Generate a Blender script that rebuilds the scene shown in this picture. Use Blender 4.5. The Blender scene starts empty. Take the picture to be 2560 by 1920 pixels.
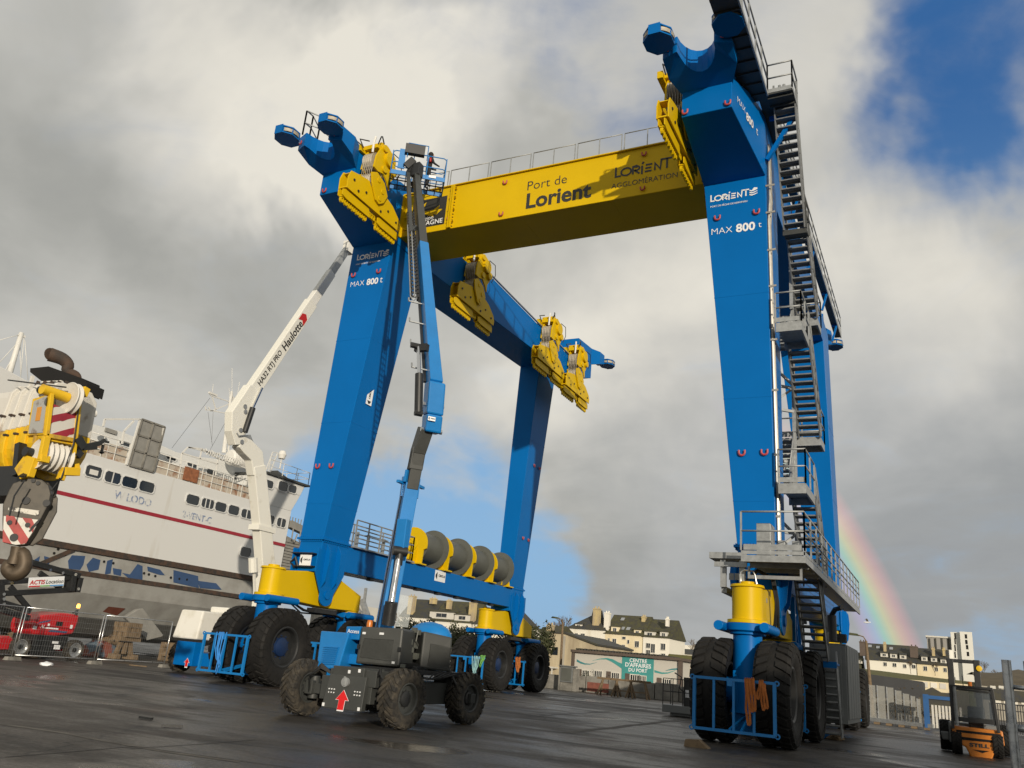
import bpy, bmesh, math, random
import numpy as np
from mathutils import Vector, Matrix
random.seed(7)
R = math.radians
sc = bpy.context.scene
COL = sc.collection
# ------------------------------------------------------------------ camera
F, PITCH, ROLL, YAW, CAMH = 2077.292, R(18.406), R(-5.143), R(28.019), 1.6
_fw = np.array([-math.sin(YAW)*math.cos(PITCH), math.cos(YAW)*math.cos(PITCH), math.sin(PITCH)])
_r = np.array([math.cos(YAW), math.sin(YAW), 0.0]); _u = np.cross(_r, _fw)
_r2 = math.cos(ROLL)*_r - math.sin(ROLL)*_u
_u2 = math.cos(ROLL)*_u + math.sin(ROLL)*_r
cam = bpy.data.cameras.new('camera'); camo = bpy.data.objects.new('camera', cam); COL.objects.link(camo)
cam.sensor_fit = 'HORIZONTAL'; cam.sensor_width = 36.0; cam.lens = 36.0*F/2560.0
cam.clip_start = 0.1; cam.clip_end = 6000
camo.matrix_world = Matrix(((_r2[0], _u2[0], -_fw[0], 0), (_r2[1], _u2[1], -_fw[1], 0), (_r2[2], _u2[2], -_fw[2], CAMH), (0, 0, 0, 1)))
sc.camera = camo
def _ray(x, y): return _fw + _r2*((x-1280)/F) - _u2*((y-960)/F)
def ay(x, y, Y):
    d = _ray(x, y); t = Y/d[1]; return Vector((d[0]*t, Y, CAMH+d[2]*t))
def ax(x, y, X):
    d = _ray(x, y); t = X/d[0]; return Vector((X, d[1]*t, CAMH+d[2]*t))
def az(x, y, Z=0.0):
    d = _ray(x, y); t = (Z-CAMH)/d[2]; return Vector((d[0]*t, d[1]*t, Z))
def ad(x, y, D):
    d = _ray(x, y); t = D/math.hypot(d[0], d[1]); return Vector((d[0]*t, d[1]*t, CAMH+d[2]*t))
def an(x, y, n, p):
    d = Vector(_ray(x, y)); o = Vector((0, 0, CAMH)); n = Vector(n); t = (Vector(p)-o).dot(n)/d.dot(n); return o+d*t
# ------------------------------------------------------------------ world
SUN_AZ, SUN_EL = 40.0, 12.5          # light travels towards azimuth 40 deg left of +Y
w = bpy.data.worlds.new('World'); sc.world = w; w.use_nodes = True
nt = w.node_tree; nt.nodes.clear()
def N(t, **k):
    n = nt.nodes.new(t)
    for a, v in k.items(): setattr(n, a, v)
    return n
def lk(a, b): nt.links.new(a, b)
def sock(s, v):
    if isinstance(v, (int, float)): s.default_value = v
    elif isinstance(v, (tuple, list)): s.default_value = v
    else: lk(v, s)
def M(op, a, b=0.0, c=None, clamp=False):
    n = N('ShaderNodeMath', operation=op); n.use_clamp = clamp
    sock(n.inputs[0], a); sock(n.inputs[1], b)
    if c is not None: sock(n.inputs[2], c)
    return n.outputs[0]
def VM(op, a, b=None):
    n = N('ShaderNodeVectorMath', operation=op); sock(n.inputs[0], a)
    if b is not None: sock(n.inputs[1], b)
    return n.outputs['Value'] if op in ('DOT_PRODUCT', 'LENGTH') else n.outputs[0]
def MIX(f, a, b, mode='MIX'):
    n = N('ShaderNodeMix', data_type='RGBA', blend_type=mode)
    sock(n.inputs['Factor'], f); sock(n.inputs['A'], a if not isinstance(a, tuple) else (*a, 1)); sock(n.inputs['B'], b if not isinstance(b, tuple) else (*b, 1))
    return n.outputs['Result']
def SS(v, a, b):
    n = N('ShaderNodeMapRange', interpolation_type='SMOOTHSTEP'); sock(n.inputs['Value'], v)
    n.inputs['From Min'].default_value = a; n.inputs['From Max'].default_value = b
    return n.outputs['Result']
tc = N('ShaderNodeTexCoord'); DIR = VM('NORMALIZE', tc.outputs['Generated'])
sky = N('ShaderNodeTexSky', sky_type='NISHITA'); sky.sun_disc = False
sky.sun_elevation = R(SUN_EL); sky.sun_rotation = R(180-SUN_AZ); sky.air_density = 1.0; sky.dust_density = 1.2; sky.ozone_density = 1.5
sep = N('ShaderNodeSeparateXYZ'); lk(DIR, sep.inputs[0])
zz = M('MAXIMUM', M('ADD', sep.outputs[2], 0.22), 0.05)
cp = N('ShaderNodeCombineXYZ'); lk(M('DIVIDE', sep.outputs[0], zz), cp.inputs[0]); lk(M('DIVIDE', sep.outputs[1], zz), cp.inputs[1])
def noise(vec, s, d=6, r=.55, dist=0.0, off=None):
    if off: vec = VM('ADD', vec, off)
    n = N('ShaderNodeTexNoise'); lk(vec, n.inputs['Vector']); n.inputs['Scale'].default_value = s; n.inputs['Detail'].default_value = d
    n.inputs['Roughness'].default_value = r; n.inputs['Distortion'].default_value = dist
    return n
n1 = noise(cp.outputs[0], 1.5, 7, .52, .35)
n2 = noise(cp.outputs[0], 3.6, 6, .55, .6, (3.1, 7.7, 0))
n3 = noise(cp.outputs[0], 0.8, 4, .5, .2, (9.1, 1.7, 0))
wob = noise(DIR, 3.0, 5, .55, .3, (5, 5, 5))
wv = VM('SCALE', VM('SUBTRACT', wob.outputs['Color'], (.5, .5, .5)))
wv.node.inputs['Scale'].default_value = 0.45
PD = VM('NORMALIZE', VM('ADD', DIR, wv))
def blob(px, py, r0, r1):          # soft region of the sky round one direction; radii in degrees
    v = Vector(_ray(px*1.15731, py*1.15731)).normalized()
    return SS(VM('DOT_PRODUCT', PD, tuple(v)), math.cos(R(r1)), math.cos(R(r0)))
def total(L):
    s = L[0]
    for q in L[1:]: s = M('ADD', s, q)
    return s
def wb(px, py, r0, r1, k): return M('MULTIPLY', blob(px, py, r0, r1), k)
bright = total([wb(470, 180, 0, 11, .46), wb(760, 230, 0, 9, .42), wb(1010, 260, 0, 7, .36), wb(1470, 880, 0, 12, .24), wb(150, 60, 0, 10, -.10), wb(1330, 620, 0, 8, .22), wb(1850, 700, 0, 11, .26),
                wb(1330, 60, 0, 9, .12), wb(1700, 60, 0, 8, .22), wb(1100, 100, 0, 9, .1), wb(1200, 900, 0, 9, .12), wb(100, 620, 0, 12, .0), wb(250, 480, 0, 12, -.09), wb(480, 540, 0, 9, -.17), wb(60, 300, 0, 9, -.08), wb(700, 620, 0, 9, -.1),
                wb(1950, 1000, 0, 14, -.14), wb(2100, 1250, 0, 13, -.22), wb(1400, 1200, 0, 12, -.18), wb(1300, 1080, 0, 8, -.1), wb(1980, 620, 0, 7, .15), wb(550, 800, 0, 10, .05), wb(1150, 420, 0, 8, -.1), wb(150, 320, 0, 10, -.1)])
blue_m = total([wb(2205, 50, 0, 9.5, .80), wb(2010, 210, 0, 7, .22), wb(2210, 10, 0, 8, .3), wb(1060, 1050, 2, 8, .72), wb(740, 1080, 2, 7.5, .85), wb(880, 1000, 1, 6, .45), wb(960, 1110, 2, 7, .5), wb(640, 1020, 1, 6, .4), wb(1330, 1130, 0, 7, -.25), wb(1130, 1180, 2, 6, .55), wb(1230, 1260, 1, 5, .5),
                wb(2190, 1420, 1, 6, .5), wb(1330, 180, 0, 6, .16), wb(1360, 290, 0, 5, .26), wb(1420, 180, 0, 4, .12), wb(1250, 90, 0, 11, .20), wb(1060, 60, 0, 9, .16), wb(1480, 90, 0, 10, .14), wb(620, 1180, 1, 6, .5), wb(1820, 300, 0, 5, .12), wb(2120, 330, 1, 6, .1)])
bm = M('ADD', blue_m, M('MULTIPLY', M('SUBTRACT', n2.outputs['Fac'], .5), 1.0))
n4 = noise(cp.outputs[0], 2.2, 8, .62, 1.2, (2.2, 4.4, 1))
bm = M('ADD', bm, M('MULTIPLY', M('SUBTRACT', n4.outputs['Fac'], .5), .9))
n5 = noise(DIR, 7.0, 8, .6, .8, (6, 1, 3))
bm = M('ADD', bm, M('MULTIPLY', M('SUBTRACT', n5.outputs['Fac'], .5), .7))
bm = SS(bm, .0, 1.28)
t5 = M('MULTIPLY', M('SUBTRACT', n5.outputs['Fac'], .5), .22)
t = M('ADD', M('ADD', .54, M('MULTIPLY', M('SUBTRACT', n1.outputs['Fac'], .5), .44)), M('ADD', bright, M('MULTIPLY', M('SUBTRACT', n2.outputs['Fac'], .5), .40)))
t = M('ADD', t, M('MULTIPLY', M('SUBTRACT', n3.outputs['Fac'], .5), .26))
t = M('ADD', t, t5); cr = N('ShaderNodeValToRGB'); lk(t, cr.inputs['Fac'])
el = cr.color_ramp.elements
el[0].position = .0; el[0].color = (.335, .338, .33, 1); el[1].position = 1.0; el[1].color = (.86, .82, .725, 1)
for p, c in ((.25, (.405, .405, .378, 1)), (.48, (.515, .51, .475, 1)), (.72, (.66, .642, .59, 1))):
    e = el.new(p); e.color = c
blue_lo = (.245, .45, .72); blue_hi = (.034, .135, .365)
bcol = MIX(SS(sep.outputs[2], .18, .62), blue_lo, blue_hi)
skyc = MIX(.15, MIX(1.0, bcol, (10, 10, 10), 'MULTIPLY'), sky.outputs['Color'])
cl = MIX(1.0, cr.outputs['Color'], (9.3, 9.3, 9.3), 'MULTIPLY')
# clouds grow bluer and darker towards the rain on the right-hand horizon, paler towards the rest of the horizon
rain = blob(2000, 1300, 4, 24)
cl = MIX(M('MULTIPLY', rain, .38), cl, (3.0, 3.35, 3.9))
col = MIX(bm, cl, skyc)
# rainbow: a ring 40 to 43 degrees round the point opposite the sun, seen where the rain falls
ra, re = R(42.3), R(-10.9)
anti = (-math.sin(ra)*math.cos(re), math.cos(ra)*math.cos(re), math.sin(re))
th = M('MULTIPLY', M('ARCCOSINE', VM('DOT_PRODUCT', DIR, anti)), 180/math.pi)
rb = N('ShaderNodeValToRGB'); lk(SS(th, 39.9, 43.2), rb.inputs['Fac']); rb.node_tree if False else None
lin = rb.inputs['Fac'].links[0].from_node; lin.interpolation_type = 'LINEAR'
e = rb.color_ramp.elements; e[0].position = 0; e[0].color = (0, 0, 0, 1); e[1].position = 1; e[1].color = (0, 0, 0, 1)
for p, c in ((.16, (.16, .06, .34, 1)), (.30, (.05, .22, .50, 1)), (.43, (.05, .48, .26, 1)), (.56, (.52, .50, .05, 1)), (.70, (.62, .24, .06, 1)), (.83, (.42, .07, .06, 1))):
    q = e.new(p); q.color = c
v0 = Vector(_ray(2265, 1640)).normalized()
rm = M('MULTIPLY', SS(VM('DOT_PRODUCT', DIR, tuple(v0)), math.cos(R(21)), math.cos(R(3))), 4.2)
rbc = MIX(1.0, rb.outputs['Color'], (1, 1, 1), 'MULTIPLY'); sc_ = VM('SCALE', rbc); lk(rm, sc_.node.inputs['Scale'])
glow = M('MULTIPLY', M('MULTIPLY', SS(th, 43, 40), SS(th, 24, 40)), M('MULTIPLY', rm, .06))
gl = N('ShaderNodeCombineXYZ'); [lk(glow, gl.inputs[i]) for i in range(3)]
col2 = VM('ADD', VM('ADD', VM('MULTIPLY', col, (1, 1, 1)), sc_), gl.outputs[0])
bg = N('ShaderNodeBackground'); bg.inputs['Strength'].default_value = 0.1; lk(col2, bg.inputs['Color'])
wo = N('ShaderNodeOutputWorld'); lk(bg.outputs[0], wo.inputs['Surface'])
# ------------------------------------------------------------------ sun
sl = bpy.data.lights.new('sun', 'SUN'); sl.energy = 3.6; sl.angle = R(.6); sl.color = (1.0, .885, .72)
so = bpy.data.objects.new('sun', sl); COL.objects.link(so)
sd = Vector((-math.sin(R(SUN_AZ))*math.cos(R(SUN_EL)), math.cos(R(SUN_AZ))*math.cos(R(SUN_EL)), -math.sin(R(SUN_EL))))
so.rotation_euler = sd.to_track_quat('-Z', 'Y').to_euler(); so.location = (20, -20, 30)
sc.view_settings.view_transform = 'Standard'; sc.view_settings.look = 'None'; sc.view_settings.gamma = 1; sc.view_settings.exposure = 0
sc.view_settings.use_curve_mapping = False
# ------------------------------------------------------------------ materials
def mat(name, col, rough=.5, metal=0.0, var=.14, scale=2.0, bump=0.0, col2=None, thr=None, streak=1.0, emit=None, spec=.5, alpha=None, coat=0.0, fine=0.0):
    m = bpy.data.materials.new(name); m.use_nodes = True; T = m.node_tree; b = T.nodes['Principled BSDF']
    b.inputs['Roughness'].default_value = rough; b.inputs['Metallic'].default_value = metal
    b.inputs['Specular IOR Level'].default_value = spec; b.inputs['Coat Weight'].default_value = coat
    c = T.nodes.new('ShaderNodeTexCoord'); mp = T.nodes.new('ShaderNodeMapping'); T.links.new(c.outputs['Object'], mp.inputs[0])
    mp.inputs['Scale'].default_value = (1, 1, 1/streak)
    n = T.nodes.new('ShaderNodeTexNoise'); T.links.new(mp.outputs[0], n.inputs['Vector']); n.inputs['Scale'].default_value = scale; n.inputs['Detail'].default_value = 8; n.inputs['Roughness'].default_value = .62
    r = T.nodes.new('ShaderNodeValToRGB'); T.links.new(n.outputs['Fac'], r.inputs['Fac'])
    lo, hi = (.30, .70) if thr is None else thr
    r.color_ramp.elements[0].position = lo; r.color_ramp.elements[1].position = hi
    a = tuple(x*(1-var) for x in col) if col2 is None else col2
    r.color_ramp.elements[0].color = (*a, 1); r.color_ramp.elements[1].color = (*[min(1, x*(1+var)) if col2 is None else x for x in col], 1)
    T.links.new(r.outputs['Color'], b.inputs['Base Color'])
    rr = T.nodes.new('ShaderNodeMapRange'); T.links.new(n.outputs['Fac'], rr.inputs[0]); rr.inputs['To Min'].default_value = max(.02, rough-.08); rr.inputs['To Max'].default_value = min(1, rough+.1)
    T.links.new(rr.outputs[0], b.inputs['Roughness'])
    if bump or fine:
        n_ = T.nodes.new('ShaderNodeTexNoise'); T.links.new(c.outputs['Object'], n_.inputs['Vector']); n_.inputs['Scale'].default_value = scale*(6 if not fine else fine); n_.inputs['Detail'].default_value = 5
        bp = T.nodes.new('ShaderNodeBump'); bp.inputs['Strength'].default_value = bump; bp.inputs['Distance'].default_value = .05; T.links.new(n_.outputs['Fac'], bp.inputs['Height']); T.links.new(bp.outputs[0], b.inputs['Normal'])
    if emit: b.inputs['Emission Color'].default_value = (*emit[0], 1); b.inputs['Emission Strength'].default_value = emit[1]
    if alpha is not None: b.inputs['Alpha'].default_value = alpha
    return m
K = {}
K['blue'] = mat('blue_paint', (.001, .128, .42), .36, 0, .06, .35, spec=.10, bump=.06, fine=.9)
K['blue_lift'] = mat('lift_blue_paint', (.006, .18, .50), .35, 0, .10, 1.2)
K['yellow'] = mat('yellow_paint', (.64, .425, .003), .40, 0, .05, .5, spec=.16)
K['yellow_old'] = mat('worn_yellow_paint', (.74, .46, .010), .5, 0, .2, 3, col2=(.42, .25, .05), thr=(.34, .46))
K['steel'] = mat('galvanised_steel', (.34, .355, .36), .5, .45, .2, 6)
K['steel_dk'] = mat('dull_galvanised_steel', (.20, .21, .215), .55, .3, .18, 5)
K['steel_b'] = mat('bright_steel', (.62, .63, .63), .28, .85, .12, 8)
K['chrome'] = mat('chrome_rod', (.72, .72, .72), .12, 1, .05, 3)
K['dark'] = mat('black_paint', (.018, .019, .02), .45, 0, .25, 4)
K['cover'] = mat('charcoal_cover', (.045, .048, .046), .5, 0, .15, 2)
K['tyre'] = mat('tyre_rubber', (.0095, .0095, .0095), .75, 0, .3, 4, bump=.25, col2=(.0155, .0145, .0135), thr=(.38, .62), spec=.3)
K['hub'] = mat('hub_paint', (.006, .022, .075), .45, 0, .2, 3)
K['tyre_mud'] = mat('muddy_tyre_rubber', (.019, .018, .0165), .85, 0, .3, 5, bump=.3, col2=(.060, .051, .038), thr=(.40, .60))
K['rope'] = mat('steel_rope', (.40, .36, .29), .6, .3, .25, 20)
K['black'] = mat('dark_opening', (.006, .006, .006), .9, 0, .1, 3)
K['ltr_dark'] = mat('dark_lettering', (.028, .028, .026), .45, 0, .05, 3)
K['ltr_white'] = mat('white_lettering', (.78, .80, .82), .4, 0, .03, 3)
K['red'] = mat('red_paint', (.42, .022, .022), .4, 0, .1, 3)
K['shackle'] = mat('red_padeye_paint', (.42, .055, .06), .5, 0, .15, 5)
K['white'] = mat('white_paint', (.74, .73, .68), .42, 0, .06, 1.5, col2=(.62, .60, .52), thr=(.30, .5))
K['drum'] = mat('grey_drum_paint', (.095, .10, .088), .5, 0, .12, 2)
K['glass'] = mat('dark_window_glass', (.018, .024, .03), .08, 0, .2, 2, spec=.8)
K['orange'] = mat('orange_paint', (.52, .165, .012), .42, 0, .1, 3)
K['strap'] = mat('orange_sling_webbing', (.40, .125, .025), .85, 0, .25, 14, bump=.3)
K['wood'] = mat('weathered_timber', (.17, .12, .07), .85, 0, .3, 7, bump=.3)
K['conc'] = mat('stained_concrete', (.24, .23, .205), .9, 0, .3, 1.5, bump=.25, col2=(.13, .125, .11), thr=(.35, .6))
# ------------------------------------------------------------------ mesh helpers
class MB:
    def __init__(s): s.v = []; s.f = []; s.m = []; s.sm = []; s.mi = 0
    def add(s, vs, fs, sm=False):
        b = len(s.v); s.v += [tuple(p) for p in vs]
        for f in fs: s.f.append([b+i for i in f]); s.m.append(s.mi); s.sm.append(sm)
        return s
    def hexa(s, p): return s.add(p, [(0, 3, 2, 1), (4, 5, 6, 7), (0, 1, 5, 4), (1, 2, 6, 5), (2, 3, 7, 6), (3, 0, 4, 7)])
    def box(s, x0, x1, y0, y1, z0, z1):
        return s.hexa([(x0, y0, z0), (x1, y0, z0), (x1, y1, z0), (x0, y1, z0), (x0, y0, z1), (x1, y0, z1), (x1, y1, z1), (x0, y1, z1)])
    def bar(s, p, q, a, b=None, up=(0, 0, 1)):
        p, q = Vector(p), Vector(q); d = (q-p).normalized(); u = Vector(up)
        if abs(d.dot(u)) > .98: u = Vector((0, 1, 0)) if abs(d.y) < .9 else Vector((1, 0, 0))
        x = d.cross(u).normalized()*(a/2); y = x.cross(d).normalized()*((b or a)/2)
        return s.hexa([p-x-y, p+x-y, p+x+y, p-x+y, q-x-y, q+x-y, q+x+y, q-x+y])
    def tube(s, pts, r, n=6, closed=False, cap=True):
        P = [Vector(p) for p in pts]; k = len(P); b = len(s.v); up = None
        for i in range(k):
            if closed: d = P[(i+1) % k]-P[i-1]
            else: d = P[min(i+1, k-1)]-P[max(i-1, 0)]
            d = d.normalized() if d.length > 1e-9 else Vector((0, 0, 1))
            if up is None: up = Vector((0, 0, 1)) if abs(d.z) < .9 else Vector((1, 0, 0))
            x = d.cross(up); x = x.normalized() if x.length > 1e-6 else Vector((1, 0, 0)); y = x.cross(d).normalized(); up = y
            rr = r[i] if isinstance(r, (list, tuple)) else r
            s.v += [tuple(P[i]+x*rr*math.cos(2*math.pi*j/n)+y*rr*math.sin(2*math.pi*j/n)) for j in range(n)]
        for i in range(k if closed else k-1):
            i2 = (i+1) % k
            for j in range(n):
                s.f.append([b+i*n+j, b+i*n+(j+1) % n, b+i2*n+(j+1) % n, b+i2*n+j]); s.m.append(s.mi); s.sm.append(n > 4)
        if cap and not closed:
            for f in (list(range(n))[::-1], [(k-1)*n+j for j in range(n)]): s.f.append([b+j for j in f]); s.m.append(s.mi); s.sm.append(False)
        return s
    def cyl(s, p, q, r0, r1=None, n=20): return s.lathe([(0, 0), (r0, 0), (r0 if r1 is None else r1, (Vector(q)-Vector(p)).length), (0, (Vector(q)-Vector(p)).length)], p, Vector(q)-Vector(p), n)
    def lathe(s, prof, p, axis, n=24, a0=0.0, a1=2*math.pi):
        p = Vector(p); d = Vector(axis).normalized(); u = Vector((0, 0, 1)) if abs(d.z) < .9 else Vector((0, 1, 0))
        x = d.cross(u).normalized(); y = d.cross(x).normalized(); full = abs(a1-a0-2*math.pi) < 1e-6; m = n if full else n+1
        rings = []
        for (r, t) in prof:
            c = p+d*t
            if r < 1e-6: rings.append([len(s.v)]); s.v.append(tuple(c))
            else:
                rings.append(list(range(len(s.v), len(s.v)+m)))
                s.v += [tuple(c+x*r*math.cos(a0+(a1-a0)*j/n)+y*r*math.sin(a0+(a1-a0)*j/n)) for j in range(m)]
        for k in range(len(rings)-1):
            A, B = rings[k], rings[k+1]; flat = abs(prof[k][1]-prof[k+1][1]) < 1e-6
            for j in range(n):
                j2 = (j+1) % m
                if len(A) == 1 and len(B) == 1: continue
                f = [A[0], B[j], B[j2]] if len(A) == 1 else ([A[j], B[0], A[j2]] if len(B) == 1 else [A[j], B[j], B[j2], A[j2]])
                s.f.append(f); s.m.append(s.mi); s.sm.append(not flat)
        return s
    def prism(s, poly, o, ex, ey, t0, t1):
        o, ex, ey = Vector(o), Vector(ex), Vector(ey); ez = ex.cross(ey).normalized(); n = len(poly)
        ar = sum(poly[i][0]*poly[(i+1) % n][1]-poly[(i+1) % n][0]*poly[i][1] for i in range(n))
        if ar < 0: poly = poly[::-1]
        vs = [o+ex*a+ey*b+ez*t for t in (t0, t1) for a, b in poly]
        return s.add(vs, [list(range(n))[::-1], list(range(n, 2*n))]+[[i, (i+1) % n, n+(i+1) % n, n+i] for i in range(n)])
    def ribbon(s, pts, w, o, ex, ey, lift=.012, closed=False):
        o, ex, ey = Vector(o), Vector(ex), Vector(ey); ez = ex.cross(ey).normalized(); P = [Vector((a, b)) for a, b in pts]; k = len(P); L = []; Rr = []
        for i in range(k):
            d = (P[(i+1) % k]-P[i-1]) if closed else None
            if not closed:
                d1 = (P[i]-P[i-1]).normalized() if i else (P[1]-P[0]).normalized(); d2 = (P[i+1]-P[i]).normalized() if i < k-1 else d1
                d = d1+d2
                if d.length < 1e-6: d = d2
            d.normalize(); nn = Vector((-d.y, d.x)); c = 1.0
            if not closed and 0 < i < k-1:
                c = 1/max(.5, abs(Vector((-(d2.y), d2.x)).dot(nn)))
            L.append(P[i]+nn*(w/2*c)); Rr.append(P[i]-nn*(w/2*c))
        b = len(s.v)
        for q in L+Rr: s.v.append(tuple(o+ex*q.x+ey*q.y+ez*lift))
        for i in range(k if closed else k-1):
            i2 = (i+1) % k; s.f.append([b+i, b+k+i, b+k+i2, b+i2]); s.m.append(s.mi); s.sm.append(False)
        return s
    def mesh(s, name, mats):
        me = bpy.data.meshes.new(name); me.from_pydata(s.v, [], s.f)
        for m in (mats if isinstance(mats, (list, tuple)) else [mats]): me.materials.append(K[m] if isinstance(m, str) else m)
        me.polygons.foreach_set('material_index', s.m); me.polygons.foreach_set('use_smooth', s.sm)
        bm = bmesh.new(); bm.from_mesh(me); bmesh.ops.recalc_face_normals(bm, faces=bm.faces) if len(bm.faces) < 60000 else None; [setattr(e, 'smooth', False) for e in bm.edges if len(e.link_faces) == 2 and e.calc_face_angle(0) > .6]; bm.to_mesh(me); bm.free()
        me.update(); return me
    def build(s, name, mats, parent=None, bevel=0.0, **k):
        return put(name, s.mesh(name, mats), parent, bevel=bevel, **k)
WORLD_ROOTS = {}
STUFF = {'bolt', 'flange', 'joint_rib', 'cable_clip', 'hose', 'padeye_pair', 'grille', 'wear_pad', 'drain_hole', 'louvre', 'pin', 'fall_rope', 'stay_wire', 'riser_pipe', 'floor_frame'}
def put(name, me, parent=None, loc=None, rot=None, label=None, cat=None, group=None, kind=None, bevel=0.0):
    o = bpy.data.objects.new(name, me); COL.objects.link(o)
    if parent is not None:
        o.parent = parent
        if parent.name in WORLD_ROOTS: o.matrix_parent_inverse = Matrix.Translation(-parent.location)
    if loc is not None: o.location = loc
    if rot is not None: o.rotation_euler = rot
    tag(o, label, cat, group, kind or ('stuff' if name in STUFF else None))
    if bevel:
        b = o.modifiers.new('edge', 'BEVEL'); b.width = bevel; b.segments = 2; b.limit_method = 'ANGLE'; b.angle_limit = R(40); b.harden_normals = False
    return o
def tag(o, label=None, cat=None, group=None, kind=None):
    for a, v in (('label', label), ('category', cat), ('group', group), ('kind', kind)):
        if v: o[a] = v
    return o
def thing(name, label, cat, loc=(0, 0, 0), rotz=None, group=None):
    """An empty at the thing's base. With rotz=None its parts are modelled in world coordinates, else in its own frame."""
    o = bpy.data.objects.new(name, None); COL.objects.link(o); o.location = loc
    if rotz is None: WORLD_ROOTS[o.name] = 1
    else: o.rotation_euler = (0, 0, rotz)
    return tag(o, label, cat, group)
def copy_tree(o, parent=None):
    c = o.copy(); COL.objects.link(c)
    if o.name in WORLD_ROOTS: WORLD_ROOTS[c.name] = 1
    if parent is not None: c.parent = parent
    for ch in list(o.children): copy_tree(ch, c)
    return c
def text(name, body, size, o, ex, ey, m, parent, bold=0.0, align='CENTER', lift=.012, sx=1.0, shear=0.0):
    cu = bpy.data.curves.new(name, 'FONT'); cu.body = body; cu.size = size; cu.align_x = align; cu.align_y = 'CENTER'; cu.offset = bold; cu.shear = shear; cu.resolution_u = 3
    t = bpy.data.objects.new(name, cu); COL.objects.link(t); bpy.context.view_layer.update()
    me = bpy.data.meshes.new_from_object(t.evaluated_get(bpy.context.evaluated_depsgraph_get())); bpy.data.objects.remove(t); bpy.data.curves.remove(cu)
    o, ex, ey = Vector(o), Vector(ex).normalized(), Vector(ey).normalized(); ez = ex.cross(ey).normalized()
    for v in me.vertices: v.co = o+ex*(v.co.x*sx)+ey*v.co.y+ez*lift
    me.materials.clear(); me.materials.append(K[m]); me.name = name
    return put(name, me, parent)
def struct(name, me): return put(name, me, kind='structure')
def curve(pts, k=4):
    P = [Vector(p) for p in pts]; out = []
    for i in range(len(P)-1):
        a, b, c, d = P[max(i-1, 0)], P[i], P[i+1], P[min(i+2, len(P)-1)]
        for j in range(k):
            t = j/k; out.append(.5*((2*b)+(c-a)*t+(2*a-5*b+4*c-d)*t*t+(3*b-a-3*c+d)*t**3))
    return out+[P[-1]]
def railing(mb, pts, h=1.1, gap=1.3, r=.028, mid=1, toe=.0):
    P = [Vector(p) for p in pts]; up = Vector((0, 0, 1))
    for a, b in zip(P, P[1:]):
        n = max(1, round((b-a).length/gap))
        for i in range(n+1):
            q = a.lerp(b, i/n); mb.bar(q, q+up*h, r*1.7)
        for k in range(mid+1):
            z = h*(k+1)/(mid+1); mb.tube([a+up*z, b+up*z], r, 6)
        if toe: mb.bar(a+up*(toe/2), b+up*(toe/2), .02, toe)
    return mb
_tc = {}
def tyre_mesh(Rr, wd, rim, m='tyre', nl=26, lug=.085, skew=.95, gap=.30, cen=.04):
    k = ('t', Rr, wd, rim, m)
    if k in _tc: return _tc[k]
    b = MB(); h = wd/2; c = Rr-lug
    prof = [(rim, -h*.72), (rim+.04*Rr, -h*.86), (rim+(c-rim)*.45, -h*1.0), (rim+(c-rim)*.8, -h*.98), (c-.02*Rr, -h*.88), (c, -h*.6), (c+.01*Rr, 0)]
    prof = prof+[(r, -t) for r, t in prof[-2::-1]]
    b.lathe(prof, (0, 0, 0), (1, 0, 0), 56)
    for s in (-1, 1):
        for i in range(nl):
            a = 2*math.pi*(i+(.5 if s > 0 else 0))/nl; da = 2*math.pi/nl*gap; sk = 2*math.pi/nl*skew
            def pt(r, t, an): return (s*t, r*math.cos(an), r*math.sin(an))
            t0, t1, t2 = h*cen, h*.86, h*1.0
            b.hexa([pt(c-.03, t0, a-da), pt(c-.03, t0, a+da), pt(c-.03, t1, a+da+sk), pt(c-.03, t1, a-da+sk), pt(Rr, t0, a-da*.75), pt(Rr, t0, a+da*.75), pt(Rr-.01, t1*.98, a+da*.9+sk), pt(Rr-.01, t1*.98, a-da*.9+sk)])
            b.hexa([pt(c-.16*Rr, t1*.9, a-da+sk), pt(c-.16*Rr, t1*.9, a+da+sk), pt(c-.16*Rr, t2*1.03, a+da*1.05+sk*1.1), pt(c-.16*Rr, t2*1.03, a-da*1.05+sk*1.1), pt(Rr-.01, t1*.88, a-da*.9+sk), pt(Rr-.01, t1*.88, a+da*.9+sk), pt(Rr-.07*Rr, t2*1.03, a+da*1.05+sk*1.1), pt(Rr-.07*Rr, t2*1.03, a-da*1.05+sk*1.1)])
    _tc[k] = b.mesh('tyre', m); return _tc[k]
def rim_mesh(rim, wd, mats, hub=.3, deep=.55, face=1, nb=10):
    k = ('r', rim, wd, str(mats), hub, deep, face)
    if k in _tc: return _tc[k]
    b = MB(); h = wd/2
    for s in (1, -1):
        b.mi = 0
        b.lathe([(rim*1.0, s*h*.70), (rim*1.035, s*h*.80), (rim*.97, s*h*.82), (rim*.90, s*h*.74), (rim*.86, s*h*(1-deep)*.8), (rim*.5, s*h*(1-deep)*.72), (0, s*h*(1-deep)*.72)], (0, 0, 0), (1, 0, 0), 32)
        b.mi = 1; z = s*h*(1-deep)*.72
        b.lathe([(hub*rim*1.15, z-.001*s), (hub*rim*1.1, z+s*h*.16), (hub*rim*.8, z+s*h*.24), (0, z+s*h*.25)], (0, 0, 0), (1, 0, 0), 20)
        for j in range(nb):
            a = 2*math.pi*j/nb; r = rim*.56; c = Vector((z, r*math.cos(a), r*math.sin(a))); b.cyl(c, c+Vector((s*.05*rim, 0, 0)), rim*.04, n=6)
    _tc[k] = b.mesh('rim', mats); return _tc[k]
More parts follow.
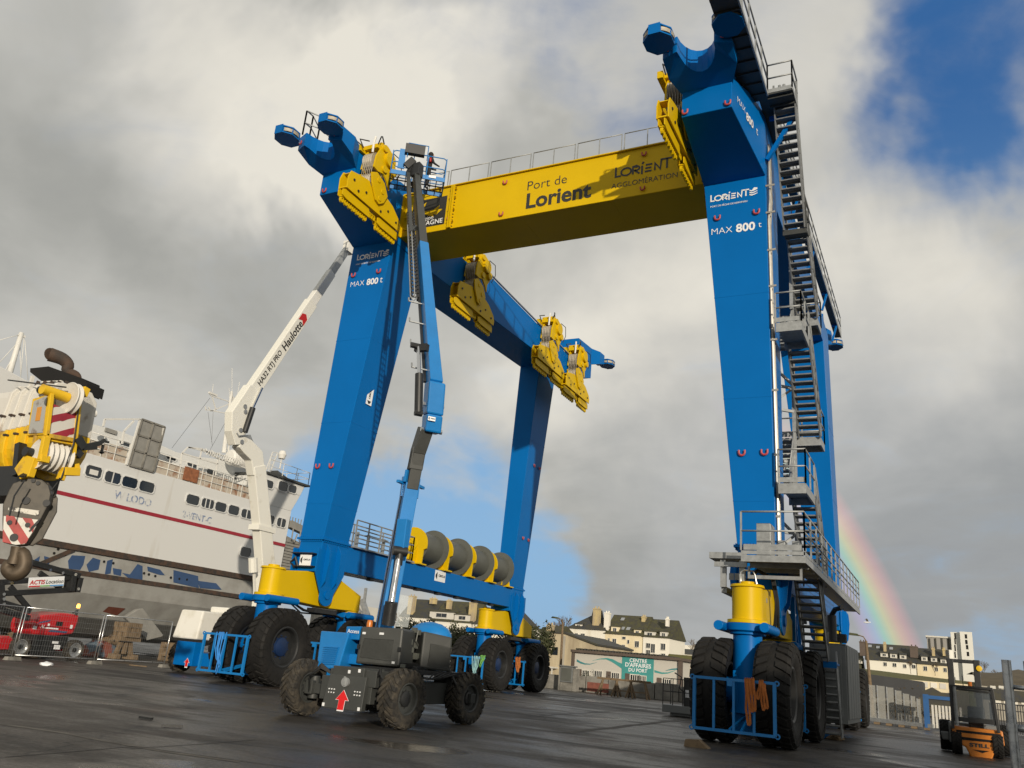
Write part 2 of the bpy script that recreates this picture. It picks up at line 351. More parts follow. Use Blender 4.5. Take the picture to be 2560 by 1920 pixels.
def wheel(parent, c, Rr, wd, rim, m='tyre', rm=('dark', 'blue'), rotz=0.0, nl=26, lug=.085, hub=.45, deep=.5, world=True, style=()):
    root = put('wheel', tyre_mesh(Rr, wd, rim, m, nl, lug, *style), parent, loc=c, rot=(random.uniform(0, 3), 0, rotz))
    put('rim', rim_mesh(rim, wd, list(rm), hub, deep), root)
    return root
def padeye(mb, c, n, u, s=.16):
    c, n, u = Vector(c), Vector(n).normalized(), Vector(u).normalized(); x = u.cross(n).normalized()
    pts = [c+x*s+u*s*.9]+[c+x*s*math.cos(a)-u*s*math.sin(a) for a in [math.pi*i/8 for i in range(9)]]+[c-x*s+u*s*.9]
    t_ = MB(); t_.tube([p+n*.06 for p in pts], s*.36, 6); mb.items = getattr(mb, 'items', [])+[t_]; return mb
# ------------------------------------------------------------------ ground
def ground_mat():
    m = bpy.data.materials.new('wet_asphalt'); m.use_nodes = True; global nt; keep = nt; nt = m.node_tree
    b = nt.nodes['Principled BSDF']; c = N('ShaderNodeTexCoord').outputs['Object']
    a = noise(c, .16, 6, .6, .4); d = noise(c, .9, 8, .65, .3); g = noise(c, 14., 4, .6); p = noise(c, .35, 4, .55, .6, (17, 3, 0))
    st = N('ShaderNodeMapping'); lk(c, st.inputs[0]); st.inputs['Scale'].default_value = (.30, .8, 1); st.inputs['Rotation'].default_value = (0, 0, R(-62))
    s2 = noise(st.outputs[0], .8, 7, .65, .5)
    k = MIX(SS(a.outputs['Fac'], .36, .64), (.030, .0275, .025), (.074, .066, .058))
    k = MIX(M('MULTIPLY', SS(d.outputs['Fac'], .42, .66), .55), k, (.082, .073, .064))
    k = MIX(M('MULTIPLY', SS(s2.outputs['Fac'], .52, .66), .40), k, (.024, .023, .022))
    k = MIX(M('MULTIPLY', SS(p.outputs['Fac'], .56, .66), .65), k, (.060, .038, .028)); o_ = noise(c, .55, 5, .6, .8, (70, 20, 0)); k = MIX(M('MULTIPLY', SS(o_.outputs['Fac'], .60, .67), .6), k, (.014, .0135, .013))
    k = MIX(M('MULTIPLY', SS(g.outputs['Fac'], .4, .6), .25), k, (.02, .02, .02))
    lk(k, b.inputs['Base Color'])
    wet = SS(M('ADD', M('MULTIPLY', a.outputs['Fac'], .45), M('MULTIPLY', s2.outputs['Fac'], .55)), .44, .60)
    pud = SS(noise(c, .30, 3, .5, .4, (40, 9, 2)).outputs['Fac'], .60, .66)
    rg = M('ADD', .36, M('MULTIPLY', wet, .34)); rg = M('SUBTRACT', rg, M('MULTIPLY', pud, .26)); rg = M('ADD', rg, M('MULTIPLY', M('SUBTRACT', g.outputs['Fac'], .5), .3))
    lk(M('MAXIMUM', rg, .06), b.inputs['Roughness']); b.inputs['Specular IOR Level'].default_value = .28
    bp = N('ShaderNodeBump'); bp.inputs['Strength'].default_value = .35; bp.inputs['Distance'].default_value = .02
    vo = N('ShaderNodeTexVoronoi'); vo.feature = 'DISTANCE_TO_EDGE'; lk(VM('ADD', c, VM('SCALE', d.outputs['Color'])), vo.inputs['Vector']); vo.inputs['Scale'].default_value = .22
    fg = noise(c, 60., 3, .6)
    lk(M('ADD', M('ADD', g.outputs['Fac'], M('MULTIPLY', fg.outputs['Fac'], .6)), M('MULTIPLY', d.outputs['Fac'], .8)), bp.inputs['Height'])
    k = MIX(M('MULTIPLY', SS(vo.outputs['Distance'], .012, .002), .7), k, (.012, .012, .012)); k = MIX(M('MULTIPLY', SS(fg.outputs['Fac'], .50, .72), .35), k, (.11, .10, .09)); lk(k, b.inputs['Base Color']); lk(bp.outputs[0], b.inputs['Normal'])
    nt = keep; return m
K['asphalt'] = ground_mat()
gm = MB(); gm.add([(-2500, -600, 0), (2500, -600, 0), (2500, 3500, 0), (-2500, 3500, 0)], [(0, 1, 2, 3)])
struct('ground', gm.mesh('ground', 'asphalt'))
K['joint'] = mat('tar_joint', (.018, .017, .016), .6, 0, .2, 5)
K['slabline'] = mat('worn_concrete_strip', (.12, .11, .095), .85, 0, .3, 3, col2=(.06, .055, .048), thr=(.4, .6))
jm = MB()
def strip(b, pts, wd, z, seed):
    rnd = random.Random(seed); P = []
    for a, q in zip(pts, pts[1:]):
        n = max(2, int((q-a).length/1.2))
        for i in range(n): P.append(a.lerp(q, i/n)+Vector((rnd.uniform(-.06, .06), rnd.uniform(-.06, .06), 0)))
    P.append(pts[-1]); b.ribbon([(p.x, p.y) for p in P], wd, (0, 0, z), (1, 0, 0), (0, 1, 0), 0)
strip(jm, [az(1300, 1793), az(1650, 1770)], .10, .006, 3)
strip(jm, [az(320, 1872), az(640, 1850)], .03, .006, 5); strip(jm, [az(0, 1893), az(340, 1868), az(760, 1925)], .03, .006, 6)
struct('ground_joint', jm.mesh('ground_joint', 'joint'))
jm = MB(); strip(jm, [az(0, 1812), az(160, 1832), az(420, 1880), az(600, 1905)], .16, .004, 8); strip(jm, [az(1420, 1832), az(1720, 1798)], .28, .004, 9)
struct('ground_strip', jm.mesh('ground_strip', 'slabline'))
# ------------------------------------------------------------------ travelling boat hoist
XC = {-1: -22.957, 1: -5.038}; Y0, WB = 27.526, 17.519
def sk(s, y): return .045*(y-27) if s < 0 else 0.0          # the far end of the left frame stands a little further in
def sx(s, o, y=27.0): return XC[s]+s*o+sk(s, y)
T = thing('boat_hoist', 'huge blue travelling boat hoist with a yellow cross beam, spanning the yard', 'boat hoist', (-14, 36, 0))
TW = (T,)
def tpart(name, mb, m, parent=None, **k): return mb.build(name, m, parent or T, **k)
BEV = .02
def inner(s): return Vector((-s, 0, 0))
stations = [(23.81, -.204, -1.936, 19.96, 21.15), (26.9, .318, -1.93, 19.09, 22.1), (29.3, .318, -1.93, 18.97, 22.1), (32.5, .30, -1.93, 18.95, 21.45), (45.7, .30, -1.93, 19.0, 20.25), (48.76, -.2, -1.936, 19.96, 21.1)]
for s in (-1, 1):
    # legs
    for far in (0, 1):
        g = Y0+WB*far; e = -1 if far else 1
        yb = (g-.69*e, g+.98*e); yt = (g-.57*e, g+1.78*e)
        if far and s < 0: ob, ib, ot, it = .313, -.617, -.421, -1.753
        else: ob, ib, ot, it = .52, -.684, .318, -1.927
        if far and s < 0: k0 = lambda o: XC[s]+s*o
        else: k0 = lambda o: XC[s]+s*o
        yb, yt = sorted(yb), sorted(yt)
        b = MB(); b.hexa([(k0(ob), yb[0], 5.7), (k0(ib), yb[0], 5.7), (k0(ib), yb[1], 5.7), (k0(ob), yb[1], 5.7), (k0(ot), yt[0], 19.13), (k0(it), yt[0], 19.13), (k0(it), yt[1], 19.13), (k0(ot), yt[1], 19.13)])
        leg = tpart('leg', b, 'blue', bevel=BEV)
        f = MB(); q = .09
        f.box(min(k0(ob), k0(ib))-q, max(k0(ob), k0(ib))+q, yb[0]-q, yb[1]+q, 5.62, 5.70)
        for i in range(12):
            xx = k0(ob)+(k0(ib)-k0(ob))*(i+.5)/12; f.cyl((xx, yb[0]-.045, 5.55), (xx, yb[0]-.045, 5.76), .022, n=6)
        for i in range(14):
            yy = yb[0]+(yb[1]-yb[0])*(i+.5)/14; f.cyl((k0(ib)-s*.045, yy, 5.55), (k0(ib)-s*.045, yy, 5.76), .022, n=6)
        put('flange', f.mesh('flange', 'blue'), leg)
        for z in (7.1, 10.6, 14.4):
            t_ = (z-5.7)/13.43; ws = MB(); xo_, xi_ = k0(ob+(ot-ob)*t_), k0(ib+(it-ib)*t_); ya_, yb2 = yb[0]+(yt[0]-yb[0])*t_, yb[1]+(yt[1]-yb[1])*t_; x0_, x1_ = sorted((xo_, xi_))
            ws.box(x0_-.006, x1_+.006, ya_-.006, yb2+.006, z, z+.025); put('weld_seam', ws.mesh('weld_seam', 'blue'), leg)
        pe = MB()
        if not far:
            for z, xs in ((17.62, (.0, -1.40)), (8.7, (.2, -.52))):
                tt = (z-5.7)/(19.1-5.7); 
                for xo in xs: padeye(pe, (k0(xo), yb[0]+(yt[0]-yb[0])*tt, z), (0, -1, 0), (0, 0, 1), .095)
        else:
            for z in (8.6, 13.0):
                tt = (z-5.7)/13.4
                for fr in (.3, .75): padeye(pe, (k0(ib+(it-ib)*tt), yb[0]+(yb[1]-yb[0])*fr, z), inner(s), (0, 0, 1), .08)
        [put('padeye', t_.mesh('padeye', 'shackle'), leg) for t_ in pe.items]
        # foot block under the leg, with the hanging pivot cheeks
        b = MB(); x0, x1 = sorted((k0(.50), k0(-.665))); b.box(x0, x1, yb[0]+.02, yb[1]-.02, 4.35, 5.62)
        foot = tpart('foot_block', b, 'blue', bevel=BEV)
        for t_ in (.565, -.70):
            c = MB(); pts = [(-.92, 5.25), (-.92, 4.35), (-.42, 3.55)]+[(.42*math.cos(a)+0, 3.42-.36*math.sin(a)) for a in [math.pi*(1-i/8) for i in range(9)]]+[(.42, 3.55), (.92, 4.35), (.92, 5.25)]
            xx = k0(t_); c.prism(pts, (xx-.03, g, 0), (0, 1, 0), (0, 0, 1), 0, .06)
            ch = tpart('pivot_cheek', c, 'blue', bevel=.01)
            c = MB(); d = 1 if (t_ < 0) == (s < 0) else -1
            for yy in (-.42, .28):
                c.prism([(0, 5.5), (.2, 5.2), (.24, 4.75), (.16, 4.0), (0, 3.75)], (xx+d*.03, g+yy, 0), (d, 0, 0), (0, 0, 1), -.03, .03)
            c.cyl((xx+d*.03, g, 3.5), (xx+d*.09, g, 3.5), .17, n=16)
            put('cheek_rib', c.mesh('cheek_rib', 'blue'), ch)
        # rocker, axle columns, wheels
        b = MB(); a = 2.502
        prof = [(-a, 3.22), (-a, 4.16), (-1.0, 4.32), (1.0, 4.28), (a+.2, 3.72), (a+.2, 3.05), (a-.3, 3.05), (.6, 3.02), (-1.2, 3.1)]
        b.prism(prof, (k0(0)-.43, g, 0), (0, 1, 0), (0, 0, 1), 0, .86)
        rock = tpart('rocker', b, 'yellow', bevel=.03)
        c = MB(); c.lathe([(0, 4.27), (.46, 4.27), (.49, 4.2), (.43, 4.19), (.43, 3.3), (.56, 3.28), (.56, 3.19), (0, 3.19)], (k0(0), g-a, 0), (0, 0, 1), 32)
        c.cyl((k0(0), g-a, 4.27), (k0(0), g-a, 4.36), .22, n=16); 
        c2 = MB(); c2.lathe([(.42, 3.55), (.42, 3.05), (.55, 3.03), (.55, 2.98), (0, 2.98)], (k0(0), g+a, 0), (0, 0, 1), 32)
        put('pivot_drum', c.mesh('pivot_drum', 'yellow'), rock); put('pivot_drum', c2.mesh('pivot_drum', 'yellow'), rock)
        for ci, yy in enumerate((g-a, g+a)):
            b = MB(); zt = 3.18 if ci == 0 else 2.97
            b.lathe([(0, zt), (.60, zt), (.60, zt-.20), (.50, zt-.24), (.50, zt-.30), (.40, zt-.31), (.40, 1.0), (.5, .8), (0, .75)], (k0(0), yy, 0), (0, 0, 1), 32)
            b.prism([(-.62, -.30), (-.62, .30), (.62, .30), (.62, -.30)], (k0(0), yy, zt-.21), (1, 0, 0), (0, 1, 0), 0, .19)
            for xo in (-.66, .60):
                b.cyl((k0(0)+xo, yy-.75, zt-.11), (k0(0)+xo, yy+.95, zt-.11), .135, n=14)
            b.box(k0(0)-.34, k0(0)+.34, yy-.34, yy+.34, .30, 1.9)
            b.cyl((k0(0)-1.0, yy, 1.386), (k0(0)+1.0, yy, 1.386), .34, n=20)
            colm = tpart('axle_column', b, 'blue', bevel=.012)
            for xo in (-.84, .84):
                wheel(T, (k0(0)+xo, yy, 1.386), 1.386, .93, .72, 'tyre', ('dark', 'hub'), 0, 30, .065, .42, .62, style=(.42, .37, .22))
            # tubular guard in front of the pair
            b = MB(); y = yy-1.80; xa, xb = k0(0)-1.03, k0(0)+1.03; za, zb_ = .38, 1.64
            for z in (za, zb_): b.bar((xa, y, z), (xb, y, z), .07)
            for i in range(5): xx = xa+(xb-xa)*i/4; b.bar((xx, y+.002, za), (xx, y+.002, zb_), .06 if i not in (0, 4) else .08)
            for xx in (xa, xb):
                for z in (za, zb_): b.lathe([(.035, -.01), (.07, -.01), (.07, .01), (.035, .01), (.035, -.01)], (xx+(.06 if xx == xb else -.06), y, z), (0, 1, 0), 10)
            b.bar((k0(0)-.1, y, za+.04), (k0(0)+.02, yy-.3, .75), .06); b.bar((k0(0)+.2, y, za+.04), (k0(0)+.1, yy-.3, .75), .06)
            b.box(k0(0)-.16, k0(0)-.02, y-.045, y+.03, zb_-.16, zb_-.02)
            tpart('guard_frame', b, 'blue_lift')
        # hydraulic hoses between column heads
        h = MB()
        for i in range(5):
            o = random.uniform(-.15, .15); h.tube([(k0(-.3)+o, g-1.6, 3.1), (k0(-.35)+o, g-.8, 2.85-abs(o)), (k0(-.35)+o, g+.2, 2.75), (k0(-.3)+o, g+1.3, 2.8), (k0(-.25)+o, g+1.9, 2.7)], .03, 5)
        h.box(k0(-.45)-.2, k0(-.45)+.2, g-.5, g+.9, 2.78, 2.95)
        put('hose', h.mesh('hose', 'dark'), rock)
    # lower beam
    b = MB(); xa, xb = sorted((sx(s, .5), sx(s, -.655))); b.box(xa, xb, Y0+.96, Y0+WB-.96, 4.55, 5.60)
    lb = tpart('lower_beam', b, 'blue', bevel=BEV)
    c = MB(); x_in = sx(s, -.655)
    for i in range(7): yy = Y0+3+i*1.9; c.box(x_in-.3, x_in-.08, yy, yy+.3, 4.42, 4.548)
    put('cable_clip', c.mesh('cable_clip', 'dark'), lb)
    # upper side beam
    def st(y, xo, xi, zb, zt): return [(sx(s, xo, y), y, zb), (sx(s, xi, y), y, zb), (sx(s, xi, y), y, zt), (sx(s, xo, y), y, zt)]
    b = MB(); n = len(stations); vs = [p for q in stations for p in st(*q)]
    fs = [(0, 1, 2, 3), tuple(4*(n-1)+i for i in (3, 2, 1, 0))]+[(4*i+j, 4*i+(j+1) % 4, 4*(i+1)+(j+1) % 4, 4*(i+1)+j) for i in range(n-1) for j in range(4)]
    b.add(vs, fs); sb = tpart('side_beam', b, 'blue', bevel=BEV)
    pe = MB()
    for xo in (-.33, -1.8): padeye(pe, (sx(s, xo), 23.81, 20.12), (0, -1, 0), (0, 0, 1), .09)
    [put('padeye', t_.mesh('padeye', 'shackle'), sb) for t_ in pe.items]
    c = MB()
    for yy in (33.2, 41.5): c.box(sx(s, -1.938, yy)-.01, sx(s, -1.938, yy)+.01, yy, yy+.03, 19.05, 20.9)
    for yy in (31.2, 41.0, 45.0):
        pass
    put('seam', c.mesh('seam', 'blue'), sb)
    # forked noses with rope sheaves, both ends
    for far in (0, 1):
        e = -1 if far else 1
        def P(o, y): return (sx(s, o, y if not far else Y0*2+WB-y), y if not far else 2*Y0+WB-y)
        mid = -1.07
        arc = [(mid+.62*math.cos(a), 22.25+.95*math.sin(a)) for a in [math.pi*i/10 for i in range(11)]]
        out = [(-.204, 23.9), (.10, 23.2), (.10, 22.45), (-.40, 22.25)]+arc+[(-1.74, 22.25), (-2.24, 22.45), (-2.24, 23.2), (-1.936, 23.9)]
        zl, zh = 21.42, 22.05
        lo = [(*P(o, y), 20.93+(zl-20.93)*min(1, max(0, (23.81-y)/1.25))) for o, y in out]; hi = [(*P(o, y), zh) for o, y in out]
        b = MB(); k = len(out)
        b.add(lo+hi, [list(range(k)), list(range(k, 2*k))[::-1]]+[[i, (i+1) % k, k+(i+1) % k, k+i] for i in range(k)])
        b.hexa([(*P(-.204, 23.80), 21.0), (*P(-1.936, 23.80), 21.0), (*P(-1.936, 26), 21.0), (*P(-.204, 26), 21.0), (*P(-.204, 23.80), zh), (*P(-1.936, 23.80), zh), (*P(-1.936, 26), 22.0), (*P(-.0, 26), 22.0)])
        nose = tpart('beam_nose', b, 'blue')
        pe = MB()
        for o in (-.15, -2.0): padeye(pe, (*P(o, 22.3), zl+.2), (0, -e, 0), (0, 0, 1), .08)
        [put('padeye', t_.mesh('padeye', 'shackle'), nose) for t_ in pe.items]
        for o, yy in ((.12, 21.78), (-2.18, 21.78)):
            cx, cy = P(o, yy); b = MB(); rr = .57; pts = [(rr*math.cos(a)*.92, rr*math.sin(a)) for a in [math.pi/8+math.pi*i/4 for i in range(8)]]
            for z0, z1 in ((21.52, 21.57), (21.82, 21.87)): b.prism(pts, (cx, cy, 0), (1, 0, 0), (0, 1, 0), z0, z1)
            for i in range(8):
                a = math.pi/8+math.pi*i/4; b.bar((cx+rr*.86*math.cos(a), cy+rr*.9*math.sin(a), 21.571), (cx+rr*.86*math.cos(a), cy+rr*.9*math.sin(a), 21.819), .05)
            a0 = pts[5]; a1 = pts[6]
            for i in ((5, 6) if not far else (1, 2),):
                p0, p1 = pts[i[0]], pts[i[1]]; b.hexa([(cx+p0[0], cy+p0[1], 21.5), (cx+p1[0], cy+p1[1], 21.5), (cx+p1[0], cy+p1[1]-.02*e, 21.5), (cx+p0[0], cy+p0[1]-.02*e, 21.5), (cx+p0[0], cy+p0[1], 21.9), (cx+p1[0], cy+p1[1], 21.9), (cx+p1[0], cy+p1[1]-.02*e, 21.9), (cx+p0[0], cy+p0[1]-.02*e, 21.9)])
            hb = tpart('sheave_housing', b, 'blue')
            c = MB(); c.lathe([(0, 21.60), (.40, 21.60), (.52, 21.62), (.50, 21.69), (.52, 21.77), (.40, 21.79), (0, 21.79)], (cx, cy, 0), (0, 0, 1), 24)
            put('sheave', c.mesh('sheave', 'rope'), hb)
# cross beam
XL, XR_ = sx(-1, -1.94), sx(1, -1.94); y0, y1, z0, z1 = 27.315, 29.886, 19.43, 21.58
b = MB(); b.box(XL, XR_, y0, y1, z0, z1); cb = tpart('cross_beam', b, 'yellow', bevel=.02)
for xx in (XL+6.1, XL+10.2):
    ws = MB(); ws.box(xx, xx+.02, y0-.005, y1+.005, z0-.005, z1); put('weld_seam', ws.mesh('weld_seam', 'yellow'), cb)
b = MB(); b.box(XL, XR_, y0-.10, y1+.1, z1+.003, z1+.05)
for xx in (XL+.03, XL+2.62, XL+2.72, XR_-.06):
    b.box(xx-.03, xx+.03, y0-.14, y0-.002, z0+.0, z1)
for xx in (XL+2.5, XL+2.84, XL+.2):
    for z in (19.75, 20.35, 20.95, 21.4): b.prism([(0, 0), (.22 if xx < XL+2.67 else -.22, 0), (0, .1)], (xx, y0-.002, z), (1, 0, 0), (0, -1, 0), -.01, .01)
put('joint_rib', b.mesh('joint_rib', 'yellow'), cb)
b = MB()
for xx in (XR_-.14,):
    for i in range(16): b.cyl((xx, y0-.06, z0+.1+i*.13), (xx, y0-.002, z0+.1+i*.13), .03, n=6)
for i in range(14):
    for xx in (XL+2.56, XL+2.78): b.cyl((xx, y0-.05, z0+.1+i*.15), (xx, y0-.002, z0+.1+i*.15), .02, n=6)
put('bolt', b.mesh('bolt', 'dark'), cb)
def beam_at(px, py): p = ay(px, py, y0); return p.x, p.z
pe = MB()
for px, py in ((1131, 497), (1124, 548), (1264, 457), (1254, 536), (1611, 386), (1607, 472), (1032, 563)):
    x, z = beam_at(px, py); padeye(pe, (x, y0, z), (0, -1, 0), (0, 0, 1), .085)
[put('padeye', t_.mesh('padeye', 'shackle'), cb) for t_ in pe.items]
EX, EZ = (1, 0, 0), (0, 0, 1)
def txt_beam(name, body, px0, py0, px1, py1, m='ltr_dark', bold=0.0, sh=0.0, sxx=1.0):
    a = beam_at(px0, py0); c = beam_at(px1, py1); x = (a[0]+c[0])/2; z = (a[1]+c[1])/2
    return x, z
def fit_text(name, body, o, ex, ey, width, m, parent, bold=0.0, shear=0.0, hscale=1.0):
    t = text(name, body, 1.0, (0, 0, 0), (1, 0, 0), (0, 1, 0), m, parent, bold, lift=0, shear=shear); me = t.data
    xs = [v.co.x for v in me.vertices]; ys = [v.co.y for v in me.vertices]; k = width/(max(xs)-min(xs)); mx = (max(xs)+min(xs))/2; my = (max(ys)+min(ys))/2
    o, ex, ey = Vector(o), Vector(ex).normalized(), Vector(ey).normalized(); ez = ex.cross(ey).normalized()
    for v in me.vertices: v.co = o+ex*((v.co.x-mx)*k)+ey*((v.co.y-my)*k*hscale)+ez*.012
    return t
x, z = beam_at(1368, 456); fit_text('lettering', 'Port de', (x, y0, z), EX, EZ, 1.82, 'ltr_dark', cb, -.008)
x, z = beam_at(1396, 489); fit_text('lettering', 'Lorient', (x, y0, z), EX, EZ, 2.95, 'ltr_dark', cb, .028)
def logo_word(o, ex, ey, h, mname, parent, wave=True, stroke=.15, name='lettering'):
    b = MB(); o, ex, ey = Vector(o), Vector(ex).normalized()*h, Vector(ey).normalized()*h
    el = lambda cx, cy, rx, ry, a0, a1, n=16: [(cx+rx*math.cos(R(a0+(a1-a0)*i/n)), cy+ry*math.sin(R(a0+(a1-a0)*i/n))) for i in range(n+1)]
    for pts in ([(.07, .95), (.07, .07), (.52, .07)], el(.95, .38, .42, .34, 0, 360, 24), [(1.52, 0), (1.52, .70), (1.86, .70)]+el(1.86, .52, .2, .18, 90, -90, 8)+[(1.62, .34)], [(1.66, .34), (2.08, .0)],
                [(2.28, -.12), (2.28, .66)], [(2.28, .80), (2.40, 1.0)], [(2.58, .66), (3.12, .66)], [(2.55, .36), (3.05, .36)], [(2.5, .06), (3.08, .06)], [(3.34, .02), (3.34, .68), (3.78, .06), (3.86, .86)], [(3.78, .90), (4.72, .90)], [(4.32, .9), (4.32, .02)]):
        b.ribbon(pts, stroke, o, ex, ey, .012)
    put(name, b.mesh(name, mname), parent)
    if wave:
        b = MB()
        for i, z in enumerate((.62, .33, .04)):
            top = [(4.75, z+.0), (5.05, z-.10), (5.35, z-.02), (5.7, z+.12)]; bot = [(5.7, z+.32 if i == 0 else z+.22), (5.3, z+.42 if i == 0 else z+.10), (5.05, z+.06), (4.75, z+.16)]
            b.prism(top+bot, o, ex, ey, .010, .016)
        put('emblem', b.mesh('emblem', mname), parent)
a = beam_at(1537, 448); b_ = beam_at(1540, 472)
p0 = beam_at(1537, 445); logo_word((p0[0], y0, p0[1]), EX, EZ, .50, 'ltr_dark', cb, False, .155)
x, z = beam_at(1610, 450); fit_text('lettering', 'AGGLOMÉRATION', (x, y0, z), EX, EZ, 2.72, 'ltr_dark', cb, -.004)
# dark square with ermine-like leaf emblem
x0_, zt_ = beam_at(1051, 503)[0], beam_at(1118, 489)[1]; x1_ = beam_at(1119, 489)[0]; zb_ = beam_at(1110, 560)[1]
b = MB(); b.box(x0_-.35, x1_, y0-.008, y0-.001, zb_, zt_); emb = tpart('emblem_panel', b, 'ltr_dark', cb)
b = MB(); cx = (x0_-.35+x1_)/2; W_ = x1_-x0_+.35; H_ = zt_-zb_; og = (x0_-.35, y0-.008, zb_)
b.prism([(.25*W_, .62*H_), (.33*W_, .50*H_), (.50*W_, .40*H_), (.66*W_, .32*H_), (.64*W_, .42*H_), (.74*W_, .38*H_), (.90*W_, .55*H_), (.78*W_, .56*H_), (.80*W_, .70*H_), (.64*W_, .58*H_), (.45*W_, .57*H_)], og, EX, EZ, .004, .008)
b.prism([(.30*W_, .70*H_), (.36*W_, .76*H_), (.40*W_, .90*H_), (.31*W_, .82*H_)], og, EX, EZ, .004, .008)
put('emblem', b.mesh('emblem', 'yellow'), emb)
fit_text('lettering', 'BRETAGNE', (cx, y0-.010, zb_+.14*H_), EX, EZ, W_*.9, 'ltr_white', emb, .012)
fit_text('lettering', 'Région', (cx-.05*W_, y0-.010, zb_+.29*H_), EX, EZ, W_*.42, 'ltr_white', emb)
b = MB(); n_ = 0; xx = XL+.3
while xx < XR_-.4:
    w_ = 1.95; b = MB(); railing(b, [(xx, y0+.04, z1+.05), (xx+w_, y0+.04, z1+.05)], .86, 1.0, .021, 0); xx += w_+.12; tpart('handrail', b, 'steel')
xx = XL+.3
while xx < XR_-.4: b = MB(); railing(b, [(xx, y1-.04, z1+.05), (xx+1.95, y1-.04, z1+.05)], .86, 1.0, .021, 0); xx += 2.07; tpart('handrail', b, 'steel')
# writing on the legs
def leg_face(s, t, fx):        # a point on the near face of a near leg, t=0 bottom .. 1 top, fx=0 outer .. 1 inner
    o = (.52+(.318-.52)*t)*(1-fx)+(-.684+(-1.927+.684)*t)*fx
    return Vector((XC[s]+s*o, Y0-.69+.12*t, 5.7+13.43*t))
for s in (-1, 1):
    par = T
    n_ = (0, -1, 0); up = Vector((0, .009, 1))
    c = leg_face(s, .957, .5)
    YF = 26.93
    def span(xa, xb, yy, c=None): a = ay(xa, yy, YF); e = ay(xb, yy-(xb-xa)*.17, YF); return (a+e)/2, e.x-a.x
    if s > 0: L_ = dict(word=(1776, 1873, 505), line=(1776, 1868, 515), MAX=(1779, 1831, 581), n=(1840, 1888, 570), t=(1896, 1904, 561))
    else: L_ = dict(word=(892, 957, 651), line=(890, 950, 660), MAX=(877, 911, 712), n=(917, 946, 706), t=(950, 957, 702))
    m_, w_ = span(*L_['word']); a = ay(L_['word'][0], L_['word'][2], YF); logo_word((a.x, 26.945, a.z), EX, EZ, w_/4.72, 'ltr_white', T, True, .16)
    zb_ = a.z; m_, w_ = span(*L_['line']); fit_text('lettering', 'PORT DE PÊCHE DE KEROMAN', (m_.x, 26.945, zb_-.20), EX, EZ, w_, 'ltr_white', T, .008)
    m0_, w_ = span(*L_['MAX']); zc_ = m0_.z; fit_text('lettering', 'MAX', (m0_.x, YF, zc_), EX, EZ, w_, 'ltr_white', T, -.012)
    m_, w_ = span(*L_['n']); fit_text('lettering', '800', (m_.x, YF, zc_), EX, EZ, w_, 'ltr_white', T, .03)
    m_, w_ = span(*L_['t']); fit_text('lettering', 't', (m_.x, YF, zc_), EX, EZ, w_, 'ltr_white', T, -.004)
# MAX 800 t on the outer flank of the right side beam (slanting flank)
A = Vector((sx(1, -.204), 23.81, 0)); Bv = Vector((sx(1, .318), 26.9, 0)); ex = (Bv-A).normalized(); nn = ex.cross(Vector((0, 0, 1))).normalized()
def flank(px, py): return an(px, py, nn, A+nn*.012)
for body, px, py, wd, bo in (('MAX', 1853, 262, .74, -.012), ('800', 1874, 301, .68, .025), ('t', 1892, 329, .16, 0)):
    q = flank(px, py); fit_text('lettering', body, q, ex, (0, 0, 1), wd, 'ltr_white', T, bo)
# maker's plates
def plate(o, ex, ey, wd, ht, body, parent, name='nameplate'):
    b = MB(); o, ex, ey = Vector(o), Vector(ex).normalized(), Vector(ey).normalized(); b.prism([(-wd/2, -ht/2), (wd/2, -ht/2), (wd/2, ht/2), (-wd/2, ht/2)], o, ex, ey, .002, .012)
    p = put(name, b.mesh(name, 'ltr_white'), parent); ez = ex.cross(ey)
    fit_text('lettering', body, o+ez*.012+ex*wd*.13+ey*ht*.05, ex, ey, wd*.62, 'ltr_dark', p, .03)
    k = MB(); k.prism([(-.44*wd, -.1*ht), (-.28*wd, -.35*ht), (-.28*wd, .35*ht), (-.44*wd, .1*ht)], o, ex, ey, .013, .017); put('emblem', k.mesh('emblem', 'ltr_dark'), p); return p
plate(ax(1100, 1441, -22.30)+Vector((.002, 0, 0)), (0, 1, 0), (0, 0, 1), 1.0, .52, 'CIMOLAI', T)
q = ay(772, 1402, 26.80); plate((q.x, 26.60, q.z), EX, EZ, .58, .42, 'CIMOLAI', T)
b = MB(); b.box(q.x-.6, q.x+.35, 26.62, 26.9, q.z-.25, q.z-.2); b.box(q.x-.7, q.x+.4, 26.5, 26.85, q.z+.26, q.z+.30); b.tube([(q.x-.6, 26.7, q.z-.3), (q.x-.75, 26.6, q.z-.1), (q.x-.5, 26.55, q.z+.1), (q.x-.35, 26.6, q.z-.25)], .05, 6); tpart('cable_tray', b, 'dark')
# small label high on the inner flank of the left near leg
lc = lambda t, f: Vector((XC[-1]+(.684+1.243*t), Y0-.69+.12*t+(1.67+.68*t)*f, 5.7+13.43*t))
o = lc(.47, .42); plate(o+Vector((.004, 0, 0)), (.0, .05, 1), (-.09, -1, 0.05), .85, .36, 'CIMOLAI', T)
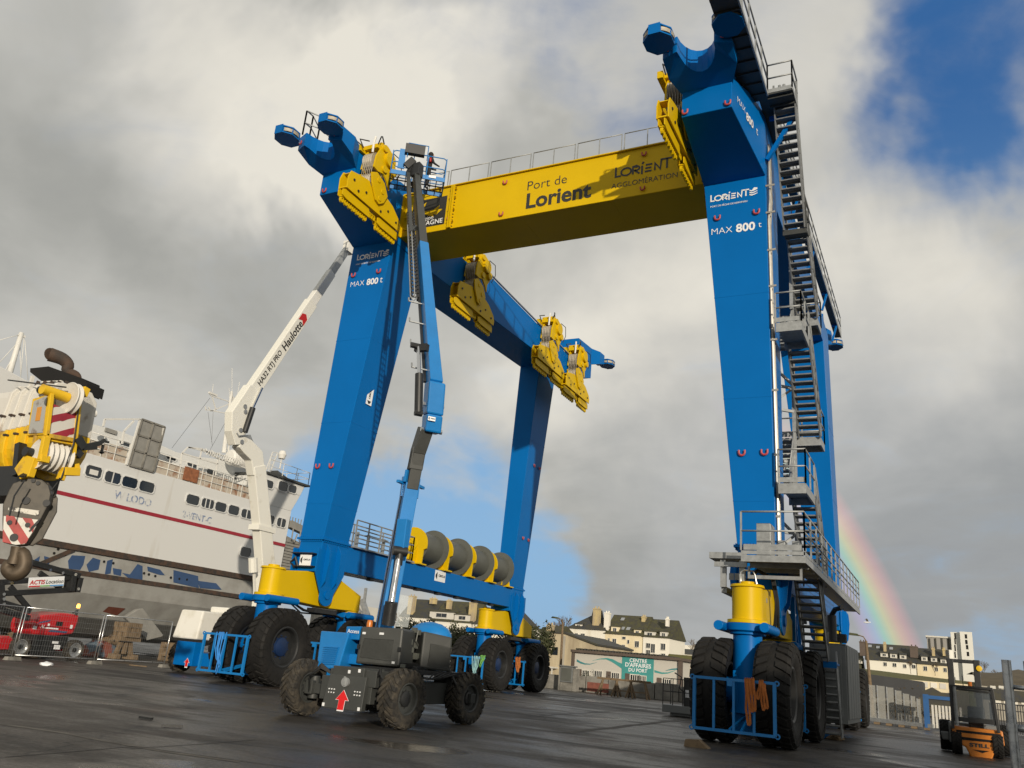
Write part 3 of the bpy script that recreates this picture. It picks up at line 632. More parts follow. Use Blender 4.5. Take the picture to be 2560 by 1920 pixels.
# ------------------------------------------------------------------ winches on the left lower beam
xw, zw = -22.75, 6.55
ys = [34.0, 36.45, 38.9, 41.35]
for i, y in enumerate(ys+[43.5]):
    b = MB(); last = i == 4
    pr = [(.72*math.cos(a), .72*math.sin(a)) for a in [math.pi*j/14-.35 for j in range(20)]]
    pr = [(p[0], p[1]) for p in pr if True]
    poly = [(-.62, -.94), (.62, -.94), (.66, -.25)]+[(.84*math.cos(a), .84*math.sin(a)) for a in [R(-12+204*j/16) for j in range(17)]]+[(-.66, -.25)]
    if not last: b.prism(poly, (xw, y, zw), (1, 0, 0), (0, 0, 1), -.10, .0); b.lathe([(0, -.001), (.62, -.001), (.62, -.05), (.3, -.055), (.3, -.09), (0, -.1)], (xw, y-.0, zw), (0, 1, 0), 24) if False else b.cyl((xw, y, zw), (xw, y-.05, zw), .3, n=20)
    else: b.prism([(-.62, -.94), (.62, -.94), (.5, -.3), (-.5, -.3)], (xw, y, zw), (1, 0, 0), (0, 0, 1), -.06, .06)
    b.box(xw-.66, xw+.66, y-.25, y+.45, zw-.94, zw-.88)
    b.prism([(0, -.88), (.5, -.88), (0, -.1)], (xw+.3, y+.001, zw), (0, -1, 0), (0, 0, 1), -.02, .02)
    if not last:
        b.bar((xw-.35, y-.06, zw+.45), (xw+.1, y-.06, zw+.1), .03)
    tpart('winch_bracket', b, 'yellow', bevel=.01)
    if not last:
        b = MB(); t0, t1 = .18, 2.05
        b.lathe([(0, t0), (.80, t0), (.80, t0+.05), (.70, t0+.06), (.70, t1-.26), (.98, t1-.25), (.98, t1-.2), (0, t1-.2)], (xw, y, zw), (0, 1, 0), 44); tpart('winch_drum', b, 'drum')
        b = MB(); b.box(xw-.5, xw+.5, y+.1, y+.8, 5.6, 5.607+.0); 
# platform and rail by the left near leg
b = MB(); b.box(-23.2, -22.1, 28.75, 33.4, 5.602, 5.66)
railing(b, [(-22.2, 28.8, 5.66), (-22.2, 33.3, 5.66)], 1.12, .9, .03, 2); railing(b, [(-23.2, 28.8, 5.66), (-23.2, 33.3, 5.66)], 1.12, 1.1, .03, 2); railing(b, [(-22.2, 33.3, 5.66), (-23.2, 33.3, 5.66)], 1.12, 1.1, .03, 2)
for yy in (29.6, 30.4, 31.6, 32.2, 32.9): b.bar((-22.7, yy, 5.66), (-22.7, yy, 6.4), .1)
b.tube([(-22.7, 30, 6.3), (-22.4, 30, 6.3), (-22.4, 31.5, 6.3), (-22.9, 31.5, 6.3)], .025, 6)
tpart('beam_platform', b, 'steel')
# handrails on the noses and side-beam edge rail of the left frame
b = MB()
def Ln(o, y, z): return (sx(-1, o, y), y, z)
railing(b, [Ln(.2, 23.5, 22.06), Ln(-.15, 22.7, 22.06), Ln(-.15, 22.3, 22.06)], 1.2, .8, .03, 1)
railing(b, [Ln(-.15, 22.3, 22.06), Ln(-.75, 23.35, 22.06), Ln(-.75, 25.2, 22.1)], 1.2, 1.2, .03, 1)
railing(b, [Ln(.2, 23.5, 22.06), Ln(.25, 27.5, 22.2)], 1.2, 1.4, .03, 1)
tpart('handrail', b, 'steel')
b = MB(); P = [Ln(-1.97, y, z+.06) for y, z in ((29.3, 22.1), (32.5, 21.45), (45.7, 20.25), (47.5, 20.7))]
for p, q in zip(P, P[1:]): b.bar(p, q, .10, .05)
tpart('beam_edge_rail', b, 'steel')
# ------------------------------------------------------------------ right side: walkway, stair tower, platforms
ZW = 21.62
b = MB(); xo = lambda y: -4.42-.006*(y-24); 
b.box(-5.25, -4.40, 20.3, 26.0, ZW, ZW+.09); b.box(-4.74, -4.40, 26.0, 49.5, ZW, ZW+.09); b.box(-4.40, -3.55, 25.75, 26.95, ZW, ZW+.09)
for i in range(9): y = 20.6+i*.62; b.box(-5.24, -4.41, y, y+.05, ZW-.06, ZW-.001)
for y in (25.9, 26.4): b.box(-4.42, -3.57, y, y+.05, ZW-.08, ZW-.001)
wk = tpart('walkway_deck', b, 'cover')
b = MB()
b.bar((-4.40, 20.3, ZW+.03), (-4.40, 25.75, ZW+.03), .05, .17); b.bar((-4.40, 26.95, ZW+.03), (-4.40, 49.5, ZW+.03), .05, .17)
railing(b, [(-4.40, 20.3, ZW+.12), (-4.40, 25.75, ZW+.12)], 1.15, 1.0, .03, 1)
railing(b, [(-5.25, 20.3, ZW+.12), (-4.40, 20.3, ZW+.12)], 1.15, .9, .03, 1)
railing(b, [(-4.40, 25.75, ZW+.12), (-3.55, 25.75, ZW+.12), (-3.55, 26.95, ZW+.12)], 1.15, 1.0, .03, 1, .0)
railing(b, [(-4.40, 26.95, ZW+.12), (-4.40, 49.5, ZW+.12)], 1.15, 1.5, .03, 1)
b.bar((-4.40, 25.75, ZW+.14), (-3.55, 25.75, ZW+.14), .03, .16); b.bar((-3.55, 25.75, ZW+.1), (-3.55, 26.95, ZW+.1), .05, .18)
for i in range(10): y = 30+i*2; b.bar((-4.40, y-.5, ZW+.2), (-4.40, y+.9, ZW+.2), .035, .3)
b.tube([(-4.0, 25.9, ZW), (-4.0, 25.9, ZW+.4)], .06); b.tube([(-3.85, 25.9, ZW), (-3.85, 25.9, ZW+.4)], .06)
tpart('handrail', b, 'steel')
b = MB(); b.bar((-4.55, 26.95, ZW-.16), (-3.55, 26.95, ZW-.16), .10, .16); b.bar((-3.6, 26.9, ZW-.2), (-4.66, 26.95, ZW-1.9), .14, .14)
for y in (33, 38, 43, 47.5): b.bar((-4.45, y, ZW-.1), (-4.70, y, ZW-1.0), .1); b.bar((-4.42, y, ZW-.05), (-4.7, y, ZW-.05), .1)
tpart('walkway_bracket', b, 'blue')
def flight(p0, p1, wd, n, rail=True, mt='steel', rail_z=1.0, thin=.05):
    """a stair flight from p0 (top) to p1 (bottom), its left edges; wd = width towards +X"""
    p0, p1, W_ = Vector(p0), Vector(p1), Vector((wd, 0, 0)); b = MB()
    for o in (Vector(), W_): b.bar(p0+o, p1+o, .045, .24, up=(0, 0, 1))
    if rail:
        up = Vector((0, 0, rail_z))
        for o in (Vector((-.02, 0, 0)), W_+Vector((.02, 0, 0))):
            b.tube([p0+o+up, p1+o+up], .025, 6); b.tube([p0+o+up*.5, p1+o+up*.5], .02, 6)
            for k in range(6): q = p0.lerp(p1, k/5)+o; b.bar(q, q+up, .05)
    f = tpart('stair_flight', b, mt)
    m = MB(); dy = .27 if p1.y > p0.y else -.27; m.box(.03, wd-.03, -abs(dy)/2, abs(dy)/2, -.025, .02); m.box(.03, wd-.03, abs(dy)/2-.02, abs(dy)/2, -.07, -.025)
    me = m.mesh('tread', mt)
    for i in range(n):
        q = p0.lerp(p1, (i+.5)/n); put('tread', me, f, loc=q)
    return f
xs, wd = -4.30, .73
flight((xs, 26.6, ZW+.0), (xs, 28.25, 17.45), wd, 14, True, 'steel_dk')
def landing(x0, x1, y0_, y1_, z, rails, beam=True):
    b = MB(); b.box(x0, x1, y0_, y1_, z-.05, z)
    b.box(x0, x1, y0_, y0_+.06, z-.32, z-.051); b.box(x0, x1, y1_-.06, y1_, z-.28, z-.051); b.box(x1-.06, x1, y0_+.06, y1_-.06, z-.28, z-.051)
    for pts in rails: railing(b, pts, 1.1, 1.0, .028, 1)
    if beam:
        b.bar((x0, y0_+.03, z+.12), (x1, y0_+.03, z+.12), .02, .16)
    return tpart('landing', b, 'steel')
zl = 17.42; b = MB(); b.box(xs-.05, xs+wd+.05, 28.2, 28.85, zl-.06, zl); b.box(xs-.05, xs+wd+.05, 28.2, 28.26, zl-.2, zl-.061); railing(b, [(xs+wd+.05, 28.2, zl), (xs+wd+.05, 28.85, zl)], 1.1, .7, .028, 1); tpart('landing', b, 'cover')
flight((xs, 28.85, zl), (xs, 31.0, 15.05), wd, 11, True, 'steel_dk')
landing(-5.15, xs+wd, 31.0, 32.1, 15.05, [[(xs+wd, 31.0, 15.05), (xs+wd, 32.1, 15.05), (-5.15, 32.1, 15.05)]])
flight((-5.12, 30.9, 15.0), (-5.12, 29.35, 13.2), .72, 9, True, 'steel')
landing(-4.40, xs+wd, 26.65, 28.45, 13.1, [[(-4.40, 26.65, 13.1), (xs+wd, 26.65, 13.1), (xs+wd, 28.4, 13.1)]])
flight((xs, 28.45, 13.1), (xs, 30.75, 10.25), wd, 13, True, 'steel_dk')
landing(-5.15, xs+wd, 30.75, 31.9, 10.25, [[(xs+wd, 30.75, 10.25), (xs+wd, 31.9, 10.25), (-5.15, 31.9, 10.25)]])
flight((-5.12, 30.65, 10.2), (-5.12, 28.9, 7.75), .72, 11, True, 'steel')
landing(-4.40, xs+wd, 26.65, 28.75, 7.62, [[(-4.40, 26.65, 7.62), (xs+wd, 26.65, 7.62), (xs+wd, 28.7, 7.62)]])
flight((xs, 28.75, 7.62), (xs, 31.0, 5.0), wd, 12, True, 'steel_dk')
# braced posts tying the tower to the leg
tb = []
for z0_, z1_ in ((17.4, 15.05), (13.0, 10.25), (10.2, 7.6), (7.5, 5.0)):
    tb.append(((-4.36, 30.0, z0_), (-4.36, 30.0, z1_), .12))
for z in (14.5, 11.9, 11.0, 9.1, 6.6): tb.append(((-4.36, 30.0, z), (-5.3, 29.2, z), .09))
for z, d in ((12.0, .95), (11.9, -1.0), (9.2, -1.0), (6.6, -1.0), (6.5, 1.0)): tb.append(((-4.36, 30.0, z), (-5.3, 29.2, z+d), .08))
for q_ in tb: b = MB(); b.bar(*q_); tpart('tower_brace', b, 'steel')
# pipes and cables up the outer flank of the right near leg
b = MB(); K['pipe'] = mat('galvanised_pipe', (.42, .40, .36), .4, .5, .15, 5)
for i, (dy, r) in enumerate(((-.30, .045), (-.14, .05), (.05, .035))):
    b.tube([(-4.47, 27.3+dy, 5.2), (-4.49, 27.3+dy, 8), (-4.64, 27.3+dy, 17.2), (-4.60, 27.4+dy, 18.2), (-4.66, 27.6+dy, 20.6)], r, 8)
for z in (6.6, 8.6, 10.8, 12.6, 14.6, 16.0, 17.5, 18.6): b.box(-4.72, -4.40, 26.93, 26.96, z, z+.07)
tpart('riser_pipe', b, 'pipe')
# galvanised platform at the foot of the right near leg
zp = 5.0; b = MB()
b.box(-5.05, -3.35, 24.25, 27.6, zp-.05, zp); b.box(-3.95, -3.35, 27.6, 40.5, zp-.05, zp)
b.box(-5.05, -3.35, 24.2, 24.25, zp-.16, zp+.02); b.box(-3.35, -3.30, 24.2, 40.5, zp-.16, zp+.02); b.box(-5.05, -3.35, 24.21, 24.23, zp+.05, zp+.15)
for y in (25.2, 26.3, 27.4): b.box(-5.0, -3.36, y, y+.06, zp-.2, zp-.051)
b.box(-5.0, -3.5, 24.9, 24.96, zp-.55, zp-.45); b.box(-5.0, -4.94, 24.9, 24.96, zp-.45, zp-.2); b.box(-3.56, -3.5, 24.9, 24.96, zp-.45, zp-.2)
tpart('platform', b, 'steel')
b = MB()
railing(b, [(-5.05, 24.22, zp+.16), (-3.32, 24.22, zp+.16)], 1.1, 1.7, .028, 1); b.bar((-4.98, 24.22, zp+.25), (-3.4, 24.22, zp+.25), .02, .16)
railing(b, [(-3.32, 24.22, zp+.14), (-3.32, 40.5, zp+.14)], 1.1, 1.25, .028, 1)
for i in range(13):
    y = 24.4+i*1.25; b.box(-3.335, -3.322, y, y+1.1, zp+.06, zp+.16)
    for z_ in (.35, .8): b.tube([(-3.32, y, zp+.14+z_), (-3.32, y+1.2, zp+.14+z_)], .018, 5)
tpart('handrail', b, 'steel')
b = MB(); b.box(-4.75, -4.35, 24.9, 25.6, zp, zp+1.05); b.box(-4.3, -4.1, 25.8, 26.3, zp, zp+.7); b.box(-4.0, -3.8, 26.5, 26.9, zp, zp+.8); tpart('junction_box', b, 'steel', bevel=.01)
b = MB(); q = ay(1783, 1355, 25.0)
b.box(-6.15, -5.05, 25.0, 25.04, zp+.02, zp+.2); b.box(-6.15, -5.05, 25.02, 25.9, zp+.02, zp+.06); b.box(-6.0, -5.05, 25.0, 25.05, zp-.22, zp-.08)
for xx in (-5.75, -5.2): b.box(xx-.08, xx+.08, 25.06, 25.2, zp-.8, zp-.02); b.box(xx-.08, xx+.08, 25.2, 26.6, zp-.95, zp-.78)
b.box(-5.6, -4.6, 25.55, 25.7, zp-1.15, zp-1.02)
tpart('cable_tray', b, 'steel')
# lower stair and ladder to the ground, power pack container
flight((xs, 28.9, 5.0), (xs, 30.8, 2.55), wd, 11, True, 'steel_dk', .9)
b = MB(); b.box(-4.35, -3.3, 30.8, 31.6, 2.4, 2.46); b.box(-4.35, -3.3, 30.75, 30.8, 2.3, 2.5); tpart('landing', b, 'blue')
flight((-4.1, 31.3, 2.35), (-4.1, 32.3, .12), .72, 9, True, 'steel', .5)
b = MB(); b.box(-4.35, -3.15, 32.2, 36.6, .55, 3.1); 
for i in range(5): y = 32.3+i*.86; b.box(-3.15, -3.11, y, y+.78, .7, 3.1)
b.box(-4.2, -3.3, 32.16, 32.2, .7, 3.1); b.box(-4.36, -3.14, 32.19, 36.61, 3.1, 3.16)
K['grey_panel'] = mat('grey_cabinet_paint', (.16, .17, .17), .5, .1, .12, 1.5)
pk = tpart('power_pack', b, 'grey_panel', bevel=.015)
b = MB(); b.lathe([(0, 0), (.16, 0), (.16, .9), (0, .9)], (-3.7, 33.4, 3.3), (0, 0, 1), 14); b.tube([(-3.7, 33.4, 4.2), (-3.55, 33.2, 4.4), (-3.3, 33.0, 4.45)], .09, 8)
for i in range(4): b.box(-4.1, -3.3, 34+i*.12, 34.05+i*.12, 3.3, 3.6)
put('exhaust', b.mesh('exhaust', 'dark'), pk)
b = MB()
for y in (30.4, 31.6): b.bar((-4.6, y, 2.4), (-4.6, y, 4.5), .14)
b.bar((-4.6, 30.4, 4.4), (-4.6, 31.6, 2.5), .07); b.bar((-4.6, 30.4, 2.5), (-4.6, 31.6, 4.4), .07); b.bar((-4.6, 30.2, 2.3), (-4.6, 36.4, 2.3), .2)
tpart('pack_frame', b, 'blue')
# hoses beside the right near rocker
b = MB()
for i in range(7):
    o = random.uniform(-.07, .07); e_ = random.uniform(-.1, .1)
    b.tube([(-5.2+o, 25.9, 4.55+o), (-4.85+o, 25.5, 4.75+e_*.5), (-4.42+o, 25.6, 4.55), (-4.36+o+e_*.3, 25.8, 3.9), (-4.42+o+e_, 26.0, 3.3), (-4.6+o+e_, 26.3, 2.95), (-4.9+o, 26.6, 2.9+o)], .028, 6)
tpart('hose', b, 'dark')
b = MB(); b.tube([(-5.2, 24.9, 4.3), (-5.2, 24.9, 4.62), (-5.1, 24.9, 4.68), (-4.85, 24.9, 4.66), (-4.8, 24.9, 4.55), (-4.75, 24.9, 4.3)], .022, 6); tpart('grab_handle', b, 'steel_b')
b = MB(); q = ay(1838, 1438, 24.9); b.box(-5.85, -5.7, 26.3, 26.32, 4.55, 4.75); b.box(-5.68, -5.4, 26.3, 26.32, 4.55, 4.75); tpart('small_plate', b, 'steel')
# ------------------------------------------------------------------ lifting blocks
def make_block(name, label, pos, flip, lower=1.0):
    """lifting block hanging beside a side beam; local frame: y along the beam, z up, x across"""
    root = thing(name, label, 'lifting block', pos, 0.0, 'lifting blocks hanging along the side beams of the boat hoist')
    ft = lambda poly, x0, x1, b: b.prism(poly, (x0, 0, 0), (0, 1, 0), (0, 0, 1), 0, x1-x0)
    b = MB()
    sp = [(-1.9, -.42), (-1.9, .28), (-1.55, .46), (-.6, .62), (.6, .62), (1.55, .46), (1.9, .06), (1.9, -.32), (1.8, -.42)]
    sp = [(-1.9, -.45), (-1.92, .05), (-1.78, .40), (-1.35, .50), (-.75, .62), (.3, .68), (1.2, .42), (1.8, .02), (1.92, -.22), (1.9, -.48)]
    for x in (-.22, .18): ft(sp, x, x+.05, b)
    b.box(-.17, .18, -1.86, -1.0, -.40, -.34); b.box(-.17, .18, -1.0, 1.8, -.42, -.36); b.box(-.17, .18, -1.75, -1.4, .32, .36)
    sb_ = b.build('spreader', 'yellow', root, bevel=.008)
    h = MB()
    for x in (.232, -.222):
        d = 1 if x > 0 else -1
        for y, z in ((-1.55, .1), (-.7, .0), (.9, .0), (1.55, -.2), (-1.2, -.22), (.4, -.28)): h.cyl((x, y, z), (x+d*.035, y, z), .055, n=8)
    put('bolt', h.mesh('bolt', 'dark'), sb_)
    for y0_, y1_, dz in ((-1.98, -.15, 0), (.42, 1.95, 0)):
        b = MB(); poly = [(y0_, -.80), (y0_-.02, -.55), (y0_+.15, -.47), (y1_-.1, -.47), (y1_, -.62), (y1_, -.86), (y0_+.3, -.86)]
        for x in (-.13, .09): ft(poly, x, x+.04, b)
        b.box(-.09, .09, y0_+.05, y1_-.05, -.84, -.79); br = b.build('bracket', 'yellow', root, bevel=.006)
        n = 7
        lugm = MB(); lugm.prism([(.105*math.cos(a), .13*math.sin(a)-.09) for a in [2*math.pi*i/12 for i in range(12)]], (-.12, 0, 0), (0, 1, 0), (0, 0, 1), 0, .24); lm = lugm.mesh('lug', 'yellow')
        hm = MB(); 
        for i in range(n):
            yy = y0_+.14+(y1_-y0_-.28)*i/(n-1); put('lug', lug_mesh(), br, loc=(0, yy, -.93))
    b = MB(); 
    for yy in (-.02, .12, .26): b.add(*lug_geo(yy, -.62))
    b.build('centre_lug', 'yellow', root)
    # lower sheave pair cheeks
    b = MB(); hx = [(-.66, 1.02), (-.30, 1.22), (.30, 1.02), (.62, .55), (.42, .12), (.12, -.10), (-.12, -.02), (-.50, .55)]
    for x in (-.34, .26): ft(hx, x, x+.07, b)
    for y, z in ((-.12, .92), (.22, .55), (.1, .15)): b.cyl((-.36, y, z), (.36, y, z), .11, n=12)
    lo = b.build('lower_block', 'yellow', root, bevel=.008)
    b = MB()
    for i in range(5): x = -.2+i*.1; b.lathe([(0, -.03), (.33, -.03), (.38, -.045), (.34, 0), (.38, .045), (.33, .03), (0, .03)], (x, -.26, .80), (1, 0, 0), 20)
    put('sheave', b.mesh('sheave', 'rope'), lo)
    # upper trolley block hooked over the beam edge
    b = MB(); up_ = [(-.62, 1.30), (-.55, 1.9), (-.35, 2.35), (.1, 2.75), (.5, 2.6), (.82, 2.1), (.85, 1.6), (.6, 1.25), (.62, .85), (.42, 1.1), (.1, 1.35), (-.3, 1.25)]
    for x in (-.36, .28): ft(up_, x, x+.08, b)
    b.cyl((-.30, .3, 2.15), (.50, .3, 2.15), .34, n=20); b.cyl((.36, .62, 1.75), (.50, .62, 1.75), .20, n=14); b.cyl((.36, .05, 1.55), (.44, .05, 1.55), .16, n=14)
    b.cyl((-.45, -.1, 2.5), (.45, -.1, 2.5), .16, n=14)
    b.box(-.5, .3, -.5, .0, 2.35, 2.55); b.box(-.55, .2, -.15, .35, 2.6, 2.85); b.box(-.62, -.4, -.75, .2, 2.2, 2.5)
    ub = b.build('upper_block', 'yellow', root, bevel=.008)
    b = MB()
    for i in range(5): x = -.2+i*.1; b.lathe([(0, -.03), (.36, -.03), (.42, -.045), (.37, 0), (.42, .045), (.36, .03), (0, .03)], (x, -.30, 1.72), (1, 0, 0), 20)
    put('sheave', b.mesh('sheave', 'rope'), ub)
    b = MB()
    for i in range(6):
        x = -.25+i*.1; b.tube([(x, -.62, 1.7), (x, -.60, .85)], .017, 5); b.tube([(x, .05, 1.7), (x, .08, .85)], .017, 5)
    b.build('fall_rope', 'rope', root)
    b = MB(); b.tube([(.3, -.5, 2.5), (.45, -.55, 2.8), (.3, -.3, 3.0), (.2, 0, 2.85)], .03, 6); b.tube([(.42, .5, 2.6), (.55, .9, 2.5), (.5, 1.1, 2.0), (.45, .85, 1.5)], .022, 6); b.tube([(-.3, -.7, 2.3), (-.35, -.95, 2.6), (-.3, -.4, 2.85)], .03, 6)
    b.build('hose', 'dark', root)
    b = MB(); b.tube([(.1, -.55, 2.1), (.15, -.62, 2.5), (.1, -.5, 2.9)], .05, 7); b.build('white_hose', 'white', root)
    return root
_lm = []
def lug_mesh():
    if not _lm:
        b = MB(); b.add(*lug_geo(0, 0)); _lm.append(b.mesh('lug', 'yellow'))
    return _lm[0]
def lug_geo(y, z):
    # open eye: plate with a real hole
    vs, fs = [], []; n = 12
    for x in (-.05, .05):
        for r, sq in ((.052, 1.0), (.105, 1.25)):
            for i in range(n): a = 2*math.pi*i/n; vs.append((x, y+r*math.cos(a), z+r*math.sin(a)*sq-(.02 if r > .1 else 0)))
    for i in range(n):
        j = (i+1) % n
        fs += [(i, j, n+j, n+i), (2*n+i, 3*n+i, 3*n+j, 2*n+j), (n+i, n+j, 3*n+j, 3*n+i), (j, i, 2*n+i, 2*n+j)]
    return vs, fs
xi = -20.62
blk = make_block('lifting_block', 'yellow lifting block beside the left near nose, left of the raised work basket', (xi, 24.55, 19.62), False)
for y, dz, dx, lb_ in ((33.25, -.95, .28, 'yellow lifting block just under the cross beam, right of the blue boom'), (41.85, -1.0, .66, 'yellow lifting block over the head of the far left leg'), (45.65, -1.38, .82, 'farthest yellow lifting block at the outer end of the left side beam')):
    c = copy_tree(blk); c.location = (xi+dx, y, 19.62+dz); c['label'] = lb_
c = copy_tree(blk); c.location = (-7.42, 24.95, 19.98); c['label'] = 'yellow lifting block seen edge-on beside the right nose of the hoist, near AGGLOMÉRATION'
# ------------------------------------------------------------------ slings and ropes on the guards
def strap(name, label, cat, pts, wd, m, nrm=(0, -1, 0), th=.012):
    b = MB(); P = [Vector(p) for p in pts]; n = Vector(nrm)
    for a, q in zip(P, P[1:]):
        d = (q-a).normalized(); x = d.cross(n).normalized()*wd/2; b.hexa([a-x-n*th, a+x-n*th, a+x+n*th, a-x+n*th, q-x-n*th, q+x-n*th, q+x+n*th, q-x+n*th])
    return b
def loops(name, label, cat, y, specs, m, group=None, r=None):
    """cloth or rope hanging from a rail: specs = list of (x_top, x_bottom, z_top, z_bottom, width)"""
    b = MB()
    for (xa, xb, za, zb, wd) in specs:
        if r: b.tube([(xa-wd/2, y, za), (xa-wd*.3, y-.02, za*.5+zb*.5), (xb-wd*.2, y-.01, zb+.06), (xb, y, zb), (xb+wd*.3, y-.01, zb+.08), (xa+wd*.4, y-.03, za*.5+zb*.5), (xa+wd/2, y+.02, za)], r, 5)
        else:
            b.add([], []); k9 = wd*1.1; s = strap(name, label, cat, [(xa, y+.06, za-.02), (xa, y+.03, za+.03), (xa, y-.04, za+.02), (xa*.75+xb*.25+.015, y-.07, za*.7+zb*.3), (xa*.4+xb*.6-.02, y-.06, za*.35+zb*.65), (xb, y-.07, zb+.05), (xb+k9*.35, y-.075, zb), (xb+k9*.8, y-.075, zb+.04), (xa*.4+xb*.6+k9*.9, y-.085, za*.4+zb*.6), (xa*.8+xb*.2+k9*.7, y-.09, za*.75+zb*.25), (xa+k9*.6, y-.06, za+.02), (xa+k9*.6, y+.04, za+.03)], wd*.8, m, nrm=(.25, -1, 0)); b.v, b.f, b.m, b.sm = b.v+s.v, b.f+[[i+len(b.v) for i in f] for f in s.f], b.m+s.m, b.sm+s.sm
    o = b.build(name, m); tag(o, label, cat, group); return o
gy = Y0-2.502-1.80; px = lambda x, y: ay(x, y, gy-.05)
def sp(xa, xb, y0_, y1_, wd): a = px(xa, y0_); q = px(xb, y1_); return (a.x, q.x, a.z, q.z, wd)
loops('sling', 'long orange webbing sling hung over the right guard rail, reaching near the bottom', 'sling', gy-.05, [sp(1864, 1871, 1699, 1813, .07), sp(1871, 1880, 1699, 1780, .06), sp(1880, 1884, 1698, 1778, .07)], 'strap', 'orange slings on the right guard rail')
loops('sling', 'short looped orange sling on the right guard rail, right of the longer one', 'sling', gy-.06, [sp(1900, 1894, 1704, 1748, .06), sp(1904, 1908, 1704, 1776, .06), sp(1909, 1916, 1712, 1772, .06)], 'strap', 'orange slings on the right guard rail')
def ropes(name, label, y, pl, m, r):
    loops(name, label, 'rope', y, [(ay(a, 100+0*b_, y).x if False else ay(a, t_, y).x, ay(b_, u_, y).x, ay(a, t_, y).z, ay(b_, u_, y).z, w_) for a, b_, t_, u_, w_ in pl], m, None, r)
K['rope_blue'] = mat('blue_cord', (.03, .22, .60), .8, 0, .15, 10); K['rope_green'] = mat('green_cord', (.16, .42, .10), .8, 0, .15, 10); K['rope_teal'] = mat('pale_teal_cord', (.25, .45, .48), .8, 0, .15, 10)
ropes('blue_rope', 'bundle of blue rope hanging on the left near guard', gy-.06, [(552, 545, 1580, 1660, .10), (556, 548, 1580, 1668, .14), (562, 540, 1580, 1684, .16), (548, 542, 1580, 1650, .2)], 'rope_blue', .02)
gy2 = gy+WB
ropes('pale_rope', 'pale teal rope trailing low from the guard behind the blue lift', gy2-.06, [(1190, 1185, 1640, 1710, .2), (1194, 1182, 1640, 1690, .2), (1186, 1184, 1640, 1680, .25)], 'rope_teal', .025)
ropes('green_rope', 'short bright green rope looped on the guard behind the blue lift', gy2-.07, [(1206, 1200, 1638, 1668, .16), (1209, 1203, 1638, 1660, .16)], 'rope_green', .025)
gy3 = gy2+5.0
loops('sling', 'small brown sling on the far left guard between two tyres', 'sling', gy3-.05, [(ay(1292, 1645, gy3).x, ay(1295, 1680, gy3).x, ay(1292, 1645, gy3).z, ay(1295, 1680, gy3).z, .1), (ay(1299, 1645, gy3).x, ay(1298, 1670, gy3).x, ay(1299, 1645, gy3).z, ay(1298, 1670, gy3).z, .1)], 'strap')
# ------------------------------------------------------------------ blue boom lift
B = thing('boom_lift', 'blue and charcoal boom lift in the foreground, reaching up to the yellow beam', 'boom lift', (-12.2, 17.8, 0))
for c in ((-13.55, 16.5, .63), (-10.75, 16.4, .63), (-11.02, 19.72, .63), (-13.85, 19.85, .63)): wheel(B, c, .63, .44, .33, 'tyre_mud', ('cover', 'dark'), R(-5), 22, .055, .45, .5)
b = MB(); b.hexa([(-12.40, 15.75, .30), (-11.36, 15.80, .30), (-11.36, 15.95, .30), (-12.40, 15.9, .30), (-12.38, 15.86, 1.0), (-11.40, 15.90, 1.0), (-11.40, 16.0, 1.0), (-12.38, 16.0, 1.0)])
b.box(-12.36, -11.5, 15.92, 16.7, .75, 1.18); b.box(-12.7, -11.3, 16.0, 20.0, .45, .95); b.box(-11.5, -11.2, 15.98, 16.5, .8, 1.15); b.box(-12.45, -12.36, 15.95, 16.5, .8, 1.12)
for y in (16.45, 19.75): b.bar((-13.5, y, .63), (-10.8, y, .63), .22); b.bar((-12.8, y+.14, .8), (-10.95, y+.14, .75), .1); b.bar((-11.3, y-.2, .62), (-10.95, y-.2, .62), .08)
for x in (-13.25, -11.05): b.cyl((x, 16.45, .40), (x, 16.45, .9), .12, n=12); b.box(x-.1, x+.1, 16.25, 16.65, .5, .8)
b.box(-11.7, -11.15, 19.2, 20.05, .5, 1.2)
ch = b.build('chassis', 'cover', B, bevel=.012)
pz = Vector((-11.87, 15.80, .58)); fx, fz = (1, .04, 0), (0, .12, 1)
arr = [(a_*.58, c_*.56-.08) for a_, c_ in [(-.15, -.38), (.12, -.38), (.12, -.02), (.27, -.02), (-.015, .34), (-.30, -.02), (-.15, -.02)]]
b = MB(); b.prism([(x*1.09, z*1.09) for x, z in arr], pz, fx, fz, .018, .024); wa = put('arrow_border', b.mesh('arrow_border', 'ltr_white'), ch)
K['arrow_red'] = mat('red_film', (.62, .01, .012), .45, 0, .05, 3)
b = MB(); b.prism(arr, pz, fx, fz, .026, .032); put('arrow_sign', b.mesh('arrow_sign', 'arrow_red'), ch)
b = MB()
for i in range(3):
    for j in range(2):
        for x0 in (-12.3, -11.6): b.cyl((x0+i*.07, 15.82, .62+j*.07), (x0+i*.07, 15.80, .62+j*.07), .016, n=6)
for x, z, y in ((-11.9, 1.08, 15.92), (-11.55, 1.05, 15.97), (-12.36, .36, 15.76), (-11.42, .35, 15.79), (-11.62, 1.12, 15.91)): b.box(x-.03, x+.03, y-.012, y, z-.035, z+.035)
put('reflector', b.mesh('reflector', 'ltr_white'), ch, kind='stuff')
b = MB(); b.cyl((-11.9, 15.86, .86), (-11.9, 15.80, .86), .10, n=18); b.box(-11.92, -11.88, 15.77, 15.80, .8, .98); put('lock_plate', b.mesh('lock_plate', 'steel'), ch)
b = MB()
for i in range(5): x = -10.95-.03*i; b.tube([(-11.3, 16.1, .95), (-11.1, 15.95, 1.1+.03*i), (x, 16.0, .9), (x, 16.2, .6)], .02, 5)
for i in range(4): b.tube([(-12.4, 16.1, .95), (-12.75, 15.98, 1.1+.03*i), (-13.1, 16.05, .9), (-13.25, 16.3, .6-.04*i)], .02, 5)
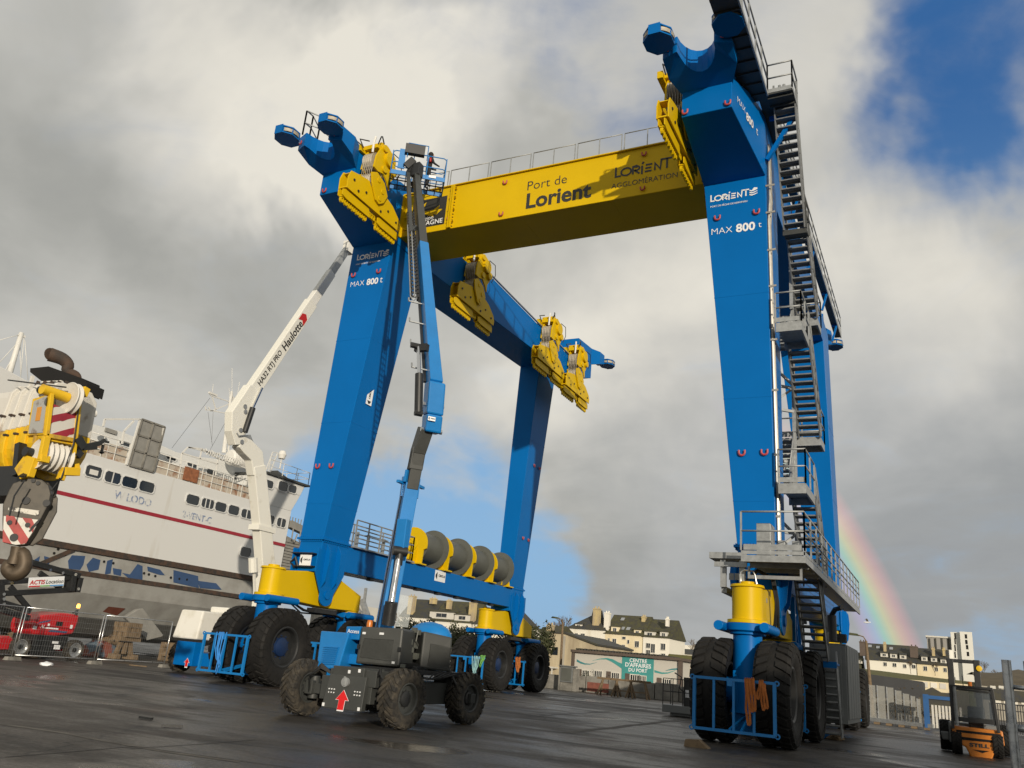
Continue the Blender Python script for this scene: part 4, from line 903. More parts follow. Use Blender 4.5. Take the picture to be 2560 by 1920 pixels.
for i in range(4): b.tube([(-11.5, 19.3, 1.15), (-11.2, 19.1, 1.2+.03*i), (-11.0, 19.2, .9), (-11.1, 19.5, .6)], .022, 5)
put('hose', b.mesh('hose', 'dark'), ch, kind='stuff')
b = MB(); b.cyl((-12.2, 18.1, .95), (-12.2, 18.1, 1.3), .75, n=28); b.box(-12.9, -11.1, 17.0, 19.7, 1.12, 1.22); b.build('turntable', 'dark', B)
# upper works
def q8(p): return p
f1 = [ay(903, 1566, 16.75), ay(1009, 1571, 17.05), ay(998, 1668, 17.05), ay(888, 1658, 16.75)]
def slab(quad, n, m_, name, par, bev=.03, inset=None):
    b = MB(); n = Vector(n); q = [Vector(p) for p in quad]; bk = [p+n for p in q]
    b.hexa([q[3], q[2], bk[2], bk[3], q[0], q[1], bk[1], bk[0]]); o = b.build(name, m_, par, bevel=bev); return o
back = Vector((-.35, 1.1, 0))
c1 = slab(f1, back, 'cover', 'engine_cover', B, .05)
def lerpq(q, u, v): return (q[3].lerp(q[2], u)).lerp(q[0].lerp(q[1], u), v)
nf = (f1[1]-f1[0]).cross(f1[3]-f1[0]).normalized(); nf = nf if nf.y < 0 else -nf
b = MB(); qq = [lerpq(f1, .08, .18)+nf*.006, lerpq(f1, .78, .14)+nf*.006, lerpq(f1, .80, .68)+nf*.006, lerpq(f1, .12, .68)+nf*.006]; b.tube(qq, .009, 4, closed=True)
for i in range(26):
    u = .1+.026*i; b.bar(lerpq(f1, u, .18)+nf*.002, lerpq(f1, u+.02, .66)+nf*.002, .012, .012)
put('grille', b.mesh('grille', 'cover'), c1)
f2 = [ay(1060, 1578, 18.3), ay(1132, 1594, 18.9), ay(1125, 1680, 18.9), ay(1049, 1671, 18.3)]
c2 = slab(f2, Vector((-1.1, .9, 0)), 'cover', 'engine_cover', B, .05)
nf = (f2[1]-f2[0]).cross(f2[3]-f2[0]).normalized(); nf = nf if nf.y < 0 else -nf
b = MB(); b.tube([lerpq(f2, .25, .10)+nf*.006, lerpq(f2, 1.0, .10)+nf*.006, lerpq(f2, .99, .70)+nf*.006, lerpq(f2, .27, .70)+nf*.006], .009, 4, closed=True)
for i in range(22):
    u = .27+.032*i; b.bar(lerpq(f2, u, .12)+nf*.002, lerpq(f2, u+.02, .68)+nf*.002, .012, .012)
put('grille', b.mesh('grille', 'cover'), c2)
b = MB(); p0, p1, p2, p3 = f1[1], f2[0], f2[3], f1[2]; off = Vector((-.35, .35, 0)); b.hexa([p3+off, p2+off, p2+off*2.2, p3+off*2.2, p0+off, p1+off, p1+off*2.2, p0+off*2.2])
b.hexa([p3+Vector((0, .03, 0)), p2+Vector((0, .03, 0)), p2+off, p3+off, p3+Vector((0, .03, .1)), p2+Vector((0, .03, .1)), p2+off+Vector((0, 0, .1)), p3+off+Vector((0, 0, .1))])
b.build('engine_bay', 'black', B)
b = MB()
for i in range(14):
    u, v = random.random(), random.random(); p = p3.lerp(p2, u).lerp(p0.lerp(p1, u), v)+off*.6; b.box(p.x-.06, p.x+.06, p.y-.05, p.y+.05, p.z-.05, p.z+.07)
b.tube([p0.lerp(p1, .75)+off*.2, p0.lerp(p1, .72)+off*.3-Vector((0, 0, .25)), p0.lerp(p1, .85)+off*.3-Vector((0, 0, .35))], .02, 5)
b.box(p3.x+.02, p3.x+.16, p3.y+.0, p3.y+.01, p3.z+.0, p3.z+.08)
b.build('engine', 'drum', B, kind='stuff')
q0, q1, q2, q3 = ay(802, 1577, 16.75), ay(873, 1582, 16.65), ay(846, 1672, 16.45), ay(790, 1672, 16.55)
lb = slab([q0, q1, q2, q3], Vector((-.1, .8, 0)), 'blue_lift', 'louvred_cover', B, .03)
nf = (q1-q0).cross(q3-q0).normalized(); nf = nf if nf.y < 0 else -nf
b = MB(); Q = [q0, q1, q2, q3]
for i in range(9):
    v = .58-.055*i; b.hexa([lerpq(Q, .2, v)+nf*.002, lerpq(Q, .78, v)+nf*.002, lerpq(Q, .78, v+.012)+nf*.002, lerpq(Q, .2, v+.012)+nf*.002, lerpq(Q, .2, v-.02)+nf*.03, lerpq(Q, .78, v-.02)+nf*.03, lerpq(Q, .78, v)+nf*.03, lerpq(Q, .2, v)+nf*.03])
put('louvre', b.mesh('louvre', 'blue_lift'), lb)
b = MB(); b.box(-13.15, -12.75, 16.7, 17.4, .70, 1.1); b.box(-12.9, -12.3, 16.85, 17.6, 1.22, 1.45); b.hexa([ay(866, 1566, 16.8), ay(902, 1566, 16.76), ay(896, 1600, 16.76), ay(862, 1598, 16.8)]+[p+Vector((-.1, .9, 0)) for p in (ay(866, 1566, 16.8), ay(902, 1566, 16.76), ay(896, 1600, 16.76), ay(862, 1598, 16.8))]); b.build('side_cover', 'blue_lift', B, bevel=.02)
b = MB(); d0 = ay(1075, 1585, 19.5); b.add(*(lambda n: ([(d0.x+.62*math.cos(a)*math.sin(t), d0.y+.45*math.sin(a)*math.sin(t), d0.z-.05+.36*math.cos(t)) for t in [R(5), R(30), R(55), R(75), R(90)] for a in [2*math.pi*i/n for i in range(n)]], [(k*n+i, k*n+(i+1) % n, (k+1)*n+(i+1) % n, (k+1)*n+i) for k in range(4) for i in range(n)]+[tuple(range(n))[::-1]]))(20), True); b.build('hood', 'blue_lift', B)
q = ay(884, 1578, 16.72); fit_text('lettering', 'Access', (q.x, q.y, q.z), (1, .0, 0), EZ, .34, 'ltr_white', B, .01)
b = MB(); q = ay(925, 1555, 17.3); b.lathe([(0, 0), (.075, 0), (.075, .1), (.06, .16), (0, .17)], q-Vector((0, 0, .12)), (0, 0, 1), 14); K['amber'] = mat('amber_lens', (.55, .16, .02), .25, 0, .05, 3); b.build('beacon', 'amber', B)
K['clear'] = mat('clear_screen', (.75, .8, .8), .12, 0, .05, 2, alpha=.22)
b = MB(); q = ay(955, 1640, 16.85)
b.build('cover_gap', 'dark', B) if b.v else None
b = MB()
for (u, v, wd_, ht_) in ((.10, .82, .10, .05), (.86, .10, .08, .05), (.5, .83, .16, .05)):
    p = lerpq(f1, u, v)+nf*.012; b.bar(p-Vector((wd_/2, 0, 0)), p+Vector((wd_/2, 0, 0)), .004, ht_)
b.build('sticker', 'ltr_white', B, kind='stuff')
b = MB()
for u in (.03, .97): p = lerpq(f1, u, .45)-Vector((0, .02, 0)); b.box(p.x-.03, p.x+.03, p.y-.03, p.y+.02, p.z-.05, p.z+.05)
b.build('latch', 'dark', B, kind='stuff')
b = MB(); p = ay(1040, 1668, 17.6)
for i in range(5): b.tube([p+Vector((-.1*i, .1*i, 0)), p+Vector((-.1*i+.1, .1*i, -.22)), p+Vector((.25-.05*i, .2*i+.2, -.25)), p+Vector((.35, .25*i+.3, -.1))], .018, 5)
b.build('hose', 'dark', B)
# boom
nb = Vector((.76, -.65, 0)).normalized(); sideb = Vector((.65, .76, 0))
def beam(p, q, wx, wy, m_, name, par, bev=.02, w2=None):
    p, q = Vector(p), Vector(q); d = (q-p).normalized(); x = sideb; y = x.cross(d).normalized(); b = MB()
    k = w2 or 1
    b.hexa([p-x*wx/2-y*wy/2, p+x*wx/2-y*wy/2, p+x*wx/2+y*wy/2, p-x*wx/2+y*wy/2, q-x*wx/2*k-y*wy/2*k, q+x*wx/2*k-y*wy/2*k, q+x*wx/2*k+y*wy/2*k, q-x*wx/2*k+y*wy/2*k]); return b.build(name, m_, par, bevel=bev)
m0, m1 = ad(955, 1600, 21.9), ad(1027, 1210, 21.9)
ma = beam(m0, m1, .37, .46, 'blue_lift', 'lower_boom', B)
dm = (m1-m0).normalized(); b = MB(); 
for s_ in (-1, 1): b.bar(m1+sideb*s_*.20-dm*.05, m1+sideb*s_*.20+dm*.02, .10, .52); 
b.bar(m1-sideb*.24-dm*.1, m1+sideb*.24-dm*.1, .12, .52); b.bar(m1-sideb*.2+nb*.16, m1-sideb*.2+nb*.16+dm*.32, .08); put('collar', b.mesh('collar', 'blue_lift'), ma)
k0 = ad(1030, 1205, 21.85); k1 = ad(1045, 1130, 21.7); k2 = ad(1062, 1085, 21.5)
b = MB()
def link(b, p, q, wx, wy0, wy1):
    p, q = Vector(p), Vector(q); d = (q-p).normalized(); x = sideb; y = x.cross(d).normalized()
    b.hexa([p-x*wx/2-y*wy0/2, p+x*wx/2-y*wy0/2, p+x*wx/2+y*wy0/2, p-x*wx/2+y*wy0/2, q-x*wx/2-y*wy1/2, q+x*wx/2-y*wy1/2, q+x*wx/2+y*wy1/2, q-x*wx/2+y*wy1/2])
link(b, k0-dm*.2, k1, .31, .38, .38); link(b, k1-dm*.02, k2+dm*.15, .33, .40, .48); link(b, k1-dm*.5, k1+dm*.1, .36, .27, .27)
b.build('inner_boom', 'cover', B, bevel=.02)
e0, e1 = ad(1078, 1083, 21.4), ad(1088, 958, 21.2)
b = MB(); link(b, e0, e0.lerp(e1, .35), .44, .42, .52); link(b, e0.lerp(e1, .35), e1, .46, .52, .52)
el_ = b.build('elbow', 'blue_lift', B, bevel=.05)
for s_ in (-1, 1):
    b = MB(); 
    for t_ in (.05, .55): p = e0.lerp(e1, t_)-sideb*.0; b.cyl(p+sideb*s_*.23, p+sideb*s_*.29, .06, n=10)
    put('pin', b.mesh('pin', 'steel_b'), el_)
q = ad(1077, 1046, 21.02); n_ = nb; pl = plate(ad(1079, 1047, 21.05), sideb, (0, 0, 1), .20, .11, '24664', el_, 'number_plate')
u0, u1 = ad(1086, 975, 21.25), ad(1041, 440, 31.2); du = (u1-u0).normalized()
# where the blue section ends on that line
best = min(range(40, 90), key=lambda i: abs((lambda p: 960-F*((p-Vector((0, 0, CAMH))).dot(Vector(_u2)))/((p-Vector((0, 0, CAMH))).dot(Vector(_fw))))(u0.lerp(u1, i/100))-618))/100
ue = u0.lerp(u1, best)
ub_ = beam(u0+du*.15, ue, .36, .48, 'blue_lift', 'upper_boom', B, w2=.92)
beam(ue-du*.1, u0.lerp(u1, (best+1)/2+.05), .29, .38, 'cover', 'telescope_section', B)
beam(u0.lerp(u1, (best+1)/2), u1, .25, .32, 'cover', 'telescope_section', B)
b = MB(); y_ = sideb.cross(du).normalized(); L0 = u0.lerp(u1, .62)-sideb*.42; L1 = u1-sideb*.36; b.bar(L0, L1, .15, .15)
b.bar(L0, u0.lerp(u1, .66)-sideb*.2, .15); b.build('jib', 'cover', B, bevel=.02)
b = MB(); nn_ = 26
cs = u0.lerp(ue, .55)-sideb*.40; ce = u0.lerp(u1, .74)-sideb*.36
for i in range(nn_):
    p = cs.lerp(ce, i/nn_); q = cs.lerp(ce, (i+.72)/nn_); b.bar(p-sideb*.12, q-sideb*.12, .05, .16); b.bar(p+sideb*.10, q+sideb*.10, .05, .16); b.bar(p.lerp(q, .5)-sideb*.12, p.lerp(q, .5)+sideb*.12, .05)
b.build('cable_carrier', 'dark', B, kind='stuff')
b = MB(); b.bar(cs-sideb*.02+nb*.06, ce-sideb*.02+nb*.06, .035); b.bar(cs-sideb*.16+nb*.06, cs.lerp(ce, .8)-sideb*.16+nb*.06, .03); b.tube([cs-sideb*.16+nb*.06, cs-du*.2-sideb*.05, cs+sideb*.05+nb*.06], .02, 5)
for i in range(4):
    p = u0.lerp(ue, .52-i*.14)-sideb*.18; b.bar(p, p-sideb*.42, .05, .03); b.bar(p-sideb*.42, p-sideb*.42+du*.2, .04)
b.build('cable_guide', 'steel', B, kind='stuff')
b = MB(); b.bar(u0.lerp(ue, .05)-sideb*.22-y_*.1, ue-sideb*.22-y_*.1, .07); b.build('cable', 'dark', B)
b = MB(); h0 = ad(1046, 1032, 21.0); h1 = ad(1048, 935, 21.05); h2 = ad(1046, 866, 21.9); b.cyl(h0, h1, .11, n=14); b.cyl(h0-sideb*.1, h0+sideb*.1, .09, n=10); b.cyl(h2-sideb*.22, h2+sideb*.25, .08, n=10); b.box(h2.x-.1, h2.x+.3, h2.y-.05, h2.y+.1, h2.z-.15, h2.z+.05)
cy = b.build('lift_cylinder', 'dark', B); b = MB(); b.cyl(h1, h2, .055, n=12); put('piston_rod', b.mesh('piston_rod', 'chrome'), cy)
b = MB(); g0 = ad(970, 1562, 21.3); g1 = ad(979, 1505, 21.2); g2 = ad(1000, 1378, 21.35); b.cyl(g0, g1, .16, n=16); re_ = MB(); re_.cyl(g2-sideb*.18, g2+sideb*.18, .12, n=12); re_.cyl(g2-Vector((0, 0, .35)), g2, .10, n=12); re_.build('rod_end', 'dark', B)
cy = b.build('lift_cylinder', 'dark', B, kind='stuff') if False else b.build('lift_cylinder', 'dark', B); b = MB(); b.cyl(g1, g2, .075, n=14); put('piston_rod', b.mesh('piston_rod', 'chrome'), cy)
b = MB(); gg = ad(1006, 1340, 21.45); b.bar(gg-Vector((0, 0, .42)), gg+Vector((0, 0, .42)), .30, .22); b.build('cylinder_bracket', 'blue_lift', B, bevel=.02)
b = MB()
for i in range(1): o_ = sideb*(-.20)+nb*.05; b.tube([m0+o_, m0.lerp(m1, .5)+o_*1.05, m1+o_, k1+o_*.9], .016, 5)
b.build('hose', 'dark', B)
b = MB(); q = [ay(985, 1555, 17.6), ay(1012, 1555, 17.6), ay(1020, 1512, 17.6), ay(994, 1510, 17.6)]; b.prism([(0, 0), (.33, 0), (.37, .72), (.04, .76)], ay(988, 1566, 17.6), (1, .2, 0), (0, 0, 1), 0, .012); b.build('clear_screen', 'clear', B)
# work basket
e1b = Vector((.80, .60, 0)); e2b = Vector((-.60, .80, 0)); bo = ad(1041, 462, 31.9)
BK = lambda a, c, z: bo+e1b*a+e2b*c+Vector((0, 0, z))
b = MB(); L_, W_ = 1.15, .62
pts = [BK(-L_, -W_, 0), BK(L_, -W_, 0), BK(L_, W_, 0), BK(-L_, W_, 0)]
for p, q in zip(pts, pts[1:]+pts[:1]): b.bar(p, q, .05, .05); b.bar(p+Vector((0, 0, .1)), q+Vector((0, 0, .1)), .02, .16)
bs = b.build('basket', 'blue_lift', B)
b = MB()
for i in range(1, 7): b.bar(BK(-L_+2*L_*i/7, -W_, -.02), BK(-L_+2*L_*i/7, W_, -.02), .04)
for i in range(1, 3): b.bar(BK(-L_, -W_+2*W_*i/3, -.05), BK(L_, -W_+2*W_*i/3, -.05), .04)
b.box(bo.x-.18, bo.x+.12, bo.y-.3, bo.y+.2, bo.z-.1, bo.z-.0)
put('floor_frame', b.mesh('floor_frame', 'dark'), bs)
b = MB()
for i in range(40):
    u = -L_+2*L_*(i+.5)/40; b.bar(BK(u, -W_, 0.012), BK(u, W_, .012), .006, .02)
put('floor_grating', b.mesh('floor_grating', 'steel'), bs, kind='stuff')
b = MB(); up = Vector((0, 0, 1))
loop = [BK(-L_+.12, -W_, 0), BK(L_-.12, -W_, 0), BK(L_, -W_+.12, 0), BK(L_, W_-.12, 0), BK(L_-.12, W_, 0), BK(-L_+.12, W_, 0), BK(-L_, W_-.12, 0), BK(-L_, -W_+.12, 0)]
for z in (1.12, .58): b.tube([p+up*z for p in loop], .024, 7, closed=True)
for p in [BK(a, c, 0) for a in (-L_, -.25, .35, L_) for c in (-W_, W_)]: b.tube([p, p+up*1.12], .022, 6)
put('basket_rail', b.mesh('basket_rail', 'blue_lift'), bs)
b = MB(); q = BK(-.25, -W_-.12, 1.18); b.prism([(-.42, -.22), (.42, -.22), (.42, .22), (-.42, .22)], q, e1b, (0, 0, 1), -.1, .15); put('control_box', b.mesh('control_box', 'dark'), bs)
b = MB()
for a in (-.55, .30): b.tube([BK(a, -W_-.2, .75), BK(a, -W_-.2, 1.46), BK(a+.0, -W_, 1.48)], .02, 6)
b.tube([BK(-.55, -W_-.2, 1.46), BK(.30, -W_-.2, 1.46)], .02, 6); put('control_guard', b.mesh('control_guard', 'blue_lift'), bs)
b = MB(); b.prism([(-.15, -.5), (.15, -.5), (.12, .45), (-.13, .45)], BK(-.75, -W_-.03, .75), e1b, (0, 0, 1), 0, .05); put('side_panel', b.mesh('side_panel', 'blue_lift'), bs)
b = MB(); 
for a in (.2,): b.prism([(-.15, -.06), (.15, -.06), (.15, .06), (-.15, .06)], BK(.62, -W_, .12), e1b, (0, 0, 1), .03, .05)
put('warning_label', b.mesh('warning_label', 'ltr_white'), bs)
b = MB(); b.bar(u1-du*.1, u1+nb*.0+Vector((0, 0, .55)), .4, .35); b.bar(u1+Vector((0, 0, .45)), BK(0, -W_, .4), .3, .4); b.bar(L1, BK(-.3, -W_, .5), .18); b.bar(L1+up*.3-sideb*.15, L1+up*.75+sideb*.15, .12, .3); b.build('basket_mount', 'dark', B, bevel=.02)
# the worker: one skinned body, with clothes and hair as children
def person(root, o, face, pose, mats):
    """o = feet point, face = unit direction; pose: dict of joints (side, forward, up) in metres"""
    f = Vector(face).normalized(); sdv = f.cross(Vector((0, 0, 1)))
    names = list(pose); me = bpy.data.meshes.new('body'); idx = {n: i for i, n in enumerate(names)}
    edges = [('pelvis', 'belly'), ('belly', 'chest'), ('chest', 'neck'), ('neck', 'head'), ('head', 'crown')]
    for s in 'lr': edges += [('chest', 'sh'+s), ('sh'+s, 'el'+s), ('el'+s, 'wr'+s), ('wr'+s, 'ha'+s), ('pelvis', 'hip'+s), ('hip'+s, 'kn'+s), ('kn'+s, 'an'+s), ('an'+s, 'to'+s)]
    me.from_pydata([sdv*p[0]+f*p[1]+Vector((0, 0, p[2])) for p in (pose[n] for n in names)], [(idx[a], idx[c]) for a, c in edges], [])
    ob = put('body', me, root); m_ = ob.modifiers.new('skin', 'SKIN'); ob.modifiers.new('sub', 'SUBSURF').render_levels = 2
    rad = dict(pelvis=(.15, .12), belly=(.15, .12), chest=(.17, .12), neck=(.06, .06), head=(.095, .105), crown=(.06, .07))
    for n in names:
        k = n.rstrip('lr') if n not in rad else n
        rr = rad.get(n) or dict(sh=(.075, .075), el=(.055, .055), wr=(.038, .038), ha=(.05, .03), hip=(.10, .10), kn=(.07, .07), an=(.05, .05), to=(.045, .04)).get(n[:-1])
        me.skin_vertices[0].data[idx[n]].radius = rr
    me.skin_vertices[0].data[idx['pelvis']].use_root = True
    me.materials.append(K[mats]); return ob
K['jacket'] = mat('dark_work_jacket', (.016, .016, .02), .85, 0, .25, 8); K['skin'] = mat('skin', (.45, .26, .18), .55, 0, .08, 8); K['hair'] = mat('dark_hood_cloth', (.02, .016, .014), .9, 0, .2, 10)
W = thing('person', 'person in dark clothes and a dark hood standing in the raised work basket', 'person', BK(.42, .12, .03), 0.0)
fd = Vector((.55, .8, 0)).normalized()
pose = dict(pelvis=(0, 0, .92), belly=(0, .02, 1.08), chest=(0, .03, 1.34), neck=(0, .04, 1.50), head=(0, .07, 1.62), crown=(0, .06, 1.73))
for s, k in (('l', -1), ('r', 1)): pose.update({'sh'+s: (.18*k, .03, 1.40), 'el'+s: (.25*k, .12, 1.14), 'wr'+s: (.19*k, .36, 1.12), 'ha'+s: (.17*k, .44, 1.13), 'hip'+s: (.09*k, 0, .88), 'kn'+s: (.11*k, .05, .48), 'an'+s: (.11*k, 0, .08), 'to'+s: (.12*k, .16, .04)})
person(W, (0, 0, 0), fd, pose, 'jacket')
sdv = fd.cross(Vector((0, 0, 1)))
b = MB(); hc = fd*.10+Vector((0, 0, 1.63)); b.add([tuple(hc+sdv*(.075*math.cos(a)*math.sin(t))+fd*(.085*math.sin(a)*math.sin(t))+Vector((0, 0, .115*math.cos(t)))) for t in [R(8+164*i/9) for i in range(10)] for a in [2*math.pi*i/14 for i in range(14)]], [(k*14+i, k*14+(i+1) % 14, (k+1)*14+(i+1) % 14, (k+1)*14+i) for k in range(9) for i in range(14)], True)
b.prism([(-.012, 0), (.012, 0), (0, .05)], hc+fd*.075-Vector((0, 0, .03)), sdv, Vector((0, 0, 1)), -.02, .02); b.build('face', 'skin', W)
b = MB(); hc = fd*.035+Vector((0, 0, 1.66)); b.add([tuple(hc+sdv*(.115*math.cos(a)*math.sin(t))+fd*(.12*math.sin(a)*math.sin(t))+Vector((0, 0, .135*math.cos(t)))) for t in [R(4+150*i/9) for i in range(10)] for a in [2*math.pi*i/14 for i in range(14)]], [(k*14+i, k*14+(i+1) % 14, (k+1)*14+(i+1) % 14, (k+1)*14+i) for k in range(9) for i in range(14)], True); b.build('hood', 'hair', W)
b = MB(); p = sdv*.19+fd*-.03+Vector((0, 0, 1.36)); b.tube([p, p+sdv*.03-Vector((0, 0, .22))], .05, 7); b.build('red_sleeve_panel', 'red', W)
# ------------------------------------------------------------------ white boom lift behind the hoist
V = thing('boom_lift', 'white articulated boom lift on a blue base, its arm leaning right against the hoist', 'boom lift', (-28.3, 28.0, 0))
K['cream'] = mat('cream_boom_paint', (.76, .75, .68), .4, 0, .06, 1.5, col2=(.56, .53, .43), thr=(.28, .42))
wr = .62
for c in ((-28.85, 26.85, wr), (-26.3, 26.7, wr), (-28.6, 30.4, wr), (-26.1, 30.3, wr)): wheel(V, c, wr, .42, .33, 'tyre_mud', ('blue', 'dark'), R(8), 22, .05, .5, .4)
b = MB(); b.box(-28.6, -26.6, 26.3, 30.9, .35, .85); b.box(-28.35, -27.3, 26.0, 26.4, .32, 1.25)
for y in (26.8, 30.4): b.bar((-28.7, y, wr), (-26.3, y, wr), .2)
cv = b.build('chassis', 'blue', V, bevel=.02)
o = Vector((-27.55, 25.99, .52)); fx, fz = (1, 0, 0), (0, 0, 1); b = MB(); b.prism([(x*.95, z*.95) for x, z in arr], o, fx, fz, .005, .008); put('arrow_border', b.mesh('arrow_border', 'ltr_white'), cv); b = MB(); b.prism([(x*.8, z*.8) for x, z in arr], o, fx, fz, .010, .013); put('arrow_sign', b.mesh('arrow_sign', 'arrow_red'), cv)
b = MB(); q = ax(470, 1545, -28.6); q2 = ax(535, 1600, -28.6)
b.hexa([(-28.6, 25.9, 1.35), (-27.3, 26.0, 1.35), (-27.3, 29.6, 1.35), (-28.6, 29.6, 1.35), (-28.45, 26.0, 2.5), (-27.3, 26.1, 2.5), (-27.3, 29.4, 2.5), (-28.45, 29.4, 2.5)]); b.box(-28.3, -27.3, 27.4, 29.8, 2.5, 2.75); b.build('engine_cover', 'white', V, bevel=.06)
b = MB(); b.cyl((-27.4, 28.8, .85), (-27.4, 28.8, 1.4), .8, n=24); b.build('turntable', 'dark', V)
XB = -27.2
P_ = lambda px_, py_, X_=XB: ax(px_, py_, X_)
def limb(pts, ws, th, m_, name, par, bev=.03):
    """plates in the boom's own upright plane (x constant): centre line with widths"""
    L, Rr_ = [], []
    for i, p in enumerate(pts):
        a = pts[max(i-1, 0)]; c = pts[min(i+1, len(pts)-1)]; d = Vector((c.y-a.y, c.z-a.z)).normalized(); n = Vector((-d.y, d.x)); L.append((p.y+n.x*ws[i]/2, p.z+n.y*ws[i]/2)); Rr_.append((p.y-n.x*ws[i]/2, p.z-n.y*ws[i]/2))
    b = MB(); b.prism(L+Rr_[::-1], (pts[0].x-th/2, 0, 0), (0, 1, 0), (0, 0, 1), 0, th); return b.build(name, m_, par, bevel=bev)
lo = limb([Vector((XB, 29.5, 1.4)), P_(664, 1430), P_(655, 1320), P_(640, 1165)], [.85, .80, .74, .72], .5, 'cream', 'lower_boom', V)
b = MB(); q = P_(655, 1326); b.box(XB-.31, XB+.31, q.y-.55, q.y+.55, q.z-.05, q.z+.18); q = P_(640, 1380); put('collar', b.mesh('collar', 'cream'), lo)
limb([P_(640, 1185), P_(634, 1140), P_(612, 1118), P_(594, 1104)], [.72, .80, .74, .55], .45, 'cream', 'elbow_link', V)
up1 = limb([P_(590, 1112), P_(588, 1078), P_(590, 1040), P_(606, 1012), P_(628, 972)], [.5, .85, .95, .78, .62], .46, 'cream', 'knuckle', V)
t0_, t1_ = P_(600, 1022), P_(875, 612); dv = t1_-t0_
bm1 = limb([t0_, t0_+dv*.60], [.64, .60], .40, 'cream', 'upper_boom', V); limb([t0_+dv*.58, t0_+dv*.80], [.50, .46], .30, 'white', 'telescope_section', V); limb([t0_+dv*.78, t0_+dv*.985], [.40, .36], .22, 'steel', 'telescope_section', V)
b = MB(); q = P_(873, 612); b.box(XB-.15, XB+.2, q.y-.3, q.y+.25, q.z-.5, q.z+.1); b.build('boom_tip', 'white', V)
n_x = Vector((1, 0, 0)); dvn = dv.normalized(); upv = Vector((1, 0, 0)).cross(dvn)
K['ltr_red'] = mat('red_lettering', (.5, .02, .02), .5, 0, .05, 2)
fit_text('lettering', 'HA32 RTJ PRO', t0_+dv*.212+n_x*.20, dvn, upv, 2.2, 'ltr_dark', bm1, .018)
fit_text('lettering', 'Haulotte', t0_+dv*.400+n_x*.20, dvn, upv, 1.9, 'ltr_dark', bm1, .02)
b = MB()
for i, k in enumerate((.488, .506)):
    c_ = t0_+dv*k; b.prism([(-.16, -.22), (.06, -.22), (.22, 0), (.06, .22), (-.16, .22), (0, 0)], c_, dvn, upv, .205, .212)
put('chevron', b.mesh('chevron', 'ltr_red'), bm1)
b = MB(); c0, c1, c2 = P_(612, 1080, XB+.3), P_(632, 1020, XB+.3), P_(655, 970, XB+.3); b.cyl(c0, c1, .13, n=12); cyv = b.build('lift_cylinder', 'dark', V); b = MB(); b.cyl(c1, c2, .06, n=10); put('piston_rod', b.mesh('piston_rod', 'chrome'), cyv)
b = MB(); b.bar(P_(616, 1090), P_(632, 1128), .3, .22); b.tube([P_(592, 1082, XB+.26), P_(597, 1090, XB+.3), P_(612, 1088, XB+.3), P_(618, 1072, XB+.3)], .03, 6)
for px_, py_ in ((594, 1105), (603, 1030), (602, 1017), (591, 1076)): q = P_(px_, py_); b.cyl(q+n_x*.23, q+n_x*.28, .10, n=12)
b.build('pin', 'steel', V)
b = MB(); b.bar(P_(635, 1425, XB+.2), P_(637, 1490, XB+.2), .09); b.cyl(P_(633, 1430, XB+.2), P_(632, 1395, XB+.2), .2, n=10); b.build('stabiliser_strut', 'cream', V)
# ------------------------------------------------------------------ white ferry laid up on the quay
S = thing('ferry', 'white ferry with a red stripe and rusty rails, out of the water behind the fence', 'ship', (-46, 33, 0))
SX = -40.0
K['hull_white'] = mat('hull_white_paint', (.64, .645, .63), .5, 0, .04, .9, streak=9, col2=(.54, .52, .47), thr=(.26, .40), bump=.04, fine=.7)
K['hull_grey'] = mat('hull_grey_primer', (.36, .36, .34), .6, 0, .10, .6, col2=(.28, .275, .255), thr=(.36, .55))
K['rubber'] = mat('rusty_rubbing_strake', (.035, .03, .026), .8, 0, .3, 3, col2=(.075, .045, .03), thr=(.42, .6))
K['rust'] = mat('rusty_mesh', (.27, .14, .08), .85, 0, .3, 1.6, col2=(.46, .41, .34), thr=(.50, .64))
K['primer_blue'] = mat('blue_hull_paint', (.035, .075, .17), .6, 0, .1, 1)
K['louvre'] = mat('weathered_grey_slats', (.25, .245, .225), .7, 0, .15, 2)
def sy(px, py, X=SX): q = ax(px, py, X); return (q.y, q.z)
b = MB(); YB = 12.0
def hullsec(y, k): # outline from deck edge down to the keel, k = how far the section is drawn in towards the bow
    return [(SX-k*.0, y, 10.15), (SX-k*.1, y, 5.3), (SX-k*.3, y, 4.0), (SX-.25-k*.8, y, 3.1), (SX-1.1-k*1.2, y, 1.9), (SX-2.8-k*1.6, y, 1.05), (SX-6, y, .75), (SX-12, y, .75), (SX-14, y, 10.15)]
secs = [hullsec(12, 0), hullsec(30, 0), hullsec(38, .1), hullsec(42, .4), hullsec(44.35, .9)]
n = len(secs[0]); vs = [p for q in secs for p in q]
fs = [(i*n+j, i*n+(j+1) % n, (i+1)*n+(j+1) % n, (i+1)*n+j) for i in range(4) for j in range(n)]+[tuple(range(n)), tuple(4*n+j for j in range(n))[::-1]]
b.add(vs, fs); 
for i, f in enumerate(b.f): b.m[i] = 0 if (i < 16*n and i % n in (0, 7, 8)) else 1
hull = b.build('hull', ['hull_white', 'hull_grey'], S)
b = MB(); b.prism([(12, 5.12), (44.4, 5.12), (44.4, 5.42), (12, 5.42)], (SX, 0, 0), (0, 1, 0), (0, 0, 1), -.05, .14); b.prism([(12, 3.93), (43.2, 3.93), (43.2, 4.17), (12, 4.17)], (SX-.18, 0, 0), (0, 1, 0), (0, 0, 1), -.05, .20)
for y in (27.0, 43.0, 44.0): b.bar((SX-.02, y, 4.15), (SX+.02, y+1.7, 5.15), .2, .14, up=(1, 0, 0))
put('strake', b.mesh('strake', 'rubber'), hull)
K['stripe'] = mat('red_hull_stripe', (.30, .02, .035), .5, 0, .1, 2)
